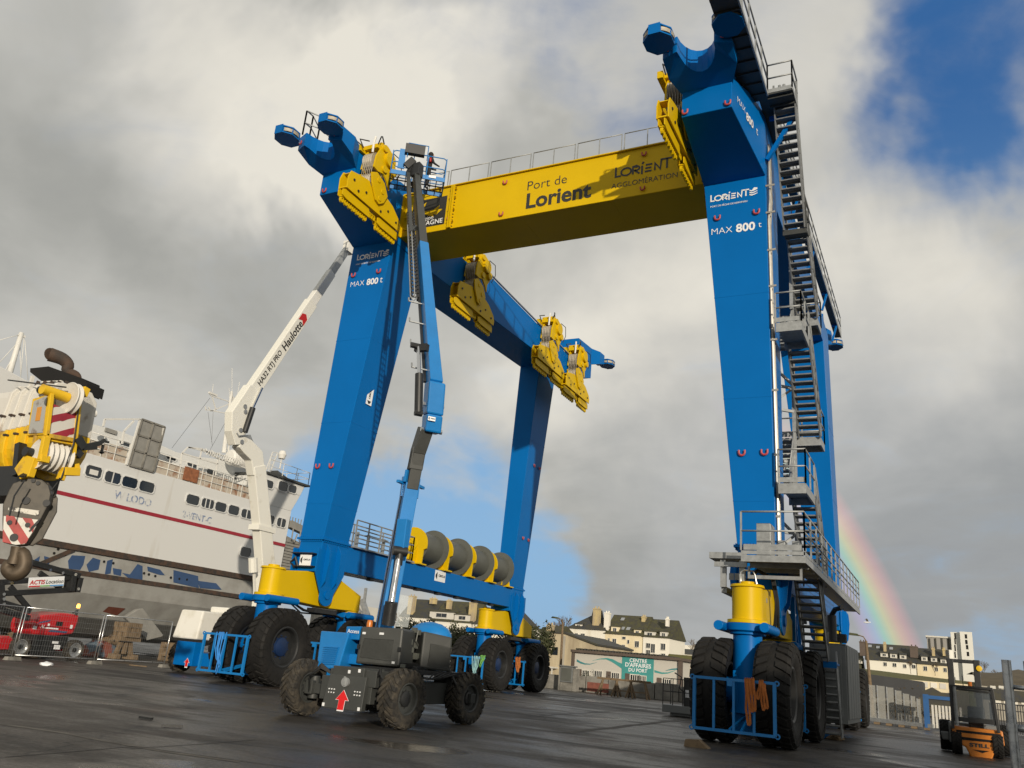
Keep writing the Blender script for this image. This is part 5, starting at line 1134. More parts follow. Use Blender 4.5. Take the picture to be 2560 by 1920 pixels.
b = MB(); b.box(SX+.001, SX+.012, 12, 44.33, 7.70, 7.90); put('stripe', b.mesh('stripe', 'stripe'), hull)
b = MB()
for poly in ([(170, 1402), (180, 1388), (213, 1390), (208, 1412), (200, 1425), (172, 1422)], [(216, 1412), (232, 1394), (251, 1400), (246, 1424), (222, 1430)], [(110, 1390), (127, 1395), (122, 1412), (112, 1412)], [(268, 1402), (282, 1398), (276, 1434), (262, 1436)], [(282, 1420), (304, 1424), (302, 1440), (284, 1436)],
             [(305, 1432), (325, 1436), (344, 1410), (356, 1415), (356, 1450), (340, 1448), (322, 1446)], [(368, 1416), (400, 1424), (412, 1438), (398, 1437), (370, 1428)], [(434, 1425), (495, 1440), (497, 1470), (434, 1456)], [(495, 1452), (540, 1458), (554, 1474), (500, 1470)], [(85, 1400), (100, 1390), (96, 1408)]):
    pp = [sy(*q) for q in poly]; xo = SX-.30+.04 if False else SX
    xs_ = [SX+.02-(5.3-min(z, 5.3))/1.3*.05 for y, z in pp]
    b = MB(); b.prism(pp, (SX-.06, 0, 0), (0, 1, 0), (0, 0, 1), 0, .07); put('paint_patch', b.mesh('paint_patch', 'primer_blue'), hull)
b = MB()
for px_, py_ in ((145, 1373), (135, 1383), (163, 1387), (283, 1408), (360, 1433), (372, 1436), (388, 1440), (427, 1444), (448, 1447), (467, 1449), (260, 1404)):
    y, z = sy(px_, py_); b.cyl((SX-.05, y, z), (SX+.025, y, z), .07, n=10)
put('drain_hole', b.mesh('drain_hole', 'black'), hull)
b = MB(); pp = [sy(x, y, SX-1.2) for x, y in ((356, 1521), (400, 1526), (450, 1538), (448, 1543), (415, 1543), (370, 1533))]; b.prism(pp, (SX-1.05, 0, 0), (0, 1, 0), (0, 0, 1), 0, .03); put('fin_slot', b.mesh('fin_slot', 'black'), hull)
b = MB(); pp = [sy(x, y, SX+.6) for x, y in ((312, 1543), (345, 1523), (358, 1521), (409, 1588), (405, 1592), (369, 1601))]; b.prism(pp, (SX+.55, 0, 0), (0, 1, 0), (0, 0, 1), -.22, .05); b.build('stabiliser_fin', 'louvre', S, bevel=.04)
b = MB(); 
for px_, py_ in ((285, 1523), (495, 1533)): y, z = sy(px_, py_, SX-.9); b.add([(SX-.62, y-.6, z+.1), (SX-.62, y+.5, z+.1), (SX-1.08, y+.3, z-.45), (SX-1.08, y-.8, z-.45)], [(0, 1, 2, 3)])
K['red_oxide'] = mat('red_oxide', (.16, .05, .03), .8, 0, .2, 3); put('oxide_patch', b.mesh('oxide_patch', 'red_oxide'), hull)
K['faded_blue'] = mat('faded_blue_lettering', (.20, .26, .40), .6, 0, .2, 3, col2=(.60, .60, .58), thr=(.44, .52))
y, z = sy(333, 1247); fit_text('lettering', 'W LODO', (SX+.002, y, z), (0, 1, 0), EZ, 2.5, 'faded_blue', hull, .02)
y, z = sy(493, 1293); fit_text('lettering', '2-VENT-C', (SX+.002, y, z), (0, 1, 0), EZ, 2.3, 'faded_blue', hull, .02)
K['frame_white'] = mat('window_frame_white', (.66, .65, .61), .5, 0, .05, 3)
def ship_window(par, x0, y0_, x1, y1_, X=SX, bars=0, lab=None):
    a = sy(x0, y0_, X); c = sy(x1, y1_, X); ya, yb_ = sorted((a[0], c[0])); za, zb_ = sorted((a[1], c[1])); za -= .03; zb_ += .05; r = .12
    def rr(e): return [(ya-e+r, za-e), (yb_+e-r, za-e), (yb_+e, za-e+r), (yb_+e, zb_+e-r), (yb_+e-r, zb_+e), (ya-e+r, zb_+e), (ya-e, zb_+e-r), (ya-e, za-e+r)]
    b = MB(); k = 8; o_, i_ = rr(.05), rr(0); v = [(X+t, p[0], p[1]) for t in (.005, .06) for L in (o_, i_) for p in L]; f = []
    for j in range(8):
        j2 = (j+1) % 8; f += [(16+j, 16+j2, 24+j2, 24+j), (j, j2, 16+j2, 16+j), (8+j, 8+j2, 24+j2, 24+j)]
    b.add(v, f)
    for i in range(bars): yy = ya+(yb_-ya)*(i+1)/(bars+1); b.box(X+.022, X+.05, yy-.025, yy+.025, za, zb_)
    w_ = b.build('window', 'hull_white', par, label=lab); b = MB(); b.prism(i_, (X+.008, 0, 0), (0, 1, 0), (0, 0, 1), 0, .012); put('pane', b.mesh('pane', 'glass'), w_); return w_
for i, q in enumerate(((216, 1163, 250, 1197), (264, 1178, 298, 1211), (307, 1191, 340, 1222), (350, 1202, 382, 1233), (467, 1236, 495, 1264), (505, 1246, 532, 1273), (539, 1255, 563, 1281), (572, 1263, 595, 1289), (604, 1273, 628, 1298), (667, 1288, 683, 1311), (693, 1295, 712, 1319), (602, 1368, 624, 1393))):
    w_ = ship_window(S, *q, bars={1: 1, 5: 2, 8: 1, 10: 1}.get(i, 0), lab='cabin window with a pale notice behind the glass' if i == 0 else None)
    if i == 0: a = sy(225, 1172); c = sy(243, 1190); b = MB(); b.box(SX+.021, SX+.025, a[0], c[0], c[1], a[1]); put('notice', b.mesh('notice', 'frame_white'), w_)
# upper works
b = MB()
y0_, zt_ = sy(226, 1108)[0], 10.15
b.hexa([(SX-3, 20, 10.15), (SX-.05, 20, 10.15), (SX-.05, 27.9, 10.15), (SX-3, 27.9, 10.15), (SX-3, 20.3, 13.4), (SX-.05, 20.3, 13.4), (SX-.05, 27.6, 12.2), (SX-3, 27.6, 12.2)])
b.build('funnel_casing', 'hull_white', S, bevel=.05)
XI = SX-2.6
def iy(px, py): return sy(px, py, XI)
b = MB(); a = iy(245, 1060); c = iy(640, 1140)
prof = [iy(225, 1150), iy(230, 1060), iy(300, 1078), iy(330, 1090), iy(395, 1110), iy(440, 1130), iy(480, 1140), iy(560, 1150), iy(640, 1165), iy(650, 1225)]
b.prism([(y, max(z, 10.1)) for y, z in prof]+[(prof[-1][0], 10.16), (prof[0][0], 10.16)], (XI-4, 0, 0), (0, 1, 0), (0, 0, 1), 0, 4); b.build('deckhouse', 'hull_white', S)
for q in ((414, 1140, 440, 1153), (467, 1156, 491, 1170), (516, 1172, 540, 1190), (584, 1188, 604, 1204), (298, 1102, 325, 1118)): ship_window(S, *q, X=XI)
b = MB(); b.box(XI, XI+.12, *sorted((iy(262, 1072)[0], iy(289, 1082)[0])), iy(275, 1083)[1], iy(275, 1073)[1]); b.build('light_fitting', 'louvre', S)
# wheelhouse
b = MB(); ya, yb_ = 41.3, 44.75
b.hexa([(SX-4.6, ya, 10.15), (SX, ya, 10.15), (SX, 44.35, 10.15), (SX-4.6, 44.35, 10.15), (SX-4.6, ya, 11.35), (SX+.1, ya, 11.35), (SX+.1, 44.9, 11.35), (SX-4.6, 44.9, 11.35)])
b.hexa([(SX-4.6, ya, 11.35), (SX+.1, ya, 11.35), (SX+.1, 44.9, 11.35), (SX-4.6, 44.9, 11.35), (SX-4.6, ya, 12.1), (SX+.12, ya, 12.1), (SX+.12, 45.2, 12.1), (SX-4.6, 45.2, 12.1)])
wh = b.build('wheelhouse', 'hull_white', S, bevel=.04)
b = MB(); b.box(SX-4.8, SX+.35, ya-.2, 45.5, 12.1, 12.22); b.hexa([(SX-1.5, 42.9, 12.22), (SX-.3, 42.9, 12.22), (SX-.3, 44.6, 12.22), (SX-1.5, 44.6, 12.22), (SX-1.2, 43.0, 12.75), (SX-.6, 43.0, 12.75), (SX-.5, 44.2, 12.4), (SX-1.4, 44.2, 12.4)]); put('roof', b.mesh('roof', 'cover'), wh)
for q in ((660, 1199, 681, 1222), (697, 1203, 716, 1230), (722, 1212, 739, 1234)): ship_window(S, *q, X=SX+.12)
b = MB()
railing(b, [(SX+.2, 41.3, 12.22), (SX+.2, 45.4, 12.22), (SX-3, 45.4, 12.22)], .9, 1.2, .02, 1)
q = ax(695, 1130, SX-1); b.bar(ax(663, 1180, SX-1), ax(682, 1130, SX-1), .05); b.bar(ax(675, 1182, SX-1), ax(694, 1132, SX-1), .05)
for i in range(6): k = i/5; b.bar(ax(663, 1180, SX-1).lerp(ax(682, 1130, SX-1), k), ax(675, 1182, SX-1).lerp(ax(694, 1132, SX-1), k), .04)
q = ax(705, 1140, SX-1); b.cyl(q-Vector((0, 0, .9)), q, .05, n=8); b.lathe([(0, -.3), (.22, -.3), (.3, 0), (.2, .25), (0, .32)], q+Vector((0, 0, .1)), (0, 0, 1), 14)
b.build('searchlight_rail', 'frame_white', S)
# rails and mesh along the open deck
b = MB(); railing(b, [(SX-.05, 28.1, 10.15), (SX-.05, 30.6, 10.15)], 1.15, .8, .025, 2); railing(b, [(SX-.05, 32.6, 10.15), (SX-.05, 41.2, 10.15)], 1.15, .85, .025, 2); b.build('deck_rail', 'frame_white', S)
b = MB()
for y0__, y1__ in ((28.1, 30.6), (32.6, 41.2)):
    n_ = int((y1__-y0__)/.9)
    for i in range(n_):
        b = MB(); ya_ = y0__+(y1__-y0__)*i/n_; yb2 = y0__+(y1__-y0__)*(i+1)/n_-.04; hh = .75+.12*random.random(); b.box(SX-.12, SX-.10, ya_, yb2, 10.15, 10.15+hh); b.build('rusty_screen', 'rust', S)
b = MB(); b.box(SX-.02, SX+.03, *sorted((sy(459, 1185)[0], sy(492, 1205)[0])), 10.2, 11.0); K['rust2'] = mat('heavy_rust', (.26, .10, .045), .9, 0, .35, 5); b.build('rusty_gate', 'rust2', S)
# tilted grey hatch cover with six cells
h0, h1, h2, h3 = [Vector((SX+.05, *sy(*q))) for q in ((353, 1048), (410, 1068), (381, 1180), (321, 1163))]
b = MB(); b.hexa([h3, h2, h2-Vector((.1, 0, 0)), h3-Vector((.1, 0, 0)), h0, h1, h1-Vector((.1, 0, 0)), h0-Vector((.1, 0, 0))]); hc = b.build('hatch_cover', 'louvre', S)
b = MB(); H = lambda u, v: h3.lerp(h2, u).lerp(h0.lerp(h1, u), v)+Vector((.03, 0, 0))
for u in (0, .5, 1): b.bar(H(u, 0), H(u, 1), .1, .08, up=(1, 0, 0))
for v in (0, .33, .66, 1): b.bar(H(0, v), H(1, v), .1, .08, up=(1, 0, 0))
put('hatch_rib', b.mesh('hatch_rib', 'conc'), hc)
b = MB()
for p, q in (((262, 1048), (350, 1048)), ((262, 1048), (258, 1066)), ((350, 1048), (316, 1162)), ((335, 1052), (310, 1078)), ((310, 1078), (305, 1110)), ((408, 1070), (405, 1098))): b.bar(ax(*p, SX+.05), ax(*q, SX+.05), .09)
b.build('hatch_frame', 'frame_white', S)
# pipe frame, life raft drums, spiral rack
b = MB(); XF = SX-.6
for p, q in (((455, 1133), (470, 1118)), ((470, 1118), (505, 1122)), ((505, 1122), (545, 1146)), ((545, 1146), (620, 1172)), ((455, 1133), (448, 1180)), ((505, 1122), (492, 1180)), ((545, 1150), (532, 1230)), ((455, 1133), (545, 1160)), ((470, 1118), (560, 1140)), ((620, 1172), (612, 1246))): b.bar(ax(*p, XF), ax(*q, XF), .07)
p, q = ax(512, 1128, XF+.1), ax(600, 1158, XF+.1); n_ = 60
b.tube([p.lerp(q, i/n_)+Vector((.18*math.cos(i*1.7), 0, .2*math.sin(i*1.7))) for i in range(n_+1)], .025, 5)
b.build('pipe_frame', 'frame_white', S)
b = MB(); p, q = ax(572, 1142, XF-1), ax(612, 1152, XF-1); d = (q-p); 
b.lathe([(0, 0), (.42, .05), (.5, .12)]+[(.5+.03*(i % 2), .12+.06*i) for i in range(1, int(d.length/.06)-3)]+[(.42, d.length-.02), (0, d.length)], p, d, 20); b.build('life_raft', 'frame_white', S)
# mast with radar
b = MB(); XM = SX-3; g = lambda x, y: ax(x, y, XM)
b.tube([g(560, 1132), g(576, 1000), g(579, 985)], [.16, .10, .09], 8); b.tube([g(571, 1130), g(583, 1010)], .05, 6)
for i in range(7): k = i/7; b.bar(g(560, 1132).lerp(g(575, 1005), k), g(571, 1130).lerp(g(583, 1010), min(1, k+.1)), .04)
for p, q in (((585, 1008), (530, 990)), ((530, 990), (524, 985)), ((514, 1024), (575, 1035)), ((530, 990), (540, 1026)), ((572, 1010), (528, 1028)), ((514, 1016), (514, 1026)), ((528, 1028), (521, 1018))): b.bar(g(*p), g(*q), .06)
q = g(532, 985); b.bar(q-Vector((0, .35, 0)), q+Vector((0, .35, 0)), .14, .12)
for p, q in (((580, 985), (580, 920)), ((574, 1000), (573, 970)), ((590, 1010), (599, 955)), ((531, 980), (533, 960))): b.tube([g(*p), g(*q)], .018, 5)
b.cyl(g(579, 992), g(579, 978), .09, n=8); b.bar(g(583, 1004), g(583, 992), .12); b.build('mast', 'frame_white', S)
b = MB()
for p, q in (((525, 995), (430, 1120)), ((572, 1040), (525, 1125)), ((533, 1030), (529, 1105)), ((520, 1030), (531, 1115))): b.tube([g(*p), g(*q)], .012, 4)
b.build('stay_wire', 'dark', S)
b = MB(); g = lambda x, y: ax(x, y, SX-3)
b.tube([g(14, 965), g(54, 832)], [.17, .12], 10)
for p, q in (((55, 835), (0, 850)), ((50, 850), (0, 905)), ((45, 870), (0, 950)), ((60, 845), (50, 960)), ((62, 850), (70, 950)), ((50, 860), (52, 955))): b.tube([g(*p), g(*q)], .02, 5)
b.bar(g(46, 838), g(62, 842), .12); b.build('derrick_mast', 'frame_white', S)
b = MB(); p, q = ax(223, 1034, SX-.6), ax(240, 1034, SX-.6); b.lathe([(0, 0), (.14, .02), (.2, .35), (0, .4)], p, (q-p), 12); b.bar(p+Vector((0, .2, 0)), p+Vector((0, .2, -.35)), .05); b.build('floodlight', 'frame_white', S)
# bow ramp of grey slats
b = MB(); b.hexa([(SX-6, 44.5, 4.6), (SX-.6, 44.5, 4.6), (SX-.6, 45.9, 4.9), (SX-6, 45.9, 4.9), (SX-6, 44.7, 8.6), (SX-.6, 44.7, 8.6), (SX-.6, 46.6, 8.3), (SX-6, 46.6, 8.3)]); rp = b.build('bow_ramp', 'louvre', S)
b = MB()
for i in range(17): z = 4.95+i*.2; b.box(SX-.6, SX-.52, 44.55+.01*i, 46.0+.035*i, z, z+.09)
put('ramp_slat', b.mesh('ramp_slat', 'louvre'), rp, kind='stuff')
b = MB(); b.bar((SX-.6, 45.0, 9.4), (SX-.6, 47.2, 9.1), .5, .5); b.tube([(SX-.3, 45.2, 9.1), (SX-.3, 45.2, 8.4), (SX-.3, 45.5, 8.2), (SX-.3, 45.7, 8.8)], .05, 6); b.tube([(SX-.3, 46.0, 9.1), (SX-.3, 46.0, 8.4), (SX-.3, 46.3, 8.2), (SX-.3, 46.4, 8.8)], .05, 6)
for i in range(6): b.bar((SX-.5, 44.9+i*.3, 9.5), (SX-.5, 44.9+i*.3, 9.9), .05)
b.build('ramp_winch', 'louvre', S)
# keel blocks and timber stacks under the ship
def crib(c, n, wdt, lab, top=None, trestle=False):
    t = thing('timber_stack', lab, 'timber stack', c, R(5), 'timber stacks propping the ferry')
    def bl(x0, x1, y0__, y1__, z0__, z1__): m_ = MB(); m_.box(x0, x1, y0__, y1__, z0__, z1__); put('timber', m_.mesh('timber', 'wood'), t)
    z = 0
    if trestle:
        for yy in (-.75, .45): bl(-.4, .4, yy, yy+.3, 0, .25)
        for yy, d in ((-.52, .22), (.0, 0), (.48, -.22)): m_ = MB(); m_.bar((.1, yy, .25), (.1, yy+d, .9), .18); put('timber', m_.mesh('timber', 'wood'), t)
        bl(-.4, .4, -.7, .7, .9, 1.1); z = 1.1
    for k in range(n):
        for i in range(3):
            o = -wdt/2+i*wdt/2-.12
            if k % 2: bl(-wdt/2-.1, wdt/2+.1, o, o+.26, z, z+.24)
            else: bl(o, o+.26, -wdt/2-.1, wdt/2+.1, z, z+.24)
        z += .245
    return t
q = ax(303, 1643, SX+1.4); crib((SX+1.4, q.y, 0), 3, .75, 'tall timber trestle and block stack behind the fence, left of the tilted fin', trestle=True)
q = ax(440, 1640, SX+1.0); crib((SX+1.0, q.y, 0), 4, 1.1, 'low timber block stack below the white lift cover')
crib((SX+1.0, 23.0, 0), 8, 1.2, 'timber block stack behind the wire fence, beside the red lift')
crib((SX-3.5, 29.5, 0), 5, 1.2, 'dark timber keel blocks in the shade under the ferry'); crib((SX-3.5, 35.0, 0), 5, 1.2, 'keel blocks in the deep shade right of the timber trestle')
b = MB(); b.prism([(0, 0), (1.9, 0), (1.6, .6), (.8, .85), (.2, .5)], (SX+.4, 30.0, 0), (0, 1, 0), (0, 0, 1), 0, .9); K['tarp_b'] = mat('blue_and_red_tarp', (.09, .13, .17), .8, 0, .3, 1.5, col2=(.20, .06, .04), thr=(.48, .52)); tag(b.build('tarpaulin_heap', 'tarp_b', bevel=.1), 'heap under a blue and red tarpaulin, left of the timber trestle', 'tarpaulin')
# ------------------------------------------------------------------ yellow mobile crane head entering from the left, with its hook block
C = thing('crane_boom', 'worn yellow and white telescopic crane boom head entering from the left edge', 'crane', (-14, 7.5, 3.0))
CXF, CYF = -11.35, 7.35
cx_ = lambda px_, py_: ax(px_, py_, CXF); cyy = lambda px_, py_: ay(px_, py_, CYF)
K['crane_white'] = mat('chipped_white_paint', (.62, .60, .55), .55, 0, .12, 3, col2=(.36, .31, .25), thr=(.30, .40))
K['crane_grey'] = mat('scuffed_grey_plate', (.40, .40, .38), .5, .1, .15, 3, col2=(.24, .20, .17), thr=(.36, .42))
K['haz_red'] = mat('hazard_red', (.30, .02, .04), .6, 0, .2, 6); K['haz_white'] = mat('hazard_white', (.62, .60, .55), .6, 0, .12, 6, col2=(.45, .42, .36), thr=(.3, .4))
a0, a1, a2, a3 = cyy(81, 997), cyy(126, 984), cyy(114, 1086), cyy(67, 1089)
b = MB(); b.hexa([a3, a2, a2+Vector((0, .08, 0)), a3+Vector((0, .08, 0)), a0, a1, a1+Vector((0, .08, 0)), a0+Vector((0, .08, 0))]); sp_ = b.build('head_plate', 'yellow_old', C, bevel=.01)
b = MB(); Lq = lambda u, v: a3.lerp(a2, u).lerp(a0.lerp(a1, u), v)+Vector((0, -.004, 0))
b.hexa([Lq(.12, .05), Lq(.86, .04), Lq(.86, .04)+Vector((0, -.012, 0)), Lq(.12, .05)+Vector((0, -.012, 0)), Lq(.16, .9), Lq(.86, .96), Lq(.86, .96)+Vector((0, -.012, 0)), Lq(.16, .9)+Vector((0, -.012, 0))]); put('wear_plate', b.mesh('wear_plate', 'crane_grey'), sp_)
b = MB(); K['haz_orange'] = mat('orange_patch', (.62, .27, .04), .6, 0, .1, 5); b.hexa([Lq(.42, .35)+Vector((0, -.014, 0)), Lq(.66, .35)+Vector((0, -.014, 0)), Lq(.66, .35)+Vector((0, -.02, 0)), Lq(.42, .35)+Vector((0, -.02, 0)), Lq(.44, .7)+Vector((0, -.014, 0)), Lq(.68, .7)+Vector((0, -.014, 0)), Lq(.68, .7)+Vector((0, -.02, 0)), Lq(.44, .7)+Vector((0, -.02, 0))]); put('patch', b.mesh('patch', 'haz_orange'), sp_)
# hazard-striped end plate
e = [cx_(128, 1008), cx_(193, 1034), cx_(183, 1097), cx_(116, 1084)]
b = MB(); tx = Vector((-.05, 0, 0)); b.hexa([e[3], e[2], e[2]+tx, e[3]+tx, e[0], e[1], e[1]+tx, e[0]+tx]); ep = b.build('end_plate', 'haz_white', C)
b = MB(); Eq = lambda u, v: e[3].lerp(e[2], u).lerp(e[0].lerp(e[1], u), v)+Vector((.004, 0, 0)); rnd = random.Random(4)
for v0_ in (.86, .30, -.34):
    L1_, L2_ = [], []
    for i in range(13):
        u = i/12; v = v0_+.52*u; j = rnd.uniform(-.03, .03); L1_.append((u, max(0, min(1, v+j)))); L2_.append((u, max(0, min(1, v+.27))))
    for i in range(12):
        q = [Eq(*L1_[i]), Eq(*L1_[i+1]), Eq(*L2_[i+1]), Eq(*L2_[i])]
        if (q[0]-q[3]).length+(q[1]-q[2]).length > .01: b.add(q, [(0, 1, 2, 3)])
put('hazard_stripe', b.mesh('hazard_stripe', 'haz_red'), ep)
b = MB(); 
for p, q in (((129, 984), (116, 1090)), ((200, 985), (182, 1150)), ((114, 1088), (183, 1100))): b.bar(cx_(*p), cx_(*q), .055, .06)
b.hexa([cx_(114, 1088)+tx, cx_(183, 1100)+tx, cx_(183, 1100)+tx*4, cx_(114, 1088)+tx*4, cx_(115, 1100), cx_(182, 1112), cx_(182, 1112)+tx*2, cx_(115, 1100)+tx*2])
b.bar(cx_(116, 1092), cx_(104, 1150), .07, .10); b.bar(cx_(120, 1150), cx_(98, 1145), .1); b.prism([(0, 0), (.25, -.05), (.22, -.32), (.05, -.36), (-.15, -.2)], cyy(72, 1140)-Vector((0, .02, 0)), (1, 0, 0), (0, 0, 1), -.05, .05)
b.bar(cx_(155, 1178), cx_(193, 1180), .16, .12); b.bar(cx_(185, 1168), cx_(196, 1165), .08); b.bar(cx_(150, 1200), cx_(158, 1180), .09)
b.bar(cx_(205, 990), cx_(214, 970), .12, .1)
b.build('head_frame', 'yellow_old', C, bevel=.008)
b = MB(); c_ = cx_(172, 993); b.cyl(c_+Vector((-.05, -.40, 0)), c_+Vector((-.05, .02, 0)), .075, n=16); b.build('sheave_axle', 'yellow_old', C)
b = MB(); b.lathe([(0, -.03), (.08, -.03), (.10, -.04), (.20, -.035), (.235, -.05), (.245, -.04), (.22, 0), (.245, .04), (.235, .05), (.20, .035), (0, .03)], c_+Vector((-.05, .06, 0)), (0, 1, 0), 36); b.build('head_sheave', 'crane_white', C)
b = MB(); c2_ = cx_(150, 1142)
for i in range(5): b.lathe([(0, -.02), (.19, -.02), (.225, -.04), (.19, 0), (.225, .04), (.19, .02), (0, .02)], c2_+Vector((-.16, -.19+i*.085, .0)), (0, 1, 0), 28)
b.build('rope_sheave', 'crane_white', C); b = MB(); b.bar(cx_(126, 1144), cx_(176, 1160), .025); b.cyl(cx_(176, 1160), cx_(181, 1160), .05, n=8); b.cyl(cyy(78, 1132)-Vector((0, .1, 0)), cyy(78, 1132)+Vector((0, .1, 0)), .07, n=12); b.cyl(cyy(100, 975), cyy(118, 978), .06, n=10); b.build('keeper_bar', 'dark', C)
b = MB(); b.tube([cx_(198, 985)+Vector((.03, 0, 0)), cx_(178, 1110)+Vector((.05, 0, 0)), cx_(148, 1195)+Vector((.05, 0, 0)), cx_(128, 1240)+Vector((-.1, 0, 0))], .012, 5); b.tube([cx_(165, 968), cyy(20, 950)], .012, 5); b.build('hoist_rope', 'dark', C)
# telescoping sections, each collar larger than the one inside it
yc, zc_ = 7.80, (a0.z+a3.z)/2-.10
for i in range(5):
    x1 = -11.72-.26*i; x0 = x1-.27 if i < 4 else x1-3.4; hw, hh = .40+.035*i, .64+.03*i
    up_ = [(-hw*.92, hh*.78), (-hw*.75, hh*.96), (-hw*.5, hh*1.0), (hw*.6, hh*1.0), (hw*.9, hh*.8), (hw*.98, 0), (-hw*1.0, 0)]; dn = [(-hw*1.0, 0)]+[(-hw*math.cos(R(a_))*1.0, -hh*.25-hh*.75*math.sin(R(a_))) for a_ in range(0, 181, 15)]+[(hw*.98, 0)]
    for poly, m_, nm in ((up_, 'crane_white', 'section_top'), (dn, 'yellow_old', 'section_belly')):
        b = MB(); b.prism(poly, (x0, yc+.05*i, zc_-.02*i), (0, 1, 0), (0, 0, 1), 0, x1-x0)
        b.prism([(y_*1.10, z_*1.09) for y_, z_ in poly], (x1-.07, yc+.05*i, zc_-.02*i), (0, 1, 0), (0, 0, 1), 0, .07)
        o_ = b.build(nm, m_, C, bevel=.012)
    b = MB()
    for z_ in (-.12, .12): b.box(x1-.05, x1+.015, yc+.05*i-hw*1.12-.012, yc+.05*i-hw*1.0, zc_+z_*hh*1.8, zc_+z_*hh*1.8+.03)
    b.prism([(-.12, hh*.95), (.02, hh*.95), (-.04, hh*1.22)], (x1-.1, yc+.05*i-.1, zc_), (1, 0, 0), (0, 0, 1), -.03, .03); b.build('wear_pad', 'rubber', C)
b = MB(); b.bar(cyy(52, 1110), cyy(44, 1190), .12, .1); b.box(-13.4, -12.0, 7.5, 8.1, zc_-1.05, zc_-.6); b.build('luffing_cylinder', 'dark', C)
b = MB(); w0 = ax(185, 1110, CXF+.0)
for p, q, wd_ in (((190, 1095), (205, 1120), .12), ((195, 1120), (250, 1108), .07), ((205, 1118), (238, 1116), .10), ((250, 1108), (262, 1100), .05), ((190, 1130), (200, 1140), .10), ((258, 1112), (254, 1130), .03), ((262, 1104), (272, 1106), .03)): b.bar(cx_(*p), cx_(*q), wd_)
b.lathe([(0, -.03), (.05, 0), (0, .03)], cx_(254, 1131), (0, 0, 1), 8); b.build('anti_two_block', 'dark', C)
# canopy with exhaust behind the head
dq = 16.5; g = lambda x, y, d=dq: ad(x, y, d)
b = MB(); v = [g(73, 927), g(118, 922), g(150, 950), g(104, 952)]; off = Vector((-.05, .4, 0)); tz = Vector((0, 0, .04))
b.hexa([g(75, 930), g(104, 953), g(150, 951), g(120, 924), g(74, 926)+tz, g(104, 950)+tz, g(150, 946)+tz, g(120, 921)+tz])
b.hexa([g(150, 951), g(178, 962), g(214, 978), g(120, 924), g(150, 946)+tz, g(180, 955)+tz, g(215, 955)+tz, g(120, 921)+tz]); b.hexa([g(150, 950), g(205, 982), g(205, 982)+off, g(150, 950)+off, g(122, 922), g(207, 946), g(207, 946)+off, g(122, 922)+off]); b.hexa([g(180, 965), g(213, 982), g(213, 982)+off, g(180, 965)+off, g(182, 940), g(219, 957), g(219, 957)+off, g(182, 940)+off]); b.build('engine_canopy', 'black', C)
b = MB(); b.hexa([g(102, 974, 17), g(134, 970, 17), g(134, 970, 18), g(102, 974, 18), g(104, 952, 17), g(152, 950, 17), g(152, 950, 18), g(104, 952, 18)]); b.bar(g(82, 940), g(76, 966), .05); b.bar(g(154, 952), g(144, 972), .05); b.build('engine_box', 'crane_white', C)
b = MB(); pe_ = curve([g(196, 950, 16.8), g(190, 938, 16.8), g(168, 928, 16.8), g(170, 912, 16.8), g(155, 897, 16.8), g(124, 886, 16.8)]); b.tube(pe_, [.055+.075*(i/(len(pe_)-1))**.8 for i in range(len(pe_))], 16, cap=False); b.tube([pe_[-1]+Vector((.02, .0, .0)), pe_[-1]+Vector((.021, 0, 0))], .12, 16); b.build('exhaust_pipe', 'rubber', C)
# hook block
HB = thing('hook_block', 'heavy black crane hook block with red and white stripes, hanging at the left edge', 'hook block', ad(60, 1280, 13.7))
ho = ad(66, 1270, 13.7); hx, hz = Vector((.80, .60, 0)), Vector((0, 0, 1)); hn = hx.cross(hz)
def hp(px_, py_): q = an(px_, py_, hn, ho); d = q-ho; return (d.dot(hx), d.dot(hz))
body = [hp(*q) for q in ((22, 1225), (32, 1208), (70, 1194), (104, 1199), (120, 1212), (126, 1235), (120, 1262), (84, 1330), (62, 1362), (40, 1364), (6, 1356), (5, 1300), (6, 1262))]
b = MB(); b.prism(body, ho, hx, hz, -.16, .0); b.prism([(x+.0, z) for x, z in [hp(*q) for q in ((40, 1205), (110, 1200), (134, 1240), (132, 1275), (95, 1345), (70, 1362), (20, 1352), (14, 1250))]], ho, hx, hz, -.20, -.161); hb = HB
K['block_black'] = mat('scuffed_black_iron', (.045, .044, .04), .5, .2, .25, 4, col2=(.09, .08, .065), thr=(.45, .7)); cheek = b.build('cheek_plate', 'block_black', HB, bevel=.015)
hr = [hp(*q) for q in ((10, 1290), (100, 1300), (82, 1330), (62, 1360), (40, 1362), (7, 1355))]
b = MB(); b.prism(hr, ho, hx, hz, .003, .007); hz_ = put('hazard_panel', b.mesh('hazard_panel', 'haz_white'), cheek)
b = MB()
K['haz_red2'] = mat('faded_hazard_red', (.36, .06, .055), .6, 0, .25, 6)
for q in (((16, 1288), (36, 1291), (72, 1347), (66, 1358), (52, 1361), (15, 1303)), ((56, 1294), (80, 1297), (88, 1315), (82, 1332)), ((8, 1322), (30, 1360), (7, 1355))): b.prism([hp(*p) for p in q], ho, hx, hz, .008, .010)
put('hazard_stripe', b.mesh('hazard_stripe', 'haz_red2'), cheek)
b = MB(); b.prism([hp(*q) for q in ((22, 1266), (100, 1277), (97, 1290), (20, 1276))], ho, hx, hz, .003, .006); K['scratched'] = mat('scratched_nameplate', (.60, .58, .52), .6, 0, .2, 9, col2=(.05, .045, .04), thr=(.46, .50)); put('nameplate', b.mesh('nameplate', 'scratched'), cheek)
b = MB()
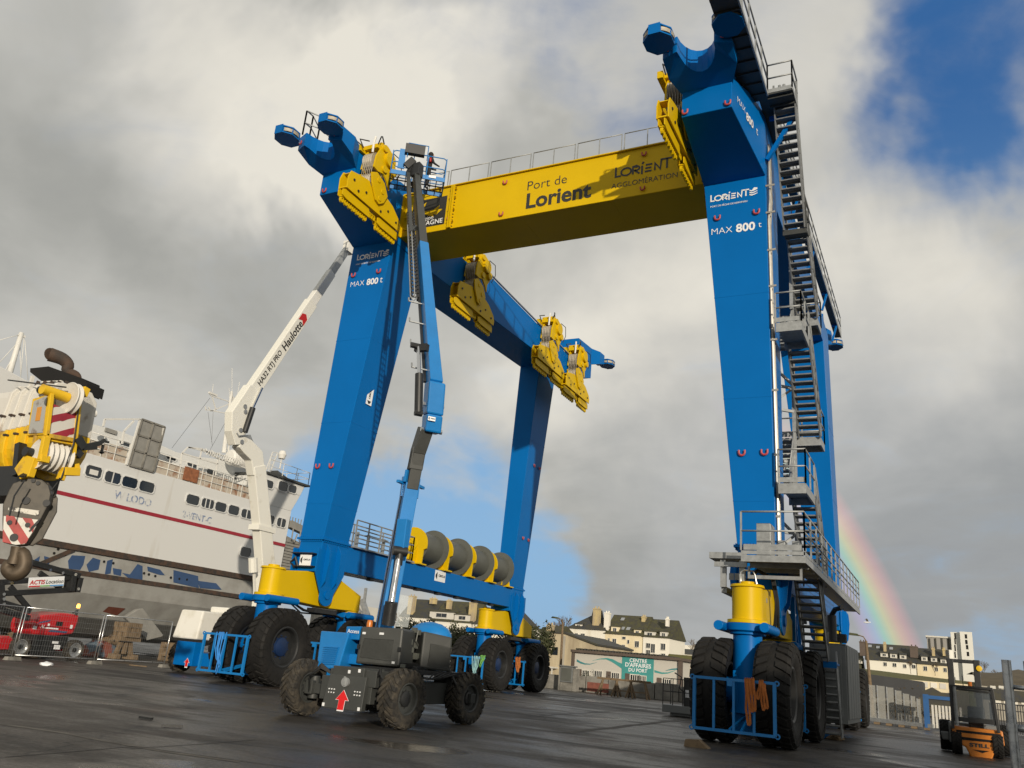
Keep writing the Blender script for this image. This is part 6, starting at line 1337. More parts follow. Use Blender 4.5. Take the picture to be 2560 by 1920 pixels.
for q, r_ in (((66, 1252), .055), ((84, 1202), .03), ((96, 1208), .03), ((117, 1258), .05), ((25, 1307), .035), ((70, 1313), .035)): x_, z_ = hp(*q); p = ho+hx*x_+hz*z_; b.cyl(p-hn*.01 if False else p, p+hn*.02, r_, n=14)
x_, z_ = hp(36, 1344); p = ho+hx*x_+hz*z_; b.cyl(p, p+hn*.02, .055, n=16)
for q in ((92, 1307), (88, 1314)): x_, z_ = hp(*q); p = ho+hx*x_+hz*z_; b.bar(p+hn*.012-Vector((0, 0, .09))-hx*.05, p+hn*.012+Vector((0, 0, .06))+hx*.04, .03, .02)
put('pin', b.mesh('pin', 'dark'), cheek)
b = MB(); q0_ = an(36, 1365, hn, ho)-hn*.14; b.tube([q0_, q0_-Vector((0, 0, .12)), q0_-Vector((0, 0, .24))], [.09, .08, .10], 12); qb = an(28, 1422, hn, ho)-hn*.14
hk_ = curve([q0_-Vector((0, 0, .15)), qb+Vector((0, 0, .24))+hx*.03, qb+hx*.10+Vector((0, 0, .12)), qb+hx*.09-Vector((0, 0, .0)), qb-Vector((0, 0, .06)), qb-hx*.10-Vector((0, 0, .0)), qb-hx*.10+Vector((0, 0, .08)), qb-hx*.07+Vector((0, 0, .12))], 5); nk_ = len(hk_); b.tube(hk_, [.78*(.085+.05*math.sin(math.pi*min(1, i/nk_*1.15)))*(1 if i < nk_*.85 else max(.25, (nk_-i)/(nk_*.15))) for i in range(nk_)], 14)
K['hook_iron'] = mat('rusty_hook_iron', (.10, .075, .05), .55, .4, .3, 6); b.build('hook', 'hook_iron', HB)
b = MB()
for o_ in (-.1, 0, .1): t_ = ad(52+o_*60, 1192, 13.6); b.tube([t_+Vector((0, 0, .0)), cyy(58+o_*60, 1150)+Vector((0, .3, 0))], .016, 5)
b.tube([ad(24, 1290, 13.4), ad(36, 1240, 13.4), ad(62, 1200, 13.4)], .012, 5); b.tube([ad(134, 1240, 13.7), ad(150, 1195, 13.5)], .012, 5); b.build('rope', 'dark', HB)
# ------------------------------------------------------------------ red lift with a folded black arm
RX = -34.4
RL = thing('boom_lift', 'red boom lift with silver wheels parked behind the wire fence', 'boom lift', (RX-.7, 25, 0))
ry = lambda px_, py_, X=RX: ax(px_, py_, X)
for px_, py_ in ((50, 1624), (186, 1630)):
    q = ry(px_, py_); wheel(RL, (RX-.1, q.y, .44), .44, .34, .29, 'tyre_mud', ('steel_b', 'dark'), 0, 20, .03, .32, .55); wheel(RL, (RX-1.9, q.y, .44), .44, .34, .29, 'tyre_mud', ('steel_b', 'dark'), 0, 20, .03, .32, .55)
poly = [(q.y, q.z) for q in (ry(*p) for p in ((81, 1560), (86, 1548), (110, 1537), (160, 1532), (199, 1537), (196, 1555), (183, 1585), (140, 1590), (84, 1587), (79, 1578)))]
K['lift_red'] = mat('lift_red_paint', (.46, .012, .018), .3, 0, .06, 1.5, coat=.3)
b = MB(); b.prism(poly, (RX-1.5, 0, 0), (0, 1, 0), (0, 0, 1), 0, 1.5); hd = b.build('engine_cover', 'lift_red', RL, bevel=.08)
poly = [(q.y, q.z) for q in (ry(*p) for p in ((0, 1592), (30, 1590), (40, 1600), (80, 1600), (82, 1625), (0, 1625)))]
b = MB(); b.prism(poly, (RX-1.5, 0, 0), (0, 1, 0), (0, 0, 1), 0, 1.35); b.box(RX-1.6, RX-.3, 23.2, 26.1, .35, .75); b.build('chassis', 'lift_red', RL, bevel=.04)
b = MB(); a_ = ry(86, 1598); c_ = ry(136, 1640); b.box(RX-1.5, RX-.05, a_.y, c_.y, .12, 1.0); b.box(RX-1.5, RX-.2, ry(140, 1598).y, ry(172, 1625).y, .45, .98); b.build('battery_box', 'dark', RL, bevel=.02)
b = MB()
for p0_, p1_ in (((94, 1557), (124, 1551)), ((120, 1577), (166, 1580))): a_, c_ = ry(*p0_, RX+.0), ry(*p1_, RX+.0); b.add([a_+Vector((.006, 0, -.04)), c_+Vector((.006, 0, -.05)), c_+Vector((.006, .05, .03)), a_+Vector((.006, .1, .05))], [(0, 1, 2, 3)])
put('decal', b.mesh('decal', 'primer_blue'), hd)
b = MB()
for px_, py_, wd_, ht_ in ((87, 1569, .18, .13), (122, 1562, .1, .1), (178, 1567, .12, .16), (142, 1618, .3, .18), (138, 1606, .3, .1), (130, 1571, .6, .06)): q = ry(px_, py_); b.box(q.x+.004, q.x+.008, q.y-wd_/2, q.y+wd_/2, q.z-ht_/2, q.z+ht_/2)
put('sticker', b.mesh('sticker', 'ltr_white'), hd)
q = ry(107, 1566); fit_text('lettering', 'AL', (RX+.012, q.y, q.z), (0, 1, 0), EZ, .24, 'ltr_white', hd, .02)
b = MB(); a_ = ry(147, 1557); b.box(RX+.001, RX+.01, a_.y-.12, a_.y+.2, a_.z-.14, a_.z+.05); put('vent', b.mesh('vent', 'black'), hd)
b = MB(); q = ry(193, 1525); b.cyl(q-Vector((0, 0, .22)), q, .06, n=10); b.bar(ry(182, 1532), ry(193, 1528), .06); b.build('beacon_stand', 'dark', RL)
K['amber_lit'] = mat('lit_amber_beacon', (.9, .4, .05), .3, 0, .05, 3, emit=((1, .42, .05), 6.0)); b = MB(); b.lathe([(0, 0), (.07, 0), (.07, .12), (.05, .17), (0, .18)], ry(195, 1520), (0, 0, 1), 12); b.build('beacon', 'amber_lit', RL)
# its black arm with the hire firm's board
b = MB(); A_ = lambda px_, py_: ax(px_, py_, -33.6)
for p, q, wd_ in (((55, 1400), (196, 1440), .34), ((0, 1456), (192, 1442), .22), ((0, 1484), (190, 1474), .18), ((172, 1478), (178, 1440), .5), ((190, 1480), (199, 1444), .3), ((0, 1460), (2, 1520), .3), ((0, 1505), (75, 1528), .2), ((25, 1466), (75, 1525), .10), ((98, 1432), (152, 1470), .12), ((0, 1524), (70, 1545), .3)): b.bar(A_(*p), A_(*q), .22, wd_, up=(1, 0, 0.001))
arm = b.build('folded_arm', 'dark', RL, bevel=.015)
b = MB()
for px_, py_ in ((23, 1457), (120, 1425), (151, 1432), (183, 1436), (181, 1449), (190, 1472), (4, 1485), (4, 1497), (4, 1510)): q = A_(px_, py_)+Vector((.10, 0, 0)); b.cyl(q, q+Vector((.08, 0, 0)), .065, n=10)
put('pin', b.mesh('pin', 'chrome'), arm)
s0, s1 = A_(63, 1456)+Vector((.22, 0, 0)), A_(152, 1452)+Vector((.22, 0, 0)); dS = (s1-s0).normalized(); uS = Vector((1, 0, 0)).cross(dS); cS = s0.lerp(s1, .5)
b = MB(); hh = .20; wS = (s1-s0).length/2; b.prism([(-wS, -hh), (wS, -hh), (wS, hh), (-wS, hh)], cS, dS, uS, -.02, .0); sg = b.build('sign_board', 'ltr_white', RL)
fit_text('lettering', 'ACTIS', cS-dS*wS*.52, dS, uS, wS*.86, 'ltr_red', sg, .03, shear=.2); fit_text('lettering', 'Location', cS+dS*wS*.45, dS, uS, wS*1.0, 'ltr_dark', sg, .012, shear=.2)
b = MB(); K['ltr_green'] = mat('green_film', (.2, .45, .15), .5); K['ltr_sky'] = mat('blue_film', (.1, .3, .6), .5)
for u0_, u1_, m_ in ((-.98, -.35, 'ltr_red'), (-.35, .2, 'ltr_green'), (.2, .98, 'ltr_sky')): b = MB(); b.prism([(u0_*wS, -hh*.95), (u1_*wS, -hh*.95), (u1_*wS, -hh*.68), (u0_*wS, -hh*.68)], cS, dS, uS, .002, .006); put('colour_band', b.mesh('colour_band', m_), sg)
# ------------------------------------------------------------------ wire fence panels on feet
f0, f1_ = Vector((-32.46, 21.9, 0)), Vector((-31.95, 28.7, 0)); dF = (f1_-f0).normalized(); PL = 3.45
pm = MB()
for t_ in (0.03, PL-.03): pm.tube([(0, t_, .12), (0, t_, 2.02)], .022, 7)
for z in (.2, 2.0): pm.tube([(0, .03, z), (0, PL-.03, z)], .02, 7)
fr_me = pm.mesh('frame', 'steel_b'); pm = MB()
for i in range(1, 34): pm.tube([(0, PL*i/34, .2), (0, PL*i/34, 2.0)], .0035, 3, cap=False)
for i in range(1, 9): pm.tube([(0, 0.03, .2+.2*i), (0, PL-.03, .2+.2*i)], .0035, 3, cap=False)
ms_me = pm.mesh('mesh_infill', 'steel')
labs = ['wire fence panel cut off by the left edge of the photo, beside the red wheel', 'wire fence panel in front of the red boom lift', 'wire fence panel in front of the timber trestle and tilted fin']
for i, k in enumerate((-1, 0, 1)):
    p = f0+dF*(k*(PL+.06)); t = thing('wire_fence', labs[i], 'fence', p, math.atan2(dF.y, dF.x)-math.pi/2, 'wire fence panels before the ferry'); put('frame', fr_me, t); put('mesh_infill', ms_me, t, kind='stuff')
fb = MB(); fb.hexa([(-.12, -.35, 0), (.12, -.35, 0), (.12, .35, 0), (-.12, .35, 0), (-.09, -.30, .13), (.09, -.30, .13), (.09, .30, .13), (-.09, .30, .13)]); fme = fb.mesh('fence_foot', 'conc')
for i, l_ in enumerate(('concrete fence foot nearest the left edge, by the silver wheel', 'concrete fence foot right of the red boom lift', 'concrete fence foot left of the muddy tyre')):
    p = f0+dF*(i*(PL+.06)-.03); tag(put('concrete_weight', fme, loc=p, rot=(0, 0, .2)), l_, 'concrete block', 'concrete fence feet')
# ------------------------------------------------------------------ orange forklift
Yf = 32.4; KF = Yf/30
fk = lambda px_, py_: ay(px_, py_, Yf)
FL = thing('forklift', 'orange forklift seen from behind with its cab and mast', 'forklift', (.75, Yf+1.2, 0))
zz2 = lambda zx, zy: fk(2200+.19293*zx, 1600+.19293*zy)
def pg(L): return [(q.x, q.z) for q in (zz2(*p) for p in L)]
b = MB(); b.prism(pg([(930, 1105), (1590, 1182), (1620, 1375), (1500, 1420), (1440, 1590), (1205, 1570), (1110, 1385), (930, 1310)]), (0, Yf, 0), EX, EZ, -1.0, 0); cw = b.build('counterweight', 'orange', FL, bevel=.04)
b = MB()
for L in ([(985, 1160), (1565, 1222), (1570, 1255), (995, 1190)], [(995, 1245), (1555, 1312), (1560, 1340), (1000, 1285)], [(1195, 1418), (1420, 1440), (1330, 1465)]): b.prism(pg(L), (0, Yf-.001, 0), EX, EZ, 0, .012)
put('slot', b.mesh('slot', 'black'), cw)
q = zz2(1288, 1368); fit_text('lettering', 'STILL', (q.x, Yf-.002, q.z), EX, EZ, .56, 'ltr_dark', cw, .045, hscale=.62)
for px_ in (1010, 1545): q = zz2(px_, 1500); wheel(FL, (q.x, Yf+.3, .42), .42, .30, .24, 'tyre', ('dark', 'dark'), R(90-90), 20, .03)
q = zz2(840, 1400); wheel(FL, (q.x+.05, Yf+2.0, .5), .5, .36, .27, 'tyre', ('steel', 'dark'), 0, 20, .03); wheel(FL, (zz2(1600, 1400).x+.1, Yf+2.0, .5), .5, .36, .27, 'tyre', ('steel', 'dark'), 0, 20, .03)
b = MB(); q0_, q1_ = zz2(775, 1195), zz2(915, 1500); b.hexa([(q0_.x+.05, Yf+1.4, .35), (q1_.x, Yf+1.4, .35), (q1_.x, Yf+2.4, .35), (q0_.x+.05, Yf+2.4, .35), (q0_.x, Yf+1.4, q0_.z), (q1_.x, Yf+1.4, q0_.z), (q1_.x, Yf+2.4, q0_.z), (q0_.x, Yf+2.4, q0_.z)]); b.box(q1_.x, 1.3, Yf+1.0, Yf+2.5, .3, .95); b.build('fender', 'grey_panel', FL, bevel=.04)
b = MB(); c0, c1 = zz2(905, 600), zz2(1460, 660); cb0, cb1 = zz2(930, 1100), zz2(1560, 1170)
bot = cb0.z+.0
for (xa, ya) in ((c0.x+.03, Yf-.05), (c1.x-.02, Yf-.05), (c0.x+.03, Yf+1.5), (c1.x-.02, Yf+1.5)): 
    xb = cb0.x+.03 if xa < .6 else cb1.x-.05; b.bar((xb, ya, bot-.1), (xa, ya, c0.z), .09)
b.box(c0.x, c1.x, Yf-.1, Yf+1.55, c0.z-.02, c0.z+.06); b.box(cb0.x, cb1.x-.02, Yf-.06, Yf-.02, zz2(1000, 1000).z-.12, zz2(1000, 1000).z+.02)
b.bar((c0.x+.1, Yf-.06, c0.z-.06), (c1.x-.1, Yf-.06, c0.z-.09), .06); b.build('cab_frame', 'dark', FL, bevel=.01)
b = MB(); q0_ = zz2(965, 640); b.cyl((q0_.x, Yf-.13, bot), (q0_.x-.0, Yf-.13, c0.z), .05, n=8)
for i in range(11): z = bot+.08*i; b.bar((q0_.x-.05, Yf-.18, z), (q0_.x+.05, Yf-.18, z+.07), .02)
b.build('exhaust_guard', 'steel', FL)
K['cab_glass'] = mat('tinted_cab_glass', (.10, .12, .14), .06, 0, .1, 2, alpha=.5, spec=.8)
b = MB(); zm = zz2(1000, 1000).z; b.hexa([(cb0.x+.08, Yf-.03, zm+.03), (cb1.x-.12, Yf-.03, zm+.03), (cb1.x-.12, Yf-.02, zm+.03), (cb0.x+.08, Yf-.02, zm+.03), (c0.x+.08, Yf-.03, c0.z-.05), (c1.x-.07, Yf-.03, c0.z-.05), (c1.x-.07, Yf-.02, c0.z-.05), (c0.x+.08, Yf-.02, c0.z-.05)]); b.build('rear_window', 'cab_glass', FL)
b = MB(); b.box(.45, .95, Yf+.5, Yf+.65, .9, 1.5); b.box(.45, .95, Yf+.5, Yf+1.0, .8, .95); b.build('seat', 'dark', FL, bevel=.05)
b = MB(); m0_, m1_, m2_, m3_ = zz2(905, 240), zz2(1245, 260), zz2(950, 600), zz2(1250, 620)
ym = Yf+2.2; k_ = ym/Yf
for s0_, s1_ in ((m0_, m2_), (m1_, m3_)):
    xa, za = s0_.x*k_, CAMH+(s0_.z-CAMH)*k_
    b.box(xa-.10, xa+.10, ym, ym+.2, .2, za)
b.box(m0_.x*k_-.12, m1_.x*k_+.12, ym+.02, ym+.16, CAMH+(m0_.z-CAMH)*k_-.12, CAMH+(m0_.z-CAMH)*k_+.0); b.box(m0_.x*k_, m1_.x*k_, ym+.02, ym+.16, 1.0, 1.12); b.build('mast', 'dark', FL, bevel=.015)
b = MB(); q = zz2(1285, 370); b.lathe([(0, 0), (.08, .02), (.095, .10), (0, .12)], (q.x*k_, ym+.05, CAMH+(q.z-CAMH)*k_), (0, -1, 0), 14); b.build('work_light', 'yellow_old', FL)
b = MB(); q = zz2(1170, 600); b.cyl((q.x, Yf+.3, c0.z+.06), (q.x, Yf+.3, c0.z+.2), .06, n=10); b.build('beacon', 'amber', FL); b = MB(); b.tube([(zz2(1080, 600).x, Yf+.2, c0.z+.05), (zz2(1065, 470).x, Yf+.2, zz2(1065, 460).z)], .012, 5); b.build('aerial', 'dark', FL)
# ------------------------------------------------------------------ galvanised tube barrier at the right edge
K['galv'] = mat('shiny_galvanised_tube', (.52, .54, .55), .28, .8, .2, 9, col2=(.36, .38, .40), thr=(.42, .55))
G = thing('tube_barrier', 'shiny galvanised tube barrier standing at the right edge of the yard', 'barrier', (1.0, 14.2, 0))
b = MB(); p0_, p1_ = ay(2515, 1650, 14), ay(2541, 1820, 14); b.tube([(p0_.x, 14, p0_.z), (p0_.x+.0, 14, 0)], .060, 16); b.cyl((p0_.x, 14, p1_.z-.05), (p0_.x, 14, p1_.z+.05), .075, n=16); b.build('post', 'galv', G)
b = MB(); p2_ = ay(2557, 1652, 14); b.tube([(p2_.x+.06, 14.1, p2_.z), (p2_.x+.06, 14.1, 0)], .055, 14); b.build('post', 'galv', G)
b = MB(); b.tube([(p0_.x, 14, p1_.z), (p0_.x+.9, 14.0, p1_.z-.02)], .045, 10); b.tube([(p0_.x+.02, 14.02, p0_.z-.35), (p0_.x+.9, 14.05, p0_.z-.38)], .03, 8); b.build('rail', 'galv', G)
# ------------------------------------------------------------------ trailer platform behind the right-hand wheels
Yc = 36.7; cc = lambda px_, py_: ay(px_, py_, Yc)
TR = thing('work_trailer', 'grey railed work platform on one wheel left of the right-hand hoist wheels', 'trailer', (-9.8, Yc, 0))
a_, c_ = cc(1655, 1760), cc(1745, 1780)
b = MB(); b.box(a_.x, c_.x+.6, Yc, Yc+1.3, a_.z-.30, a_.z); b.box(a_.x+.3, c_.x+.5, Yc+.2, Yc+1.0, a_.z-.42, a_.z-.30); b.build('deck', 'grey_panel', TR, bevel=.02)
b = MB(); railing(b, [(a_.x+.02, Yc+.04, a_.z), (c_.x+.6, Yc+.04, a_.z)], 1.05, .45, .018, 1); railing(b, [(a_.x+.02, Yc+1.2, a_.z), (c_.x+.6, Yc+1.2, a_.z)], 1.05, .8, .018, 1); b.build('rail', 'dark', TR)
b = MB(); q = cc(1712, 1695); b.box(q.x-.1, q.x+.42, Yc+.2, Yc+.7, a_.z, a_.z+1.15); b.tube([(q.x-.5, Yc+.2, a_.z+1.3), (q.x-.2, Yc+.2, a_.z+1.15), (q.x-.25, Yc+.1, a_.z+.7), (q.x-.05, Yc+.1, a_.z+.55)], .03, 6); b.build('control_box', 'dark', TR, bevel=.02)
b = MB(); b.box(q.x-.02, q.x+.18, Yc+.19, Yc+.198, a_.z+.35, a_.z+.65); b.box(q.x+.22, q.x+.36, Yc+.19, Yc+.198, a_.z+.05, a_.z+.3); b.build('label', 'ltr_white', TR)
q = cc(1714, 1793); wheel(TR, (q.x+.1, Yc+.5, .28), .28, .22, .15, 'tyre', ('dark', 'dark'), 0, 18, .02); wheel(TR, (q.x+.1, Yc+1.1, .28), .28, .22, .15, 'tyre', ('dark', 'dark'), 0, 18, .02)
# ------------------------------------------------------------------ small litter on the ground
def debris(name, lab, cat, c, sc_, m, n=3, seed=1):
    rnd = random.Random(seed); bm_ = bmesh.new(); bmesh.ops.create_icosphere(bm_, subdivisions=n, radius=1.0)
    for v in bm_.verts:
        k = 1+rnd.uniform(-.25, .25); v.co = Vector((v.co.x*sc_[0]*k, v.co.y*sc_[1]*k, max(v.co.z, -.2)*sc_[2]*k+sc_[2]*.2))
    me = bpy.data.meshes.new(name); bm_.to_mesh(me); bm_.free(); me.materials.append(K[m]); o = put(name, me, loc=c); return tag(o, lab, cat)
debris('plastic_bag', 'crumpled white plastic bag lying on the asphalt before the fence', 'bag', az(115, 1664), (.26, .2, .12), 'ltr_white', 2, 3)
debris('rag', 'crumpled blue rag on the ground beside the right hoist wheels', 'rag', az(2062, 1846), (.28, .22, .16), 'rope_blue', 2, 5)
debris('rag', 'heap of brown rags on the ground right of the blue rag', 'rag', az(2088, 1850), (.30, .22, .16), 'wood', 2, 9)
b = MB(); p = az(1737, 1868); b.hexa([(p.x-.25, p.y-.1, 0), (p.x+.35, p.y-.1, 0), (p.x+.35, p.y+.2, 0), (p.x-.25, p.y+.2, 0), (p.x-.22, p.y-.08, .16), (p.x+.1, p.y-.08, .18), (p.x+.1, p.y+.2, .18), (p.x-.22, p.y+.2, .16)]); tag(b.build('wheel_chock', 'wood'), 'wooden chock against the left tyre of the right hoist pair', 'chock')
for i, (px_, py_, l_, a_, lab) in enumerate(((345, 1666, .8, .4, 'thin wooden lath lying on the asphalt near the fence foot'), (364, 1799, .3, .1, 'small dark scrap of wood lying alone on the wet foreground'), (430, 1819, .35, .9, 'thin dark stick lying right of the wood scrap in the foreground'), (1160, 1812, .16, .3, 'little pale wooden block beside the rear tyre of the blue lift'))):
    p = az(px_, py_); b = MB(); d = Vector((math.cos(a_), math.sin(a_), 0))*l_/2; b.bar(p-d+Vector((0, 0, .03)), p+d+Vector((0, 0, .03)), .09 if i == 3 else .06, .09 if i == 3 else .04); tag(b.build('wood_scrap', 'wood' if i in (0, 3) else 'dark'), lab, 'wood scrap')
# ------------------------------------------------------------------ town behind the yard
K['wall_cream'] = mat('cream_render', (.74, .65, .45), .85, 0, .10, .25, streak=4, col2=(.58, .47, .28), thr=(.28, .45))
K['wall_white'] = mat('white_render', (.76, .73, .64), .85, 0, .08, .3, streak=4, col2=(.62, .57, .45), thr=(.28, .42))
K['wall_grey'] = mat('stained_grey_render', (.40, .37, .31), .9, 0, .15, .4, streak=3, col2=(.25, .23, .19), thr=(.34, .56))
K['wall_stain'] = mat('weathered_render', (.48, .41, .28), .9, 0, .15, .5, streak=4, col2=(.30, .24, .16), thr=(.34, .55))
K['slate'] = mat('slate_roof', (.040, .042, .046), .7, 0, .2, 1.2, col2=(.055, .052, .034), thr=(.42, .6))
K['slate_moss'] = mat('mossy_slate_roof', (.050, .048, .036), .85, 0, .2, 1.5, col2=(.075, .072, .028), thr=(.40, .58))
K['chim'] = mat('lichen_chimney', (.50, .40, .20), .9, 0, .15, 1, streak=3, col2=(.34, .28, .20), thr=(.38, .56))
K['facade'] = mat('painted_facade', (.50, .48, .43), .8, 0, .06, .3, streak=3, col2=(.42, .40, .35), thr=(.3, .42))
K['teal'] = mat('teal_paint', (.05, .27, .26), .7, 0, .06, .6); K['teal2'] = mat('deep_teal_paint', (.035, .20, .22), .7, 0, .06, .6)
K['brown'] = mat('brown_panel', (.10, .075, .06), .7, 0, .15, 2); K['fr'] = mat('pale_frame', (.60, .58, .52), .6, 0, .05, 2)
K['grass'] = mat('rough_grass', (.085, .095, .020), .95, 0, .3, .35, bump=.2, col2=(.115, .10, .035), thr=(.40, .62))
K['scrub'] = mat('winter_scrub', (.10, .078, .045), .95, 0, .3, .4, bump=.5)
K['bark'] = mat('bare_bark', (.13, .10, .07), .9, 0, .2, 3); K['leaf'] = mat('evergreen_leaf', (.026, .036, .012), .7, 0, .35, .8, col2=(.055, .060, .022), thr=(.4, .65))
K['shed_dark'] = mat('dark_shed_sheet', (.045, .047, .05), .7, 0, .15, .6); K['panel'] = mat('milky_panel', (.40, .40, .37), .3, 0, .1, 1.5, alpha=.45); K['fence_blue'] = mat('blue_fence_paint', (.02, .10, .28), .5, 0, .1, 2)
def window(par, c0, c1, Y, mullions=1, shutter=None, depth=.08):
    a, c = ay(*c0, Y), ay(*c1, Y); x0, x1 = sorted((a.x, c.x)); z0, z1 = sorted((a.z, c.z)); t = max(.07, (x1-x0)*.10); b = MB(); y = Y-depth
    b.box(x0-t, x0, y, Y-.002, z0-t, z1+t); b.box(x1, x1+t, y, Y-.002, z0-t, z1+t); b.box(x0, x1, y, Y-.002, z1, z1+t); b.box(x0-.0, x1, y-.06, Y-.002, z0-t, z0)
    for i in range(mullions): xx = x0+(x1-x0)*(i+1)/(mullions+1); b.box(xx-t*.35, xx+t*.35, y+.02, Y-.002, z0, z1)
    w_ = b.build('window', 'fr', par); b = MB(); b.box(x0, x1, Y-.03, Y-.003, z0, z1); put('pane', b.mesh('pane', 'glass'), w_); return w_
def roof(par, x0, x1, ze, zr, Y, dp, m='slate', hip=0.0, name='roof', over=.25):
    b = MB(); ym = Y+dp/2
    v = [(x0-over, Y-over, ze), (x1+over, Y-over, ze), (x1+over, Y+dp+over, ze), (x0-over, Y+dp+over, ze), (x0-over+hip, ym, zr), (x1+over-hip, ym, zr)]
    b.add(v, [(0, 1, 5, 4), (2, 3, 4, 5), (0, 4, 3), (1, 2, 5), (3, 2, 1, 0)]); return b.build(name, m, par)
def block(par, x0, x1, z0, z1, Y, dp, m, name='wall'):
    b = MB(); b.box(x0, x1, Y, Y+dp, z0, z1); return b.build(name, m, par)
def chimney(par, c0, c1, Y, dp=.9, m='chim', pots=2):
    a, c = ay(*c0, Y), ay(*c1, Y); x0, x1 = sorted((a.x, c.x)); b = MB(); b.box(x0, x1, Y, Y+dp, c.z, a.z); b.box(x0-.07, x1+.07, Y-.07, Y+dp+.07, a.z-.22, a.z-.05)
    for i in range(pots): xx = x0+(x1-x0)*(i+.5)/pots; b.cyl((xx, Y+dp/2, a.z), (xx, Y+dp/2, a.z+.35), .12, n=8)
    return b.build('chimney', m, par)
def dormer(par, c0, c1, Y, out, m='wall_cream', rm='slate', mul=1, flat=True):
    """box dormer: c0/c1 pixel corners of its front, standing out of the roof"""
    y = Y+out; a, c = ay(*c0, y), ay(*c1, y); x0, x1 = a.x, c.x; b = MB(); b.box(x0, x1, y, y+2.2, c.z, a.z); d = b.build('dormer', m, par)
    b = MB(); b.hexa([(x0-.15, y-.2, a.z), (x1+.15, y-.2, a.z), (x1+.15, y+2.3, a.z+.02), (x0-.15, y+2.3, a.z+.02), (x0-.15, y-.2, a.z+.1), (x1+.15, y-.2, a.z+.1), (x1+.15, y+2.3, a.z+.55), (x0-.15, y+2.3, a.z+.55)]); put('dormer_roof', b.mesh('dormer_roof', rm), d)
    w, h = x1-x0, a.z-c.z; b = MB(); b.box(x0+w*.25, x1-w*.25, y-.05, y-.002, c.z+h*.18, a.z-h*.15); b2 = MB()
    put('dormer_frame', b.mesh('dormer_frame', 'fr'), d)
    for i in range(mul+1): u0 = x0+w*(.28+.44*i/(mul+1)); b2.box(u0+.03, u0+w*.44/(mul+1)-.03, y-.06, y-.051, c.z+h*.24, a.z-h*.22)
    put('dormer_pane', b2.mesh('dormer_pane', 'glass'), d); return d
# --- business-centre building with the painted waves
Y = 80.0; k = Y
T1 = thing('office_building', 'low white building with teal waves and CENTRE D\'AFFAIRES DU PORT sign', 'building', ay(1570, 1690, Y)*1.0)
T1.location.z = 0
a0_, a1_ = ay(1438, 1630, Y), ay(1697, 1655, Y)
z1 = (a0_.z+a1_.z)/2+.05
block(T1, a0_.x, a1_.x, 0, z1, Y, 9, 'facade')
b = MB(); b.box(a0_.x-.35, a1_.x+.35, Y-.35, Y+9.3, z1, z1+.24); b.build('roof_edge', 'brown', T1)
for u_ in (a0_.x-.3, a1_.x): b = MB(); b.box(u_, u_+.29, Y-.2, Y+.4, 0, z1); b.build('corner_pillar', 'brown', T1)
s0_, s1_ = ay(1556, 1640, Y), ay(1635, 1648, Y)
b = MB(); b.box(s0_.x, s1_.x, Y-.03, Y-.002, 0.0, z1-.02); ts = b.build('sign_panel', 'teal', T1)
xm = (s0_.x+s1_.x)/2; 
for body, py_, px_, wd in (('CENTRE', 1652, 1596, 1.72), ("D'AFFAIRES", 1663.5, 1595.5, 2.55), ('DU PORT', 1676, 1595, 1.85)):
    q = ay(px_, py_, Y); fit_text('lettering', body, (q.x, Y-.032, q.z), EX, EZ, wd, 'ltr_white', ts, .02)
def wave(top, bot, m_):
    b = MB(); P = [ay(*p, Y) for p in top+bot[::-1]]; b.prism([(p.x, p.z) for p in P], (0, Y, 0), EX, EZ, .003, .012); b.build('wave_stripe', m_, T1)
wave([(1442, 1648), (1452, 1654), (1462, 1658), (1475, 1659.5), (1493, 1655.5)], [(1442, 1654), (1452, 1659), (1462, 1661.5), (1475, 1661.5), (1493, 1656)], 'teal2')
wave([(1481, 1651.5), (1500, 1646.5), (1518, 1645), (1532, 1648), (1545, 1655), (1555, 1659)], [(1481, 1652), (1500, 1648.5), (1515, 1648.5), (1528, 1654), (1542, 1663), (1555, 1672)], 'teal')
wave([(1636, 1675), (1655, 1681), (1670, 1681), (1688, 1676)], [(1636, 1681), (1655, 1685), (1670, 1684), (1688, 1677)], 'teal'); wave([(1664, 1676), (1680, 1671.5), (1694, 1670.5)], [(1664, 1677), (1680, 1675), (1694, 1674.5)], 'teal2')
for (x0, y0__, x1, y1__, sh) in ((1457, 1676, 1472, 1700, 1), (1487, 1677, 1504, 1702, 0), (1530, 1682, 1547, 1705, 1), (1577, 1687, 1597, 1712, 1), (1600, 1690, 1614, 1712, 0), (1657, 1698, 1676, 1724, 1)):
    w_ = window(T1, (x0, y0__), (x1, y1__), Y-.03 if 1556 < x0 < 1635 else Y, 3); a = ay(x0, y0__, Y); c = ay(x1, y1__, Y)
    if sh: b = MB(); b.box(a.x-.55, a.x-.12, Y-.06, Y-.035, c.z-.1, a.z+.1); b.build('shutter', 'brown', T1)
# corrugated roof sheets behind
b = MB(); p0, p1 = ay(1485, 1618, Y+6), ay(1690, 1652, Y+6)
for i in range(30): x = p0.x+(p1.x-p0.x)*i/30; b.box(x, x+(p1.x-p0.x)/60, Y+1, Y+8, z1+.25, z1+.42+.02*(i % 2))
b.build('roof_sheet', 'slate', T1, kind='stuff')
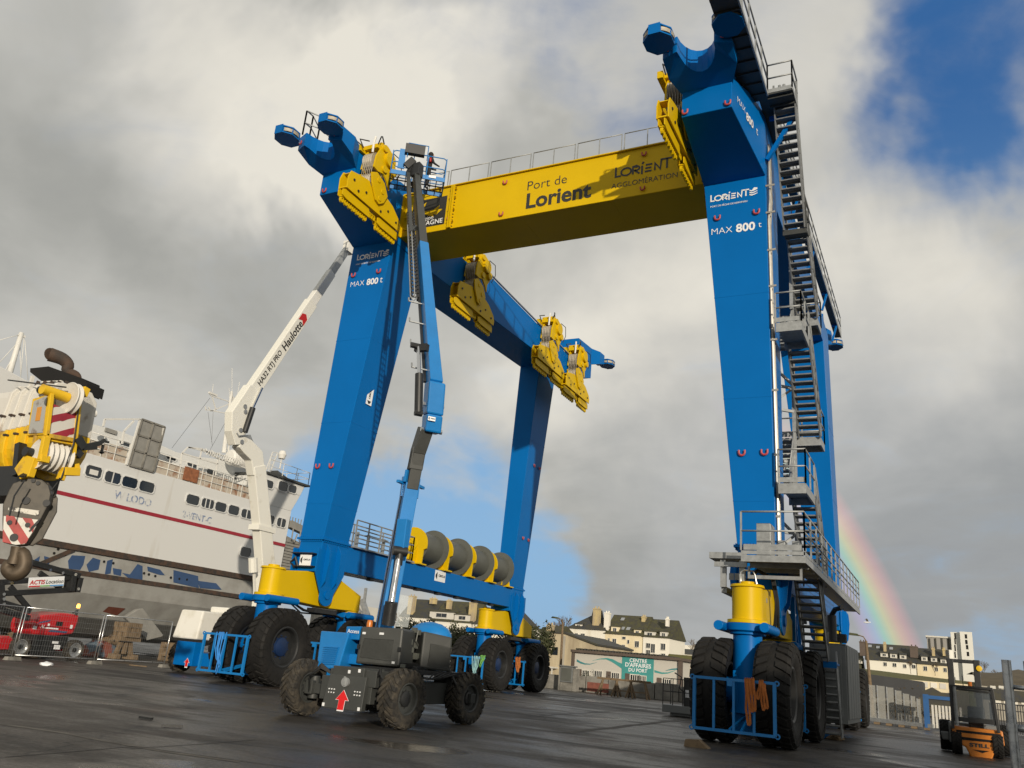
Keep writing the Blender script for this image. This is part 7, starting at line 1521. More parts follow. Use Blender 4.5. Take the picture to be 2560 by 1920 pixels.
# --- warehouse with gable left of it
Y = 100.0; T2 = thing('warehouse', 'stained grey warehouse with a sloping gable behind the white business building', 'warehouse', ay(1420, 1690, Y)); T2.location.z = 0
P = [ay(*p, Y) for p in ((1363, 1583), (1415, 1585), (1489, 1614), (1489, 1690), (1363, 1690))]
b = MB(); b.prism([(p.x, max(p.z, 0)) for p in P], (0, Y, 0), EX, EZ, -14, 0); b.build('wall', 'wall_stain', T2)
b = MB(); pa, pb = P[1], P[2]; b.hexa([(pa.x, Y-.2, pa.z), (pb.x+.2, Y-.2, pb.z), (pb.x+.2, Y+14, pb.z), (pa.x, Y+14, pa.z), (pa.x, Y-.2, pa.z+.22), (pb.x+.2, Y-.2, pb.z+.22), (pb.x+.2, Y+14, pb.z+.22), (pa.x, Y+14, pa.z+.22)]); b.box(P[0].x, pa.x, Y-.2, Y+14, pa.z, pa.z+.2); b.build('roof', 'slate', T2)
b = MB(); a = ay(1380, 1617, Y); c = ay(1394, 1638, Y); b.box(a.x, c.x, Y-.03, Y-.002, c.z, a.z); b.build('window', 'glass', T2)
b = MB(); a = ay(1412, 1590, Y); b.box(a.x-.15, a.x+.15, Y-.12, Y-.002, 0, a.z); b.build('downpipe', 'wall_grey', T2)
b = MB(); a = ay(1363, 1667, Y); c = ay(1395, 1672, Y); b.box(a.x, c.x, Y-1.5, Y-.01, c.z, a.z+.1); b.box(c.x-.3, c.x-.15, Y-1.4, Y-1.25, 0, c.z); b.build('canopy', 'fr', T2)
# --- tall corner house, cream terrace, white end house
Y = 150.0
def zz3(p): return ay(*p, Y)
def house(lab, x0p, x1p, eave, ridge, wm, rm, wins, dorm=(), chims=(), dp=10, hip=0.0, base=0.0, grp=None, Y=150.0, lights=()):
    a, c = ay(*x0p, Y), ay(*x1p, Y); ze = (a.z+c.z)/2; zr = ay(*ridge, Y+dp/2).z; t = thing('house', lab, 'house', ((a.x+c.x)/2, Y, 0), None, grp)
    block(t, a.x, c.x, base, ze, Y, dp, wm); r_ = roof(t, a.x, c.x, ze, zr, Y, dp, rm, hip)
    for w_ in wins: window(t, (w_[0], w_[1]), (w_[2], w_[3]), Y, w_[4] if len(w_) > 4 else 1)
    for d in dorm: dormer(t, d[:2], d[2:4], Y, d[4], wm if len(d) < 6 else d[5], rm, 1)
    for ch_ in chims: chimney(t, ch_[:2], ch_[2:4], Y+ch_[4], .9, ch_[5] if len(ch_) > 5 else 'chim')
    for l_ in lights:
        f_ = (ze-ay(*l_, Y+2).z)/(ze-zr); q = ay(*l_, Y+f_*dp/2); s_ = (zr-ze)/(dp/2); b = MB(); b.hexa([(q.x-.35, q.y-.35, q.z-.35*s_+.02), (q.x+.35, q.y-.35, q.z-.35*s_+.02), (q.x+.35, q.y+.35, q.z+.35*s_+.02), (q.x-.35, q.y+.35, q.z+.35*s_+.02), (q.x-.35, q.y-.42, q.z-.35*s_+.12), (q.x+.35, q.y-.42, q.z-.35*s_+.12), (q.x+.35, q.y+.28, q.z+.35*s_+.12), (q.x-.35, q.y+.28, q.z+.35*s_+.12)]); b.build('skylight', 'steel_b', t)
    return t
house('tall cream corner house with a steep hipped slate roof behind the warehouse', (1418, 1570), (1513, 1577), (1418, 1570), (1466, 1524), 'wall_white', 'slate', ((1425, 1580, 1432, 1590), (1439, 1583, 1444, 1592), (1453, 1584, 1461, 1602), (1425, 1600, 1432, 1612)), ((1438, 1560, 1455, 1570, .6),), ((1483, 1520, 1496, 1578, 1.0),), hip=5.0, dp=11)
house('long cream terrace house with two dormers and a mossy slate roof', (1513, 1581), (1606, 1593), (1513, 1583), (1560, 1538), 'wall_cream', 'slate_moss', ((1532, 1597, 1540, 1612), (1556, 1592, 1564, 1598, 0), (1569, 1600, 1573, 1609, 0), (1556, 1612, 1562, 1623), (1588, 1603, 1597, 1618), (1521, 1596, 1524, 1602, 0)), ((1528, 1566, 1546, 1585, .5), (1585, 1574, 1602, 1591, .5)), ((1511, 1531, 1521, 1577, .6, 'wall_white'), (1604, 1541, 1612, 1566, 3.5)), dp=10, lights=((1557, 1549), (1557, 1572), (1571, 1573)))
house('narrow white end house with a dormer at the right end of the cream terrace', (1608, 1588), (1674, 1600), (1608, 1588), (1640, 1548), 'wall_white', 'slate_moss', ((1616, 1608, 1625, 1620), (1628, 1610, 1637, 1632), (1653, 1609, 1663, 1625), (1616, 1625, 1625, 1636), (1654, 1634, 1663, 1640)), ((1611, 1578, 1638, 1594, .3, 'fr'), (1650, 1579, 1668, 1596, .3, 'fr')), ((1664, 1546, 1670, 1566, 1.0, 'wall_white'),), dp=10)
house('low house with a curved white gable and lichen chimney left of the warehouse', (1348, 1580), (1388, 1584), (1348, 1581), (1365, 1562), 'wall_white', 'slate_moss', (), (), ((1367, 1561, 1380, 1580, .4),), dp=8, Y=125.0)
# low mossy-roofed sheds right of the business building
Y = 110.0; a, c = ay(1650, 1646, Y), ay(1760, 1668, Y); T4 = thing('shed', 'low shed with a mossy green roof right of the white business building', 'shed', ((a.x+c.x)/2, Y, 0))
block(T4, a.x, c.x+4, 0, ay(1740, 1685, Y).z, Y, 8, 'wall_grey'); b = MB(); zr = ay(1690, 1636, Y+4).z; ze = ay(1740, 1684, Y).z; b.hexa([(a.x, Y-.3, ze), (c.x+4, Y-.3, ze), (c.x+4, Y+4, zr-.1), (a.x, Y+4, zr-.1), (a.x, Y-.3, ze+.15), (c.x+4, Y-.3, ze+.15), (c.x+4, Y+4, zr), (a.x, Y+4, zr)]); b.build('roof', 'grass', T4)
b = MB(); q0, q1 = ay(1702, 1654, 84), ay(1742, 1692, 84)
Y = 84.0; P = [ay(*p, Y) for p in ((1702, 1653), (1735, 1668), (1738, 1740), (1702, 1740))]; b = MB(); b.prism([(p.x, max(p.z, 0)) for p in P], (0, Y, 0), EX, EZ, -6, 0); t = tag(b.build('annex', 'wall_grey'), 'pale block annex with a slanting roof beside the right tyres', 'building')
house('distant low slate-roofed house with a small brick chimney, left of the right hoist tyres', (1672, 1630), (1750, 1640), (1672, 1630), (1710, 1622), 'wall_white', 'slate', (), (), ((1700, 1623, 1705, 1640, .5),), dp=8, Y=170.0)
block(thing('apartment_block', 'far cream apartment block half hidden by bare trees, left of the right tyres', 'building', ay(1735, 1620, 330)), ay(1712, 1614, 330).x, ay(1765, 1614, 330).x, 0, ay(1735, 1614, 330).z, 330, 12, 'wall_white')
# --- terrace seen between the hoist legs
Yt = 160.0
house('slate-roofed house with two skylights, seen under the winches', (1000, 1540), (1075, 1548), (1000, 1540), (1030, 1497), 'wall_white', 'slate', (), (), ((1022, 1489, 1031, 1540, .5), (1075, 1495, 1087, 1510, 2.5)), dp=10, Y=Yt, grp=None, lights=((1033, 1531), (1052, 1534), (1032, 1513)))
house('pair of white-fronted houses with wide dormers under the winches', (1073, 1548), (1178, 1562), (1073, 1548), (1120, 1502), 'wall_white', 'slate_moss', (), ((1075, 1528, 1133, 1549, .2, 'fr'), (1137, 1536, 1174, 1554, .2, 'fr')), ((1117, 1500, 1124, 1523, 2.0), (1174, 1505, 1184, 1556, .3)), dp=10, Y=Yt)
house('slate-roofed house right of the white-fronted pair, behind the yellow rocker', (1182, 1556), (1300, 1572), (1182, 1556), (1188, 1514), 'wall_white', 'slate', ((1188, 1574, 1194, 1580, 0),), (), (), dp=10, Y=Yt, hip=3.0)
# --- hill, terrace and silo on the right
def terrain(name, pts, m, depth):
    b = MB(); k_ = len(pts[0]); v = [p for L in pts for p in L]; b.add(v, [(i*k_+j, i*k_+j+1, (i+1)*k_+j+1, (i+1)*k_+j) for i in range(len(pts)-1) for j in range(k_-1)], True); return struct(name, b.mesh(name, m))
xsx = [-26, -18, -10, -2, 6, 14, 24, 40]
zt_ = lambda px_, py_, Y_: ay(px_, py_, Y_).z
hz = lambda x: 6.3-.045*(x+20) if x < 5 else 5.2
terrain('grass_bank', [[(x, 138, -.5) for x in xsx], [(x, 150, hz(x)*.42) for x in xsx], [(x, 178, hz(x)*.98) for x in xsx], [(x, 196, hz(x)*1.05) for x in xsx], [(x, 300, hz(x)*1.1) for x in xsx]], 'grass', 0)
rb = random.Random(12)
terrain('scrub_hill', [[(x, 150-.2*x, -.5) for x in range(4, 150, 4)], [(x, 172, 5.5+rb.uniform(-.8, .8)) for x in range(4, 150, 4)], [(x, 196, 8.2+rb.uniform(-.8, .8)-.015*x) for x in range(4, 150, 4)], [(x, 260, 8.6) for x in range(4, 150, 4)]], 'scrub', 0)
terrain('far_hill', [[(x, 420, -.5) for x in range(-900, 900, 40)], [(x, 520, 5+2.5*math.sin(x*.013)+1.5*math.sin(x*.05)) for x in range(-900, 900, 40)], [(x, 900, 8+2*math.sin(x*.02)) for x in range(-900, 900, 40)]], 'scrub', 0)
Yr = 200.0
house('slate-roofed brick house at the left end of the hilltop terrace, behind the street lamp', (2108, 1671), (2150, 1677), (2108, 1671), (2130, 1630), 'wall_grey', 'slate_moss', ((2112, 1661, 2116, 1666, 0),), ((2106, 1649, 2113, 1656, 1.0, 'fr'), (2123, 1650, 2131, 1657, 1.0, 'fr'), (2146, 1650, 2156, 1659, 1.0, 'fr')), (), dp=10, Y=Yr, base=4)
house('pink-fronted terrace house with three white dormers under the rainbow', (2165, 1647), (2290, 1660), (2165, 1648), (2220, 1611), 'wall_white', 'slate', ((2209, 1656, 2217, 1665), (2232, 1658, 2241, 1667), (2258, 1661, 2266, 1670), (2280, 1662, 2289, 1671)), ((2201, 1632, 2220, 1643, .6, 'fr'), (2225, 1634, 2243, 1646, .6, 'fr'), (2249, 1637, 2266, 1648, .6, 'fr')), ((2148, 1603, 2164, 1640, 1.0, 'brown'), (2208, 1608, 2216, 1630, 2.0)), dp=10, Y=Yr, base=4, lights=((2175, 1616), (2195, 1619), (2228, 1622)))
house('cream-fronted terrace house with small dormers left of the forklift mast', (2292, 1658), (2372, 1667), (2292, 1658), (2330, 1622), 'wall_cream', 'slate', ((2309, 1666, 2318, 1677), (2337, 1669, 2345, 1678), (2359, 1670, 2367, 1680)), ((2303, 1641, 2319, 1653, .6, 'fr'), (2327, 1644, 2343, 1655, .6, 'fr'), (2351, 1648, 2367, 1660, .6, 'fr')), ((2274, 1615, 2296, 1645, 1.0, 'brown'), (2329, 1621, 2338, 1640, 2.0), (2356, 1623, 2364, 1640, 2.0)), dp=10, Y=Yr, base=4)
Ys = 330.0; T6 = thing('silo_building', 'tall white silo tower with a lower grey store on the hill', 'silo', ay(2400, 1650, Ys)); T6.location.z = 0
a, c, e_, f_ = ay(2376, 1579, Ys), ay(2399, 1577, Ys), ay(2430, 1582, Ys), ay(2316, 1591, Ys)
K['silo_w'] = mat('white_silo_wall', (.70, .69, .63), .8, 0, .04, .1, streak=5); K['silo_g'] = mat('grey_silo_wall', (.30, .29, .27), .85, 0, .06, .2)
block(T6, c.x, e_.x, 0, (c.z+e_.z)/2, Ys, 9, 'silo_w'); block(T6, a.x, c.x-.02, 0, a.z, Ys+1.5, 7, 'silo_w', 'side_wall'); block(T6, f_.x, a.x-.02, 0, f_.z, Ys+3, 9, 'silo_g', 'store')
b = MB()
for i, (px_, py_) in enumerate(((2415, 1591), (2416, 1605), (2418, 1618), (2420, 1635))): q = ay(px_, py_, Ys); b.box(q.x-.35, q.x+.35, Ys-.05, Ys-.002, q.z-.7, q.z+.7)
for py_ in (1590, 1603, 1620, 1637): q = ay(2388, py_, Ys+1.5); b.box(q.x-.2, q.x+.2, Ys+1.4, Ys+1.49, q.z-1, q.z+1)
b.build('slit_window', 'black', T6)
b = MB()
for px_ in (2324, 2339, 2355, 2371): q = ay(px_, 1605, Ys+3); b.box(q.x-.25, q.x+.25, Ys+2.7, Ys+2.99, q.z-2.5, q.z+1.2)
b.build('buttress', 'slate', T6); b = MB(); b.box(f_.x-.3, a.x-.02, Ys+2.6, Ys+12, f_.z, f_.z+.5); b.build('parapet', 'fr', T6)
b = MB(); q = ay(2372, 1625, 250); b.cyl((q.x, 250, 0), (q.x, 250, q.z), 1.0, n=18); tag(b.build('tank', 'silo_w'), 'short cream round tank at the foot of the white silo tower', 'tank')
# yellow-stone workshop, dark shed, gable
Yw = 130.0; T7 = thing('workshop', 'sunlit yellow workshop with pale panels below the grass bank', 'building', ay(2340, 1725, Yw)); T7.location.z = 0
a, c = ay(2255, 1697, Yw), ay(2420, 1712, Yw); block(T7, a.x, c.x, 0, (a.z+c.z)/2, Yw, 8, 'wall_cream')
for i in range(6): q0, q1 = ay(2257+i*23, 1700+i*2.0, Yw), ay(2274+i*23, 1715+i*2.0, Yw); b = MB(); b.box(q0.x, q1.x, Yw-.06, Yw-.002, q1.z, q0.z); b.build('wall_panel', 'wall_white' if i % 2 else 'fr', T7)
Yd = 105.0; T8 = thing('dark_shed', 'long dark flat-roofed shed behind the milky fence panels', 'shed', ay(2200, 1730, Yd)); T8.location.z = 0
a, c = ay(2080, 1672, Yd), ay(2306, 1704, Yd); b = MB(); b.hexa([(a.x, Yd, 0), (c.x, Yd, 0), (c.x, Yd+10, 0), (a.x, Yd+10, 0), (a.x, Yd, a.z), (c.x, Yd, c.z), (c.x, Yd+10, c.z), (a.x, Yd+10, a.z)]); b.build('wall', 'shed_dark', T8)
b = MB(); a2 = ay(2115, 1722, Yd); b.box(a.x, c.x, Yd-.4, Yd-.01, .2, a2.z-.6); b.build('lower_wall', 'conc', T8)
Yg = 95.0; T9 = thing('gable_shed', 'small dark gabled shed beside the blue gate post', 'shed', ay(2330, 1730, Yg)); P = [ay(*p, Yg) for p in ((2300, 1731), (2330, 1718), (2353, 1731), (2390, 1735), (2390, 1780), (2300, 1780))]; T9.location.z = 0; b = MB(); b.prism([(p.x, max(0, p.z)) for p in P], (0, Yg, 0), EX, EZ, -5, 0); b.build('wall', 'slate', T9)
# buildings glimpsed between the forklift and the tubes
Yb = 120.0; T10 = thing('long_building', 'long low building with pale windows right of the forklift cab', 'building', ay(2520, 1730, Yb)); T10.location.z = 0
a, c = ay(2440, 1713, Yb), ay(2620, 1728, Yb); block(T10, a.x, c.x, 0, a.z, Yb, 8, 'wall_grey'); b = MB(); b.box(a.x-.3, c.x, Yb-.3, Yb-.01, ay(2480, 1735, Yb).z-.6, ay(2480, 1722, Yb).z-.0); b.build('fascia', 'slate', T10)
for px_ in (2475, 2496, 2512, 2532, 2550): q0, q1 = ay(px_, 1714, Yb), ay(px_+14, 1722, Yb); b = MB(); b.box(q0.x, q1.x, Yb-.35, Yb-.31, q1.z, q0.z); b.build('window', 'fr', T10)
for px_ in (2488, 2508, 2530, 2552): q0, q1 = ay(px_, 1746, Yb), ay(px_+15, 1762, Yb); b = MB(); b.box(q0.x, q1.x, Yb-.05, Yb-.002, q1.z, q0.z); b.build('window', 'wall_white', T10)
# --- yard edge: low wall, cabinet, trestles, fences
Yl = 58.5; T11 = thing('low_wall', 'low stained concrete block wall along the far edge of the yard', 'wall', (-21, Yl, 0)); xs0, xs1 = ay(1355, 1715, Yl).x, ay(1760, 1760, Yl).x; n_ = 7
for i in range(n_):
    x0 = xs0+(xs1-xs0)*i/n_; x1 = xs0+(xs1-xs0)*(i+1)/n_-.05; b = MB(); h_ = .98+.06*(i % 3); b.box(x0, x1, Yl, Yl+.4, 0, h_); b.build('concrete_block', 'conc', T11, bevel=.03)
b = MB(); q = ay(1535, 1725, Yl-.02); b.box(q.x-2.0, q.x-.4, Yl-.03, Yl-.002, .1, .7); K['brick_red'] = mat('red_brick', (.20, .07, .05), .9, 0, .25, 4); b.build('brick_patch', 'brick_red', T11)
Yk = 57.6; a, c = ay(1399, 1665, Yk), ay(1440, 1702, Yk); T12 = thing('electric_cabinet', 'grey electrical cabinet on a concrete stand by the low wall', 'cabinet', ((a.x+c.x)/2, Yk, 0))
b = MB(); b.box(a.x+.1, c.x-.3, Yk, Yk+.6, .55, a.z); b.box(a.x-.05, c.x-.2, Yk-.08, Yk+.7, a.z, a.z+.08); b.build('cabinet_body', 'grey_panel', T12, bevel=.02); b = MB(); b.box(a.x+.18, c.x-.4, Yk-.03, Yk-.002, .65, a.z-.1); b.build('door', 'drum', T12); b = MB(); b.box(c.x-.28, c.x, Yk+.05, Yk+.6, 0, a.z-.1); b.box(a.x-.05, a.x+.08, Yk+.05, Yk+.6, 0, a.z-.05); b.box(a.x+.1, c.x-.3, Yk+.1, Yk+.5, 0, .54); b.build('stand', 'conc', T12)
tm = thing('trestle', 'weathered wooden trestle nearest the grey cabinet, before the low wall', 'trestle', ay(1522, 1742, 55.5), .05, 'wooden trestles before the low wall'); tm.location.z = 0
def tl(nm, p, q, w_): b = MB(); b.bar(p, q, w_); put(nm, b.mesh(nm, 'wood'), tm)
for s in (-1, 1):
    for f in (-1, 1): tl('leg', (s*.62+s*.1, f*.35, 0), (s*.45, f*.03, 1.02), .09)
    tl('brace', (s*.60, -.25, .35), (s*.60, .25, .35), .07)
tl('top_beam', (-.85, 0, 1.07), (.85, 0, 1.07), .13); tl('brace', (-.55, -.2, .4), (.55, -.2, .4), .07)
for px_, lab in ((1558, 'weathered wooden trestle in the middle of the three'), (1594, 'weathered wooden trestle at the right end of the row of three')):
    c = copy_tree(tm); c.location = ay(px_, 1744, 55.5); c.location.z = 0; c['label'] = lab
debris('tarpaulin', 'white tarpaulin bundles lying behind the wooden trestles', 'tarpaulin', ay(1552, 1716, 60.0), (1.3, .4, .30), 'fr', 3, 21)
b = MB(); q = ay(1447, 1705, 60.5); b.prism([(-.6, -.5), (.5, -.6), (-.1, .5), (-.3, .55)], q, EX, EZ, 0, .06); tag(b.build('deck_chair', 'teal2'), 'folded teal deck chair leaning beside the grey cabinet', 'chair')
# milky sliding fence panels and blue gate
Yp = 56.0; T13 = thing('panel_fence', 'row of milky fence panels stepping down towards the blue gate', 'fence', ay(2240, 1790, Yp)); T13.location.z = 0
pxs = [2172, 2193, 2217, 2239, 2259, 2278, 2293, 2306]; tops = [1712, 1714, 1718, 1726, 1734, 1740, 1747]
for i in range(7):
    a = ay(pxs[i], tops[i], Yp+.12*i); c = ay(pxs[i+1], 1803+i*1.5, Yp+.12*i); b = MB(); b.box(a.x+.02, c.x-.02, Yp+.12*i, Yp+.12*i+.03, max(.12, c.z), a.z); pn = b.build('fence_sheet', 'panel', T13)
    b = MB(); b.box(a.x-.04, a.x+.02, Yp+.12*i-.02, Yp+.12*i+.05, 0.1, a.z+.02); b.build('fence_post', 'steel', T13)
b = MB(); a = ay(2178, 1806, Yp-.6); c = ay(2335, 1832, Yp-2.5); b.bar((a.x, Yp-.5, .22), (c.x, Yp-2.0, .22), .25, .2); tag(b.build('kerb_beam', 'steel'), 'long blue-grey beam lying on timber in front of the milky fence panels', 'beam')
b = MB()
for i in range(5): p = Vector((a.x, Yp-.5, .06)).lerp(Vector((c.x, Yp-2.0, .06)), .1+.2*i); b.bar(p-Vector((0, .5, 0)), p+Vector((0, .5, 0)), .3, .11)
tag(b.build('pallet_row', 'wood'), 'low timbers under the blue-grey beam by the milky fence panels', 'timber', kind='stuff')
Yq = 54.0; T14 = thing('gate', 'blue framed gate with pale vertical slats between the milky panels and the forklift', 'gate', ay(2340, 1800, Yq)); T14.location.z = 0
a, c = ay(2308, 1735, Yq), ay(2372, 1747, Yq); b = MB(); b.box(a.x-.03, a.x+.25, Yq, Yq+.2, 0, a.z); b.box(a.x+.25, c.x+.3, Yq, Yq+.15, a.z-.22, a.z-.04); b.build('gate_frame', 'fence_blue', T14)
for i in range(9): x = a.x+.36+i*.17; b = MB(); b.box(x, x+.11, Yq+.04, Yq+.08, .15, ay(2330, 1762, Yq).z-.0); b.build('slat', 'fr', T14)
b = MB(); b.box(a.x+.26, c.x+.2, Yq+.10, Yq+.14, ay(2330, 1762, Yq).z, a.z-.23); b.build('upper_panel', 'slate', T14)
Yv = 60.0; T15 = thing('bar_fence', 'dark vertical-bar fence right of the forklift', 'fence', ay(2520, 1790, Yv)); T15.location.z = 0
a, c = ay(2475, 1757, Yv), ay(2640, 1772, Yv); b = MB(); b.bar((a.x, Yv, a.z), (c.x, Yv, a.z), .07); b.bar((a.x, Yv, a.z-.35), (c.x, Yv, a.z-.35), .05); b.bar((a.x, Yv, .25), (c.x, Yv, .25), .07); b.build('fence_rail', 'dark', T15)
for i in range(26): x = a.x+(c.x-a.x)*i/26; b = MB(); b.bar((x, Yv, .1), (x, Yv, a.z), .045 if i % 8 else .12); b.build('fence_bar', 'dark', T15)
# --- street lamps
def lamp(lab, base, top, Y_, m='wood', arm=.6):
    p, q = ay(*base, Y_), ay(*top, Y_); t = thing('street_lamp', lab, 'street lamp', (p.x, Y_, 0), None, 'street lamps'); b = MB(); b.tube([(p.x, Y_, 0), (q.x, Y_, q.z)], [.16, .10], 10); b.tube([(q.x, Y_, q.z), (q.x-arm*.3, Y_, q.z+.3), (q.x-arm, Y_, q.z+.42)], .05, 6); b.build('post', m, t)
    b = MB(); b.hexa([(q.x-arm-.75, Y_-.2, q.z+.38), (q.x-arm+.1, Y_-.2, q.z+.34), (q.x-arm+.1, Y_+.2, q.z+.34), (q.x-arm-.75, Y_+.2, q.z+.38), (q.x-arm-.6, Y_-.12, q.z+.56), (q.x-arm, Y_-.12, q.z+.5), (q.x-arm, Y_+.12, q.z+.5), (q.x-arm-.6, Y_+.12, q.z+.56)]); b.build('lamp_head', 'leaf', t)
lamp('street lamp on a brown pole standing before the stained warehouse', (1402, 1668), (1407, 1556), 85.0)
lamp('street lamp on a brown pole before the hilltop terrace, near the rainbow foot', (2182, 1780), (2165, 1602), 75.0)
# --- container and bits under the left hoist frame
Yn = 52.0; a, c = ay(822, 1508, Yn), ay(868, 1600, Yn); T16 = thing('container', 'pale corrugated container seen between the left hoist wheels', 'container', (a.x, Yn, 0)); b = MB()
for i in range(14): x = a.x-1.5+i*.3; b.box(x, x+.17, Yn-.04, Yn+3, 0, a.z); b.box(x+.17, x+.3, Yn, Yn+3, 0, a.z)
b.build('wall', 'fr', T16)
b = MB(); b.bar(ay(905, 1500, 45), ay(925, 1560, 45), .3); b.bar(ay(880, 1490, 45), ay(928, 1580, 45), .12); b.bar(ay(915, 1470, 45), ay(900, 1590, 45), .14); tag(b.build('scaffold_frame', 'steel'), 'grey scaffold bars behind the left hoist frame', 'scaffold')
# --- trees
def bare_tree(lab, c, h, seed, spread=.55, name='bare_tree'):
    rnd = random.Random(seed); t = thing(name, lab, 'tree', c, None, None); tr, cw_ = MB(), MB(); th = max(.018, h*.0022)
    def grow(p, d, L, r, lev):
        q = p+d*L; b = tr if lev < 2 else cw_
        b.tube([p, p.lerp(q, .5)+Vector((rnd.uniform(-1, 1), rnd.uniform(-1, 1), 0))*L*.05, q], [r, r*.8, max(th, r*.6)], 6 if lev < 2 else 3, cap=False)
        if lev >= 6: return
        for i in range(rnd.choice((2, 3)) if lev < 5 else 3):
            nd = (d+Vector((rnd.uniform(-1, 1), rnd.uniform(-1, 1), rnd.uniform(-.15, .7)))*spread).normalized(); grow(q if i else p.lerp(q, .75), nd, L*rnd.uniform(.62, .85), max(th, r*.62), lev+1)
    grow(Vector(c), Vector((0, 0, 1)), h*.26, h*.022, 0); tr.build('trunk', 'bark', t); cw_.build('crown', 'bark', t, kind='stuff'); return t
for lab, px_, top, Y_, seed in (('big bare winter tree behind the tall cream corner house', 1412, 1506, 165, 1), ('bare winter tree half hidden behind the warehouse lamp', 1392, 1530, 175, 2), ('small bare tree above the low curved-gable house', 1336, 1545, 190, 3), ('bare tree just right of the white end house', 1690, 1572, 200, 4), ('bare tree between the white end house and the right tyres', 1722, 1578, 220, 5), ('bare tree nearest the right hoist tyres', 1748, 1585, 210, 6),
    ('bare tree above the slate roof left of the winch posts', 1010, 1476, 200, 7), ('bare tree behind the second chimney under the winches', 1050, 1478, 205, 8), ('bare tree behind the white-fronted pair of houses', 1100, 1484, 200, 9), ('bare tree behind the right end of the white-fronted houses', 1150, 1492, 205, 10), ('bare tree right of the far yellow rocker', 1322, 1548, 210, 11), ('bare tree beyond the forklift mast, right of the silo', 2452, 1640, 300, 12), ('low bare tree on the scrub hill near the right edge', 2486, 1665, 260, 13),
    ('bare tree in front of the pink-fronted terrace house', 2275, 1648, 190, 14), ('bare tree in front of the cream-fronted terrace house', 2335, 1652, 190, 15), ('bare tree in front of the brick end house on the hill', 2135, 1640, 190, 16)):
    q = ay(px_, top, Y_); bz = 0 if px_ < 2100 else 6.0; bare_tree(lab, Vector((q.x, Y_, bz)), (q.z-bz)*1.0, seed)
def bush(lab, c, rx, ry_, h, seed, n=2600, name='evergreen_tree'):
    rnd = random.Random(seed); t = thing(name, lab, 'tree', c); b = MB(); cl = [(rnd.uniform(-.75, .75)*rx, rnd.uniform(-.7, .7)*ry_, h*rnd.uniform(.35, .85), rnd.uniform(.25, .48)) for _ in range(16)]
    for i in range(n):
        x, y, z, k_ = rnd.choice(cl); u = Vector((rnd.gauss(0, 1), rnd.gauss(0, 1), rnd.gauss(0, 1))).normalized(); rr = k_*rnd.uniform(.55, 1.0)
        p = Vector(c)+Vector((x+u.x*rr*rx, y+u.y*rr*ry_, max(.1, z+u.z*rr*h*.55))); s = rnd.uniform(.10, .24)*(h/5+.5); e1_ = Vector((rnd.gauss(0, 1), rnd.gauss(0, 1), rnd.gauss(0, 1))).normalized(); e2_ = e1_.cross(u).normalized() if abs(e1_.dot(u)) < .95 else Vector((0, 0, 1))
        b.add([p, p+e1_*s, p+e1_*s*.6+e2_*s*.8], [(0, 1, 2)])
    b.build('crown', 'leaf', t, kind='stuff'); b = MB()
    for i in range(4): b.tube([Vector(c)+Vector((rnd.uniform(-.3, .3), 0, 0)), Vector(c)+Vector((rnd.uniform(-.6, .6)*rx, 0, h*.6))], [.15, .05], 6)
    b.build('trunk', 'bark', t); return t
for lab, px_, py_, Y_, rx, h, seed in (('dark evergreen bush left under the winches, before the slate roofs', 1055, 1542, 90, 2.6, 4.6, 1), ('dark evergreen bush under the middle of the lower beam', 1125, 1562, 90, 2.4, 4.4, 2), ('dark evergreen bush just left of the far rocker column', 1160, 1560, 95, 2.2, 4.8, 3), ('tall dark evergreen right of the far left hoist wheels', 1338, 1558, 75, 1.9, 5.4, 4), ('dark evergreen bush behind the far hoist columns', 1280, 1575, 92, 2.4, 4.2, 5)):
    q = ay(px_, py_, Y_); bush(lab, Vector((q.x, Y_, 0)), rx, rx, q.z, seed)
b = MB(); rnd = random.Random(33); q = ay(1467, 1705, 61)
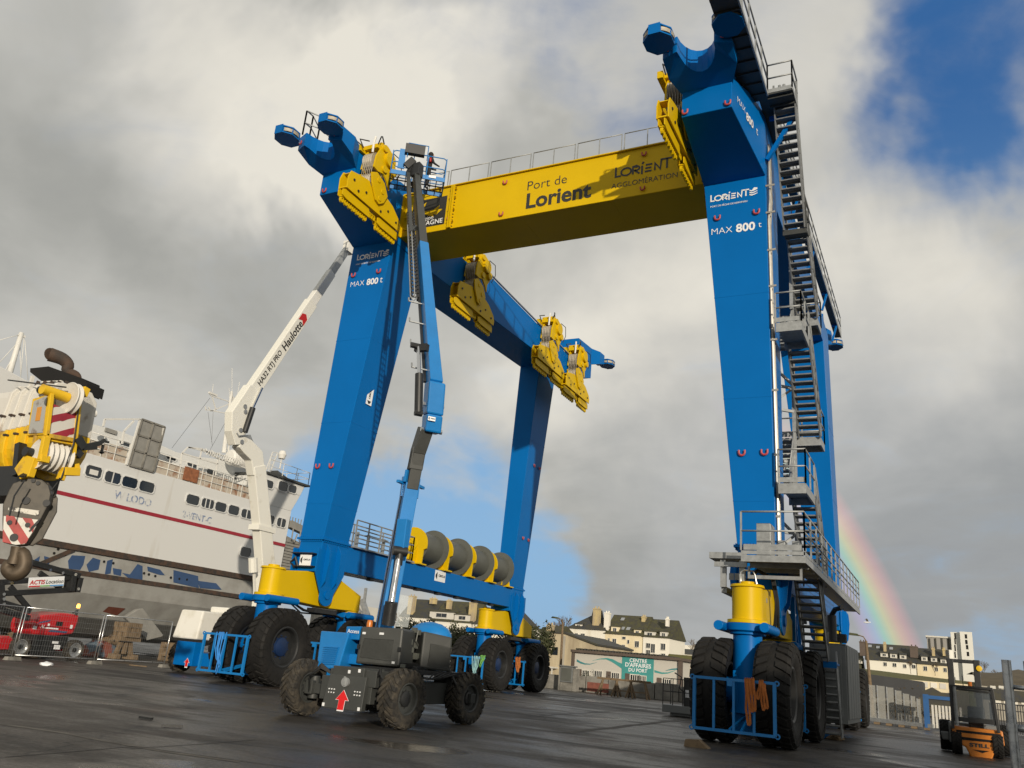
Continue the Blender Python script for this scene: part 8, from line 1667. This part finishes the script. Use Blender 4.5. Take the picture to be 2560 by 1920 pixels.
for i in range(420): p = Vector((q.x+rnd.gauss(0, .7), 61+rnd.gauss(0, .3), abs(rnd.gauss(.6, .35)))); e1_ = Vector((rnd.gauss(0, 1), rnd.gauss(0, 1), rnd.gauss(0, 1))).normalized()*.12; b.add([p, p+e1_, p+Vector((e1_.y, -e1_.x, .08))], [(0, 1, 2)])
tag(b.build('shrub', 'leaf'), 'small sparse shrub behind the low wall, right of the cabinet', 'shrub')
b = MB(); rnd = random.Random(34); q = ay(2255, 1770, 60)
for i in range(700): p = Vector((q.x+rnd.gauss(0, 1.1), 60+rnd.gauss(0, .4), abs(rnd.gauss(.8, .5)))); e1_ = Vector((rnd.gauss(0, 1), rnd.gauss(0, 1), rnd.gauss(0, 1))).normalized()*.15; b.add([p, p+e1_, p+Vector((e1_.y, -e1_.x, .1))], [(0, 1, 2)])
tag(b.build('shrub', 'scrub'), 'brownish shrub seen through the milky fence panels', 'shrub')
# gull over the rainbow foot
q = ad(2167, 1556, 60); t = thing('gull', 'gull flying beside the rainbow right of the hoist', 'bird', q); b = MB(); b.tube([q-Vector((.2, 0, 0)), q, q+Vector((.25, 0, .02))], [.02, .07, .01], 8); b.build('body', 'ltr_white', t); b = MB()
for s in (-1, 1): b.add([q+Vector((-.02, 0, .03)), q+Vector((.12, 0, .03)), q+Vector((.05, s*.35, .22)), q+Vector((-.08, s*.7, .08)), q+Vector((-.05, s*.32, .2))], [(0, 1, 2, 4), (4, 2, 3)])
b.build('wing', 'silo_g', t)

# --- unseen shed added behind the camera, shaped to shade the right of the yard
T20 = thing('shade_shed', 'unseen grey shed added behind the camera to shade the yard, taller at its right end', 'building', (25, -16, 0))
b = MB(); b.box(15, 26, -14, -6, 0, 10.2); b.build('low_shade_hall', 'wall_grey', T20)
b = MB(); b.box(26.02, 33, -9.2, -6, 0, 15.5); b.build('high_shade_hall', 'wall_grey', T20)
b = MB(); b.box(14.7, 25.9, -14.3, -5.7, 10.2, 10.5); b.box(25.7, 33.3, -9.5, -5.7, 15.5, 15.9); b.build('roof_edge', 'slate', T20)
for i in range(3): b = MB(); x = 16+i*5; b.box(x, x+3, -6.0, -5.94, .05, 4.2); b.build('door', 'grey_panel', T20)
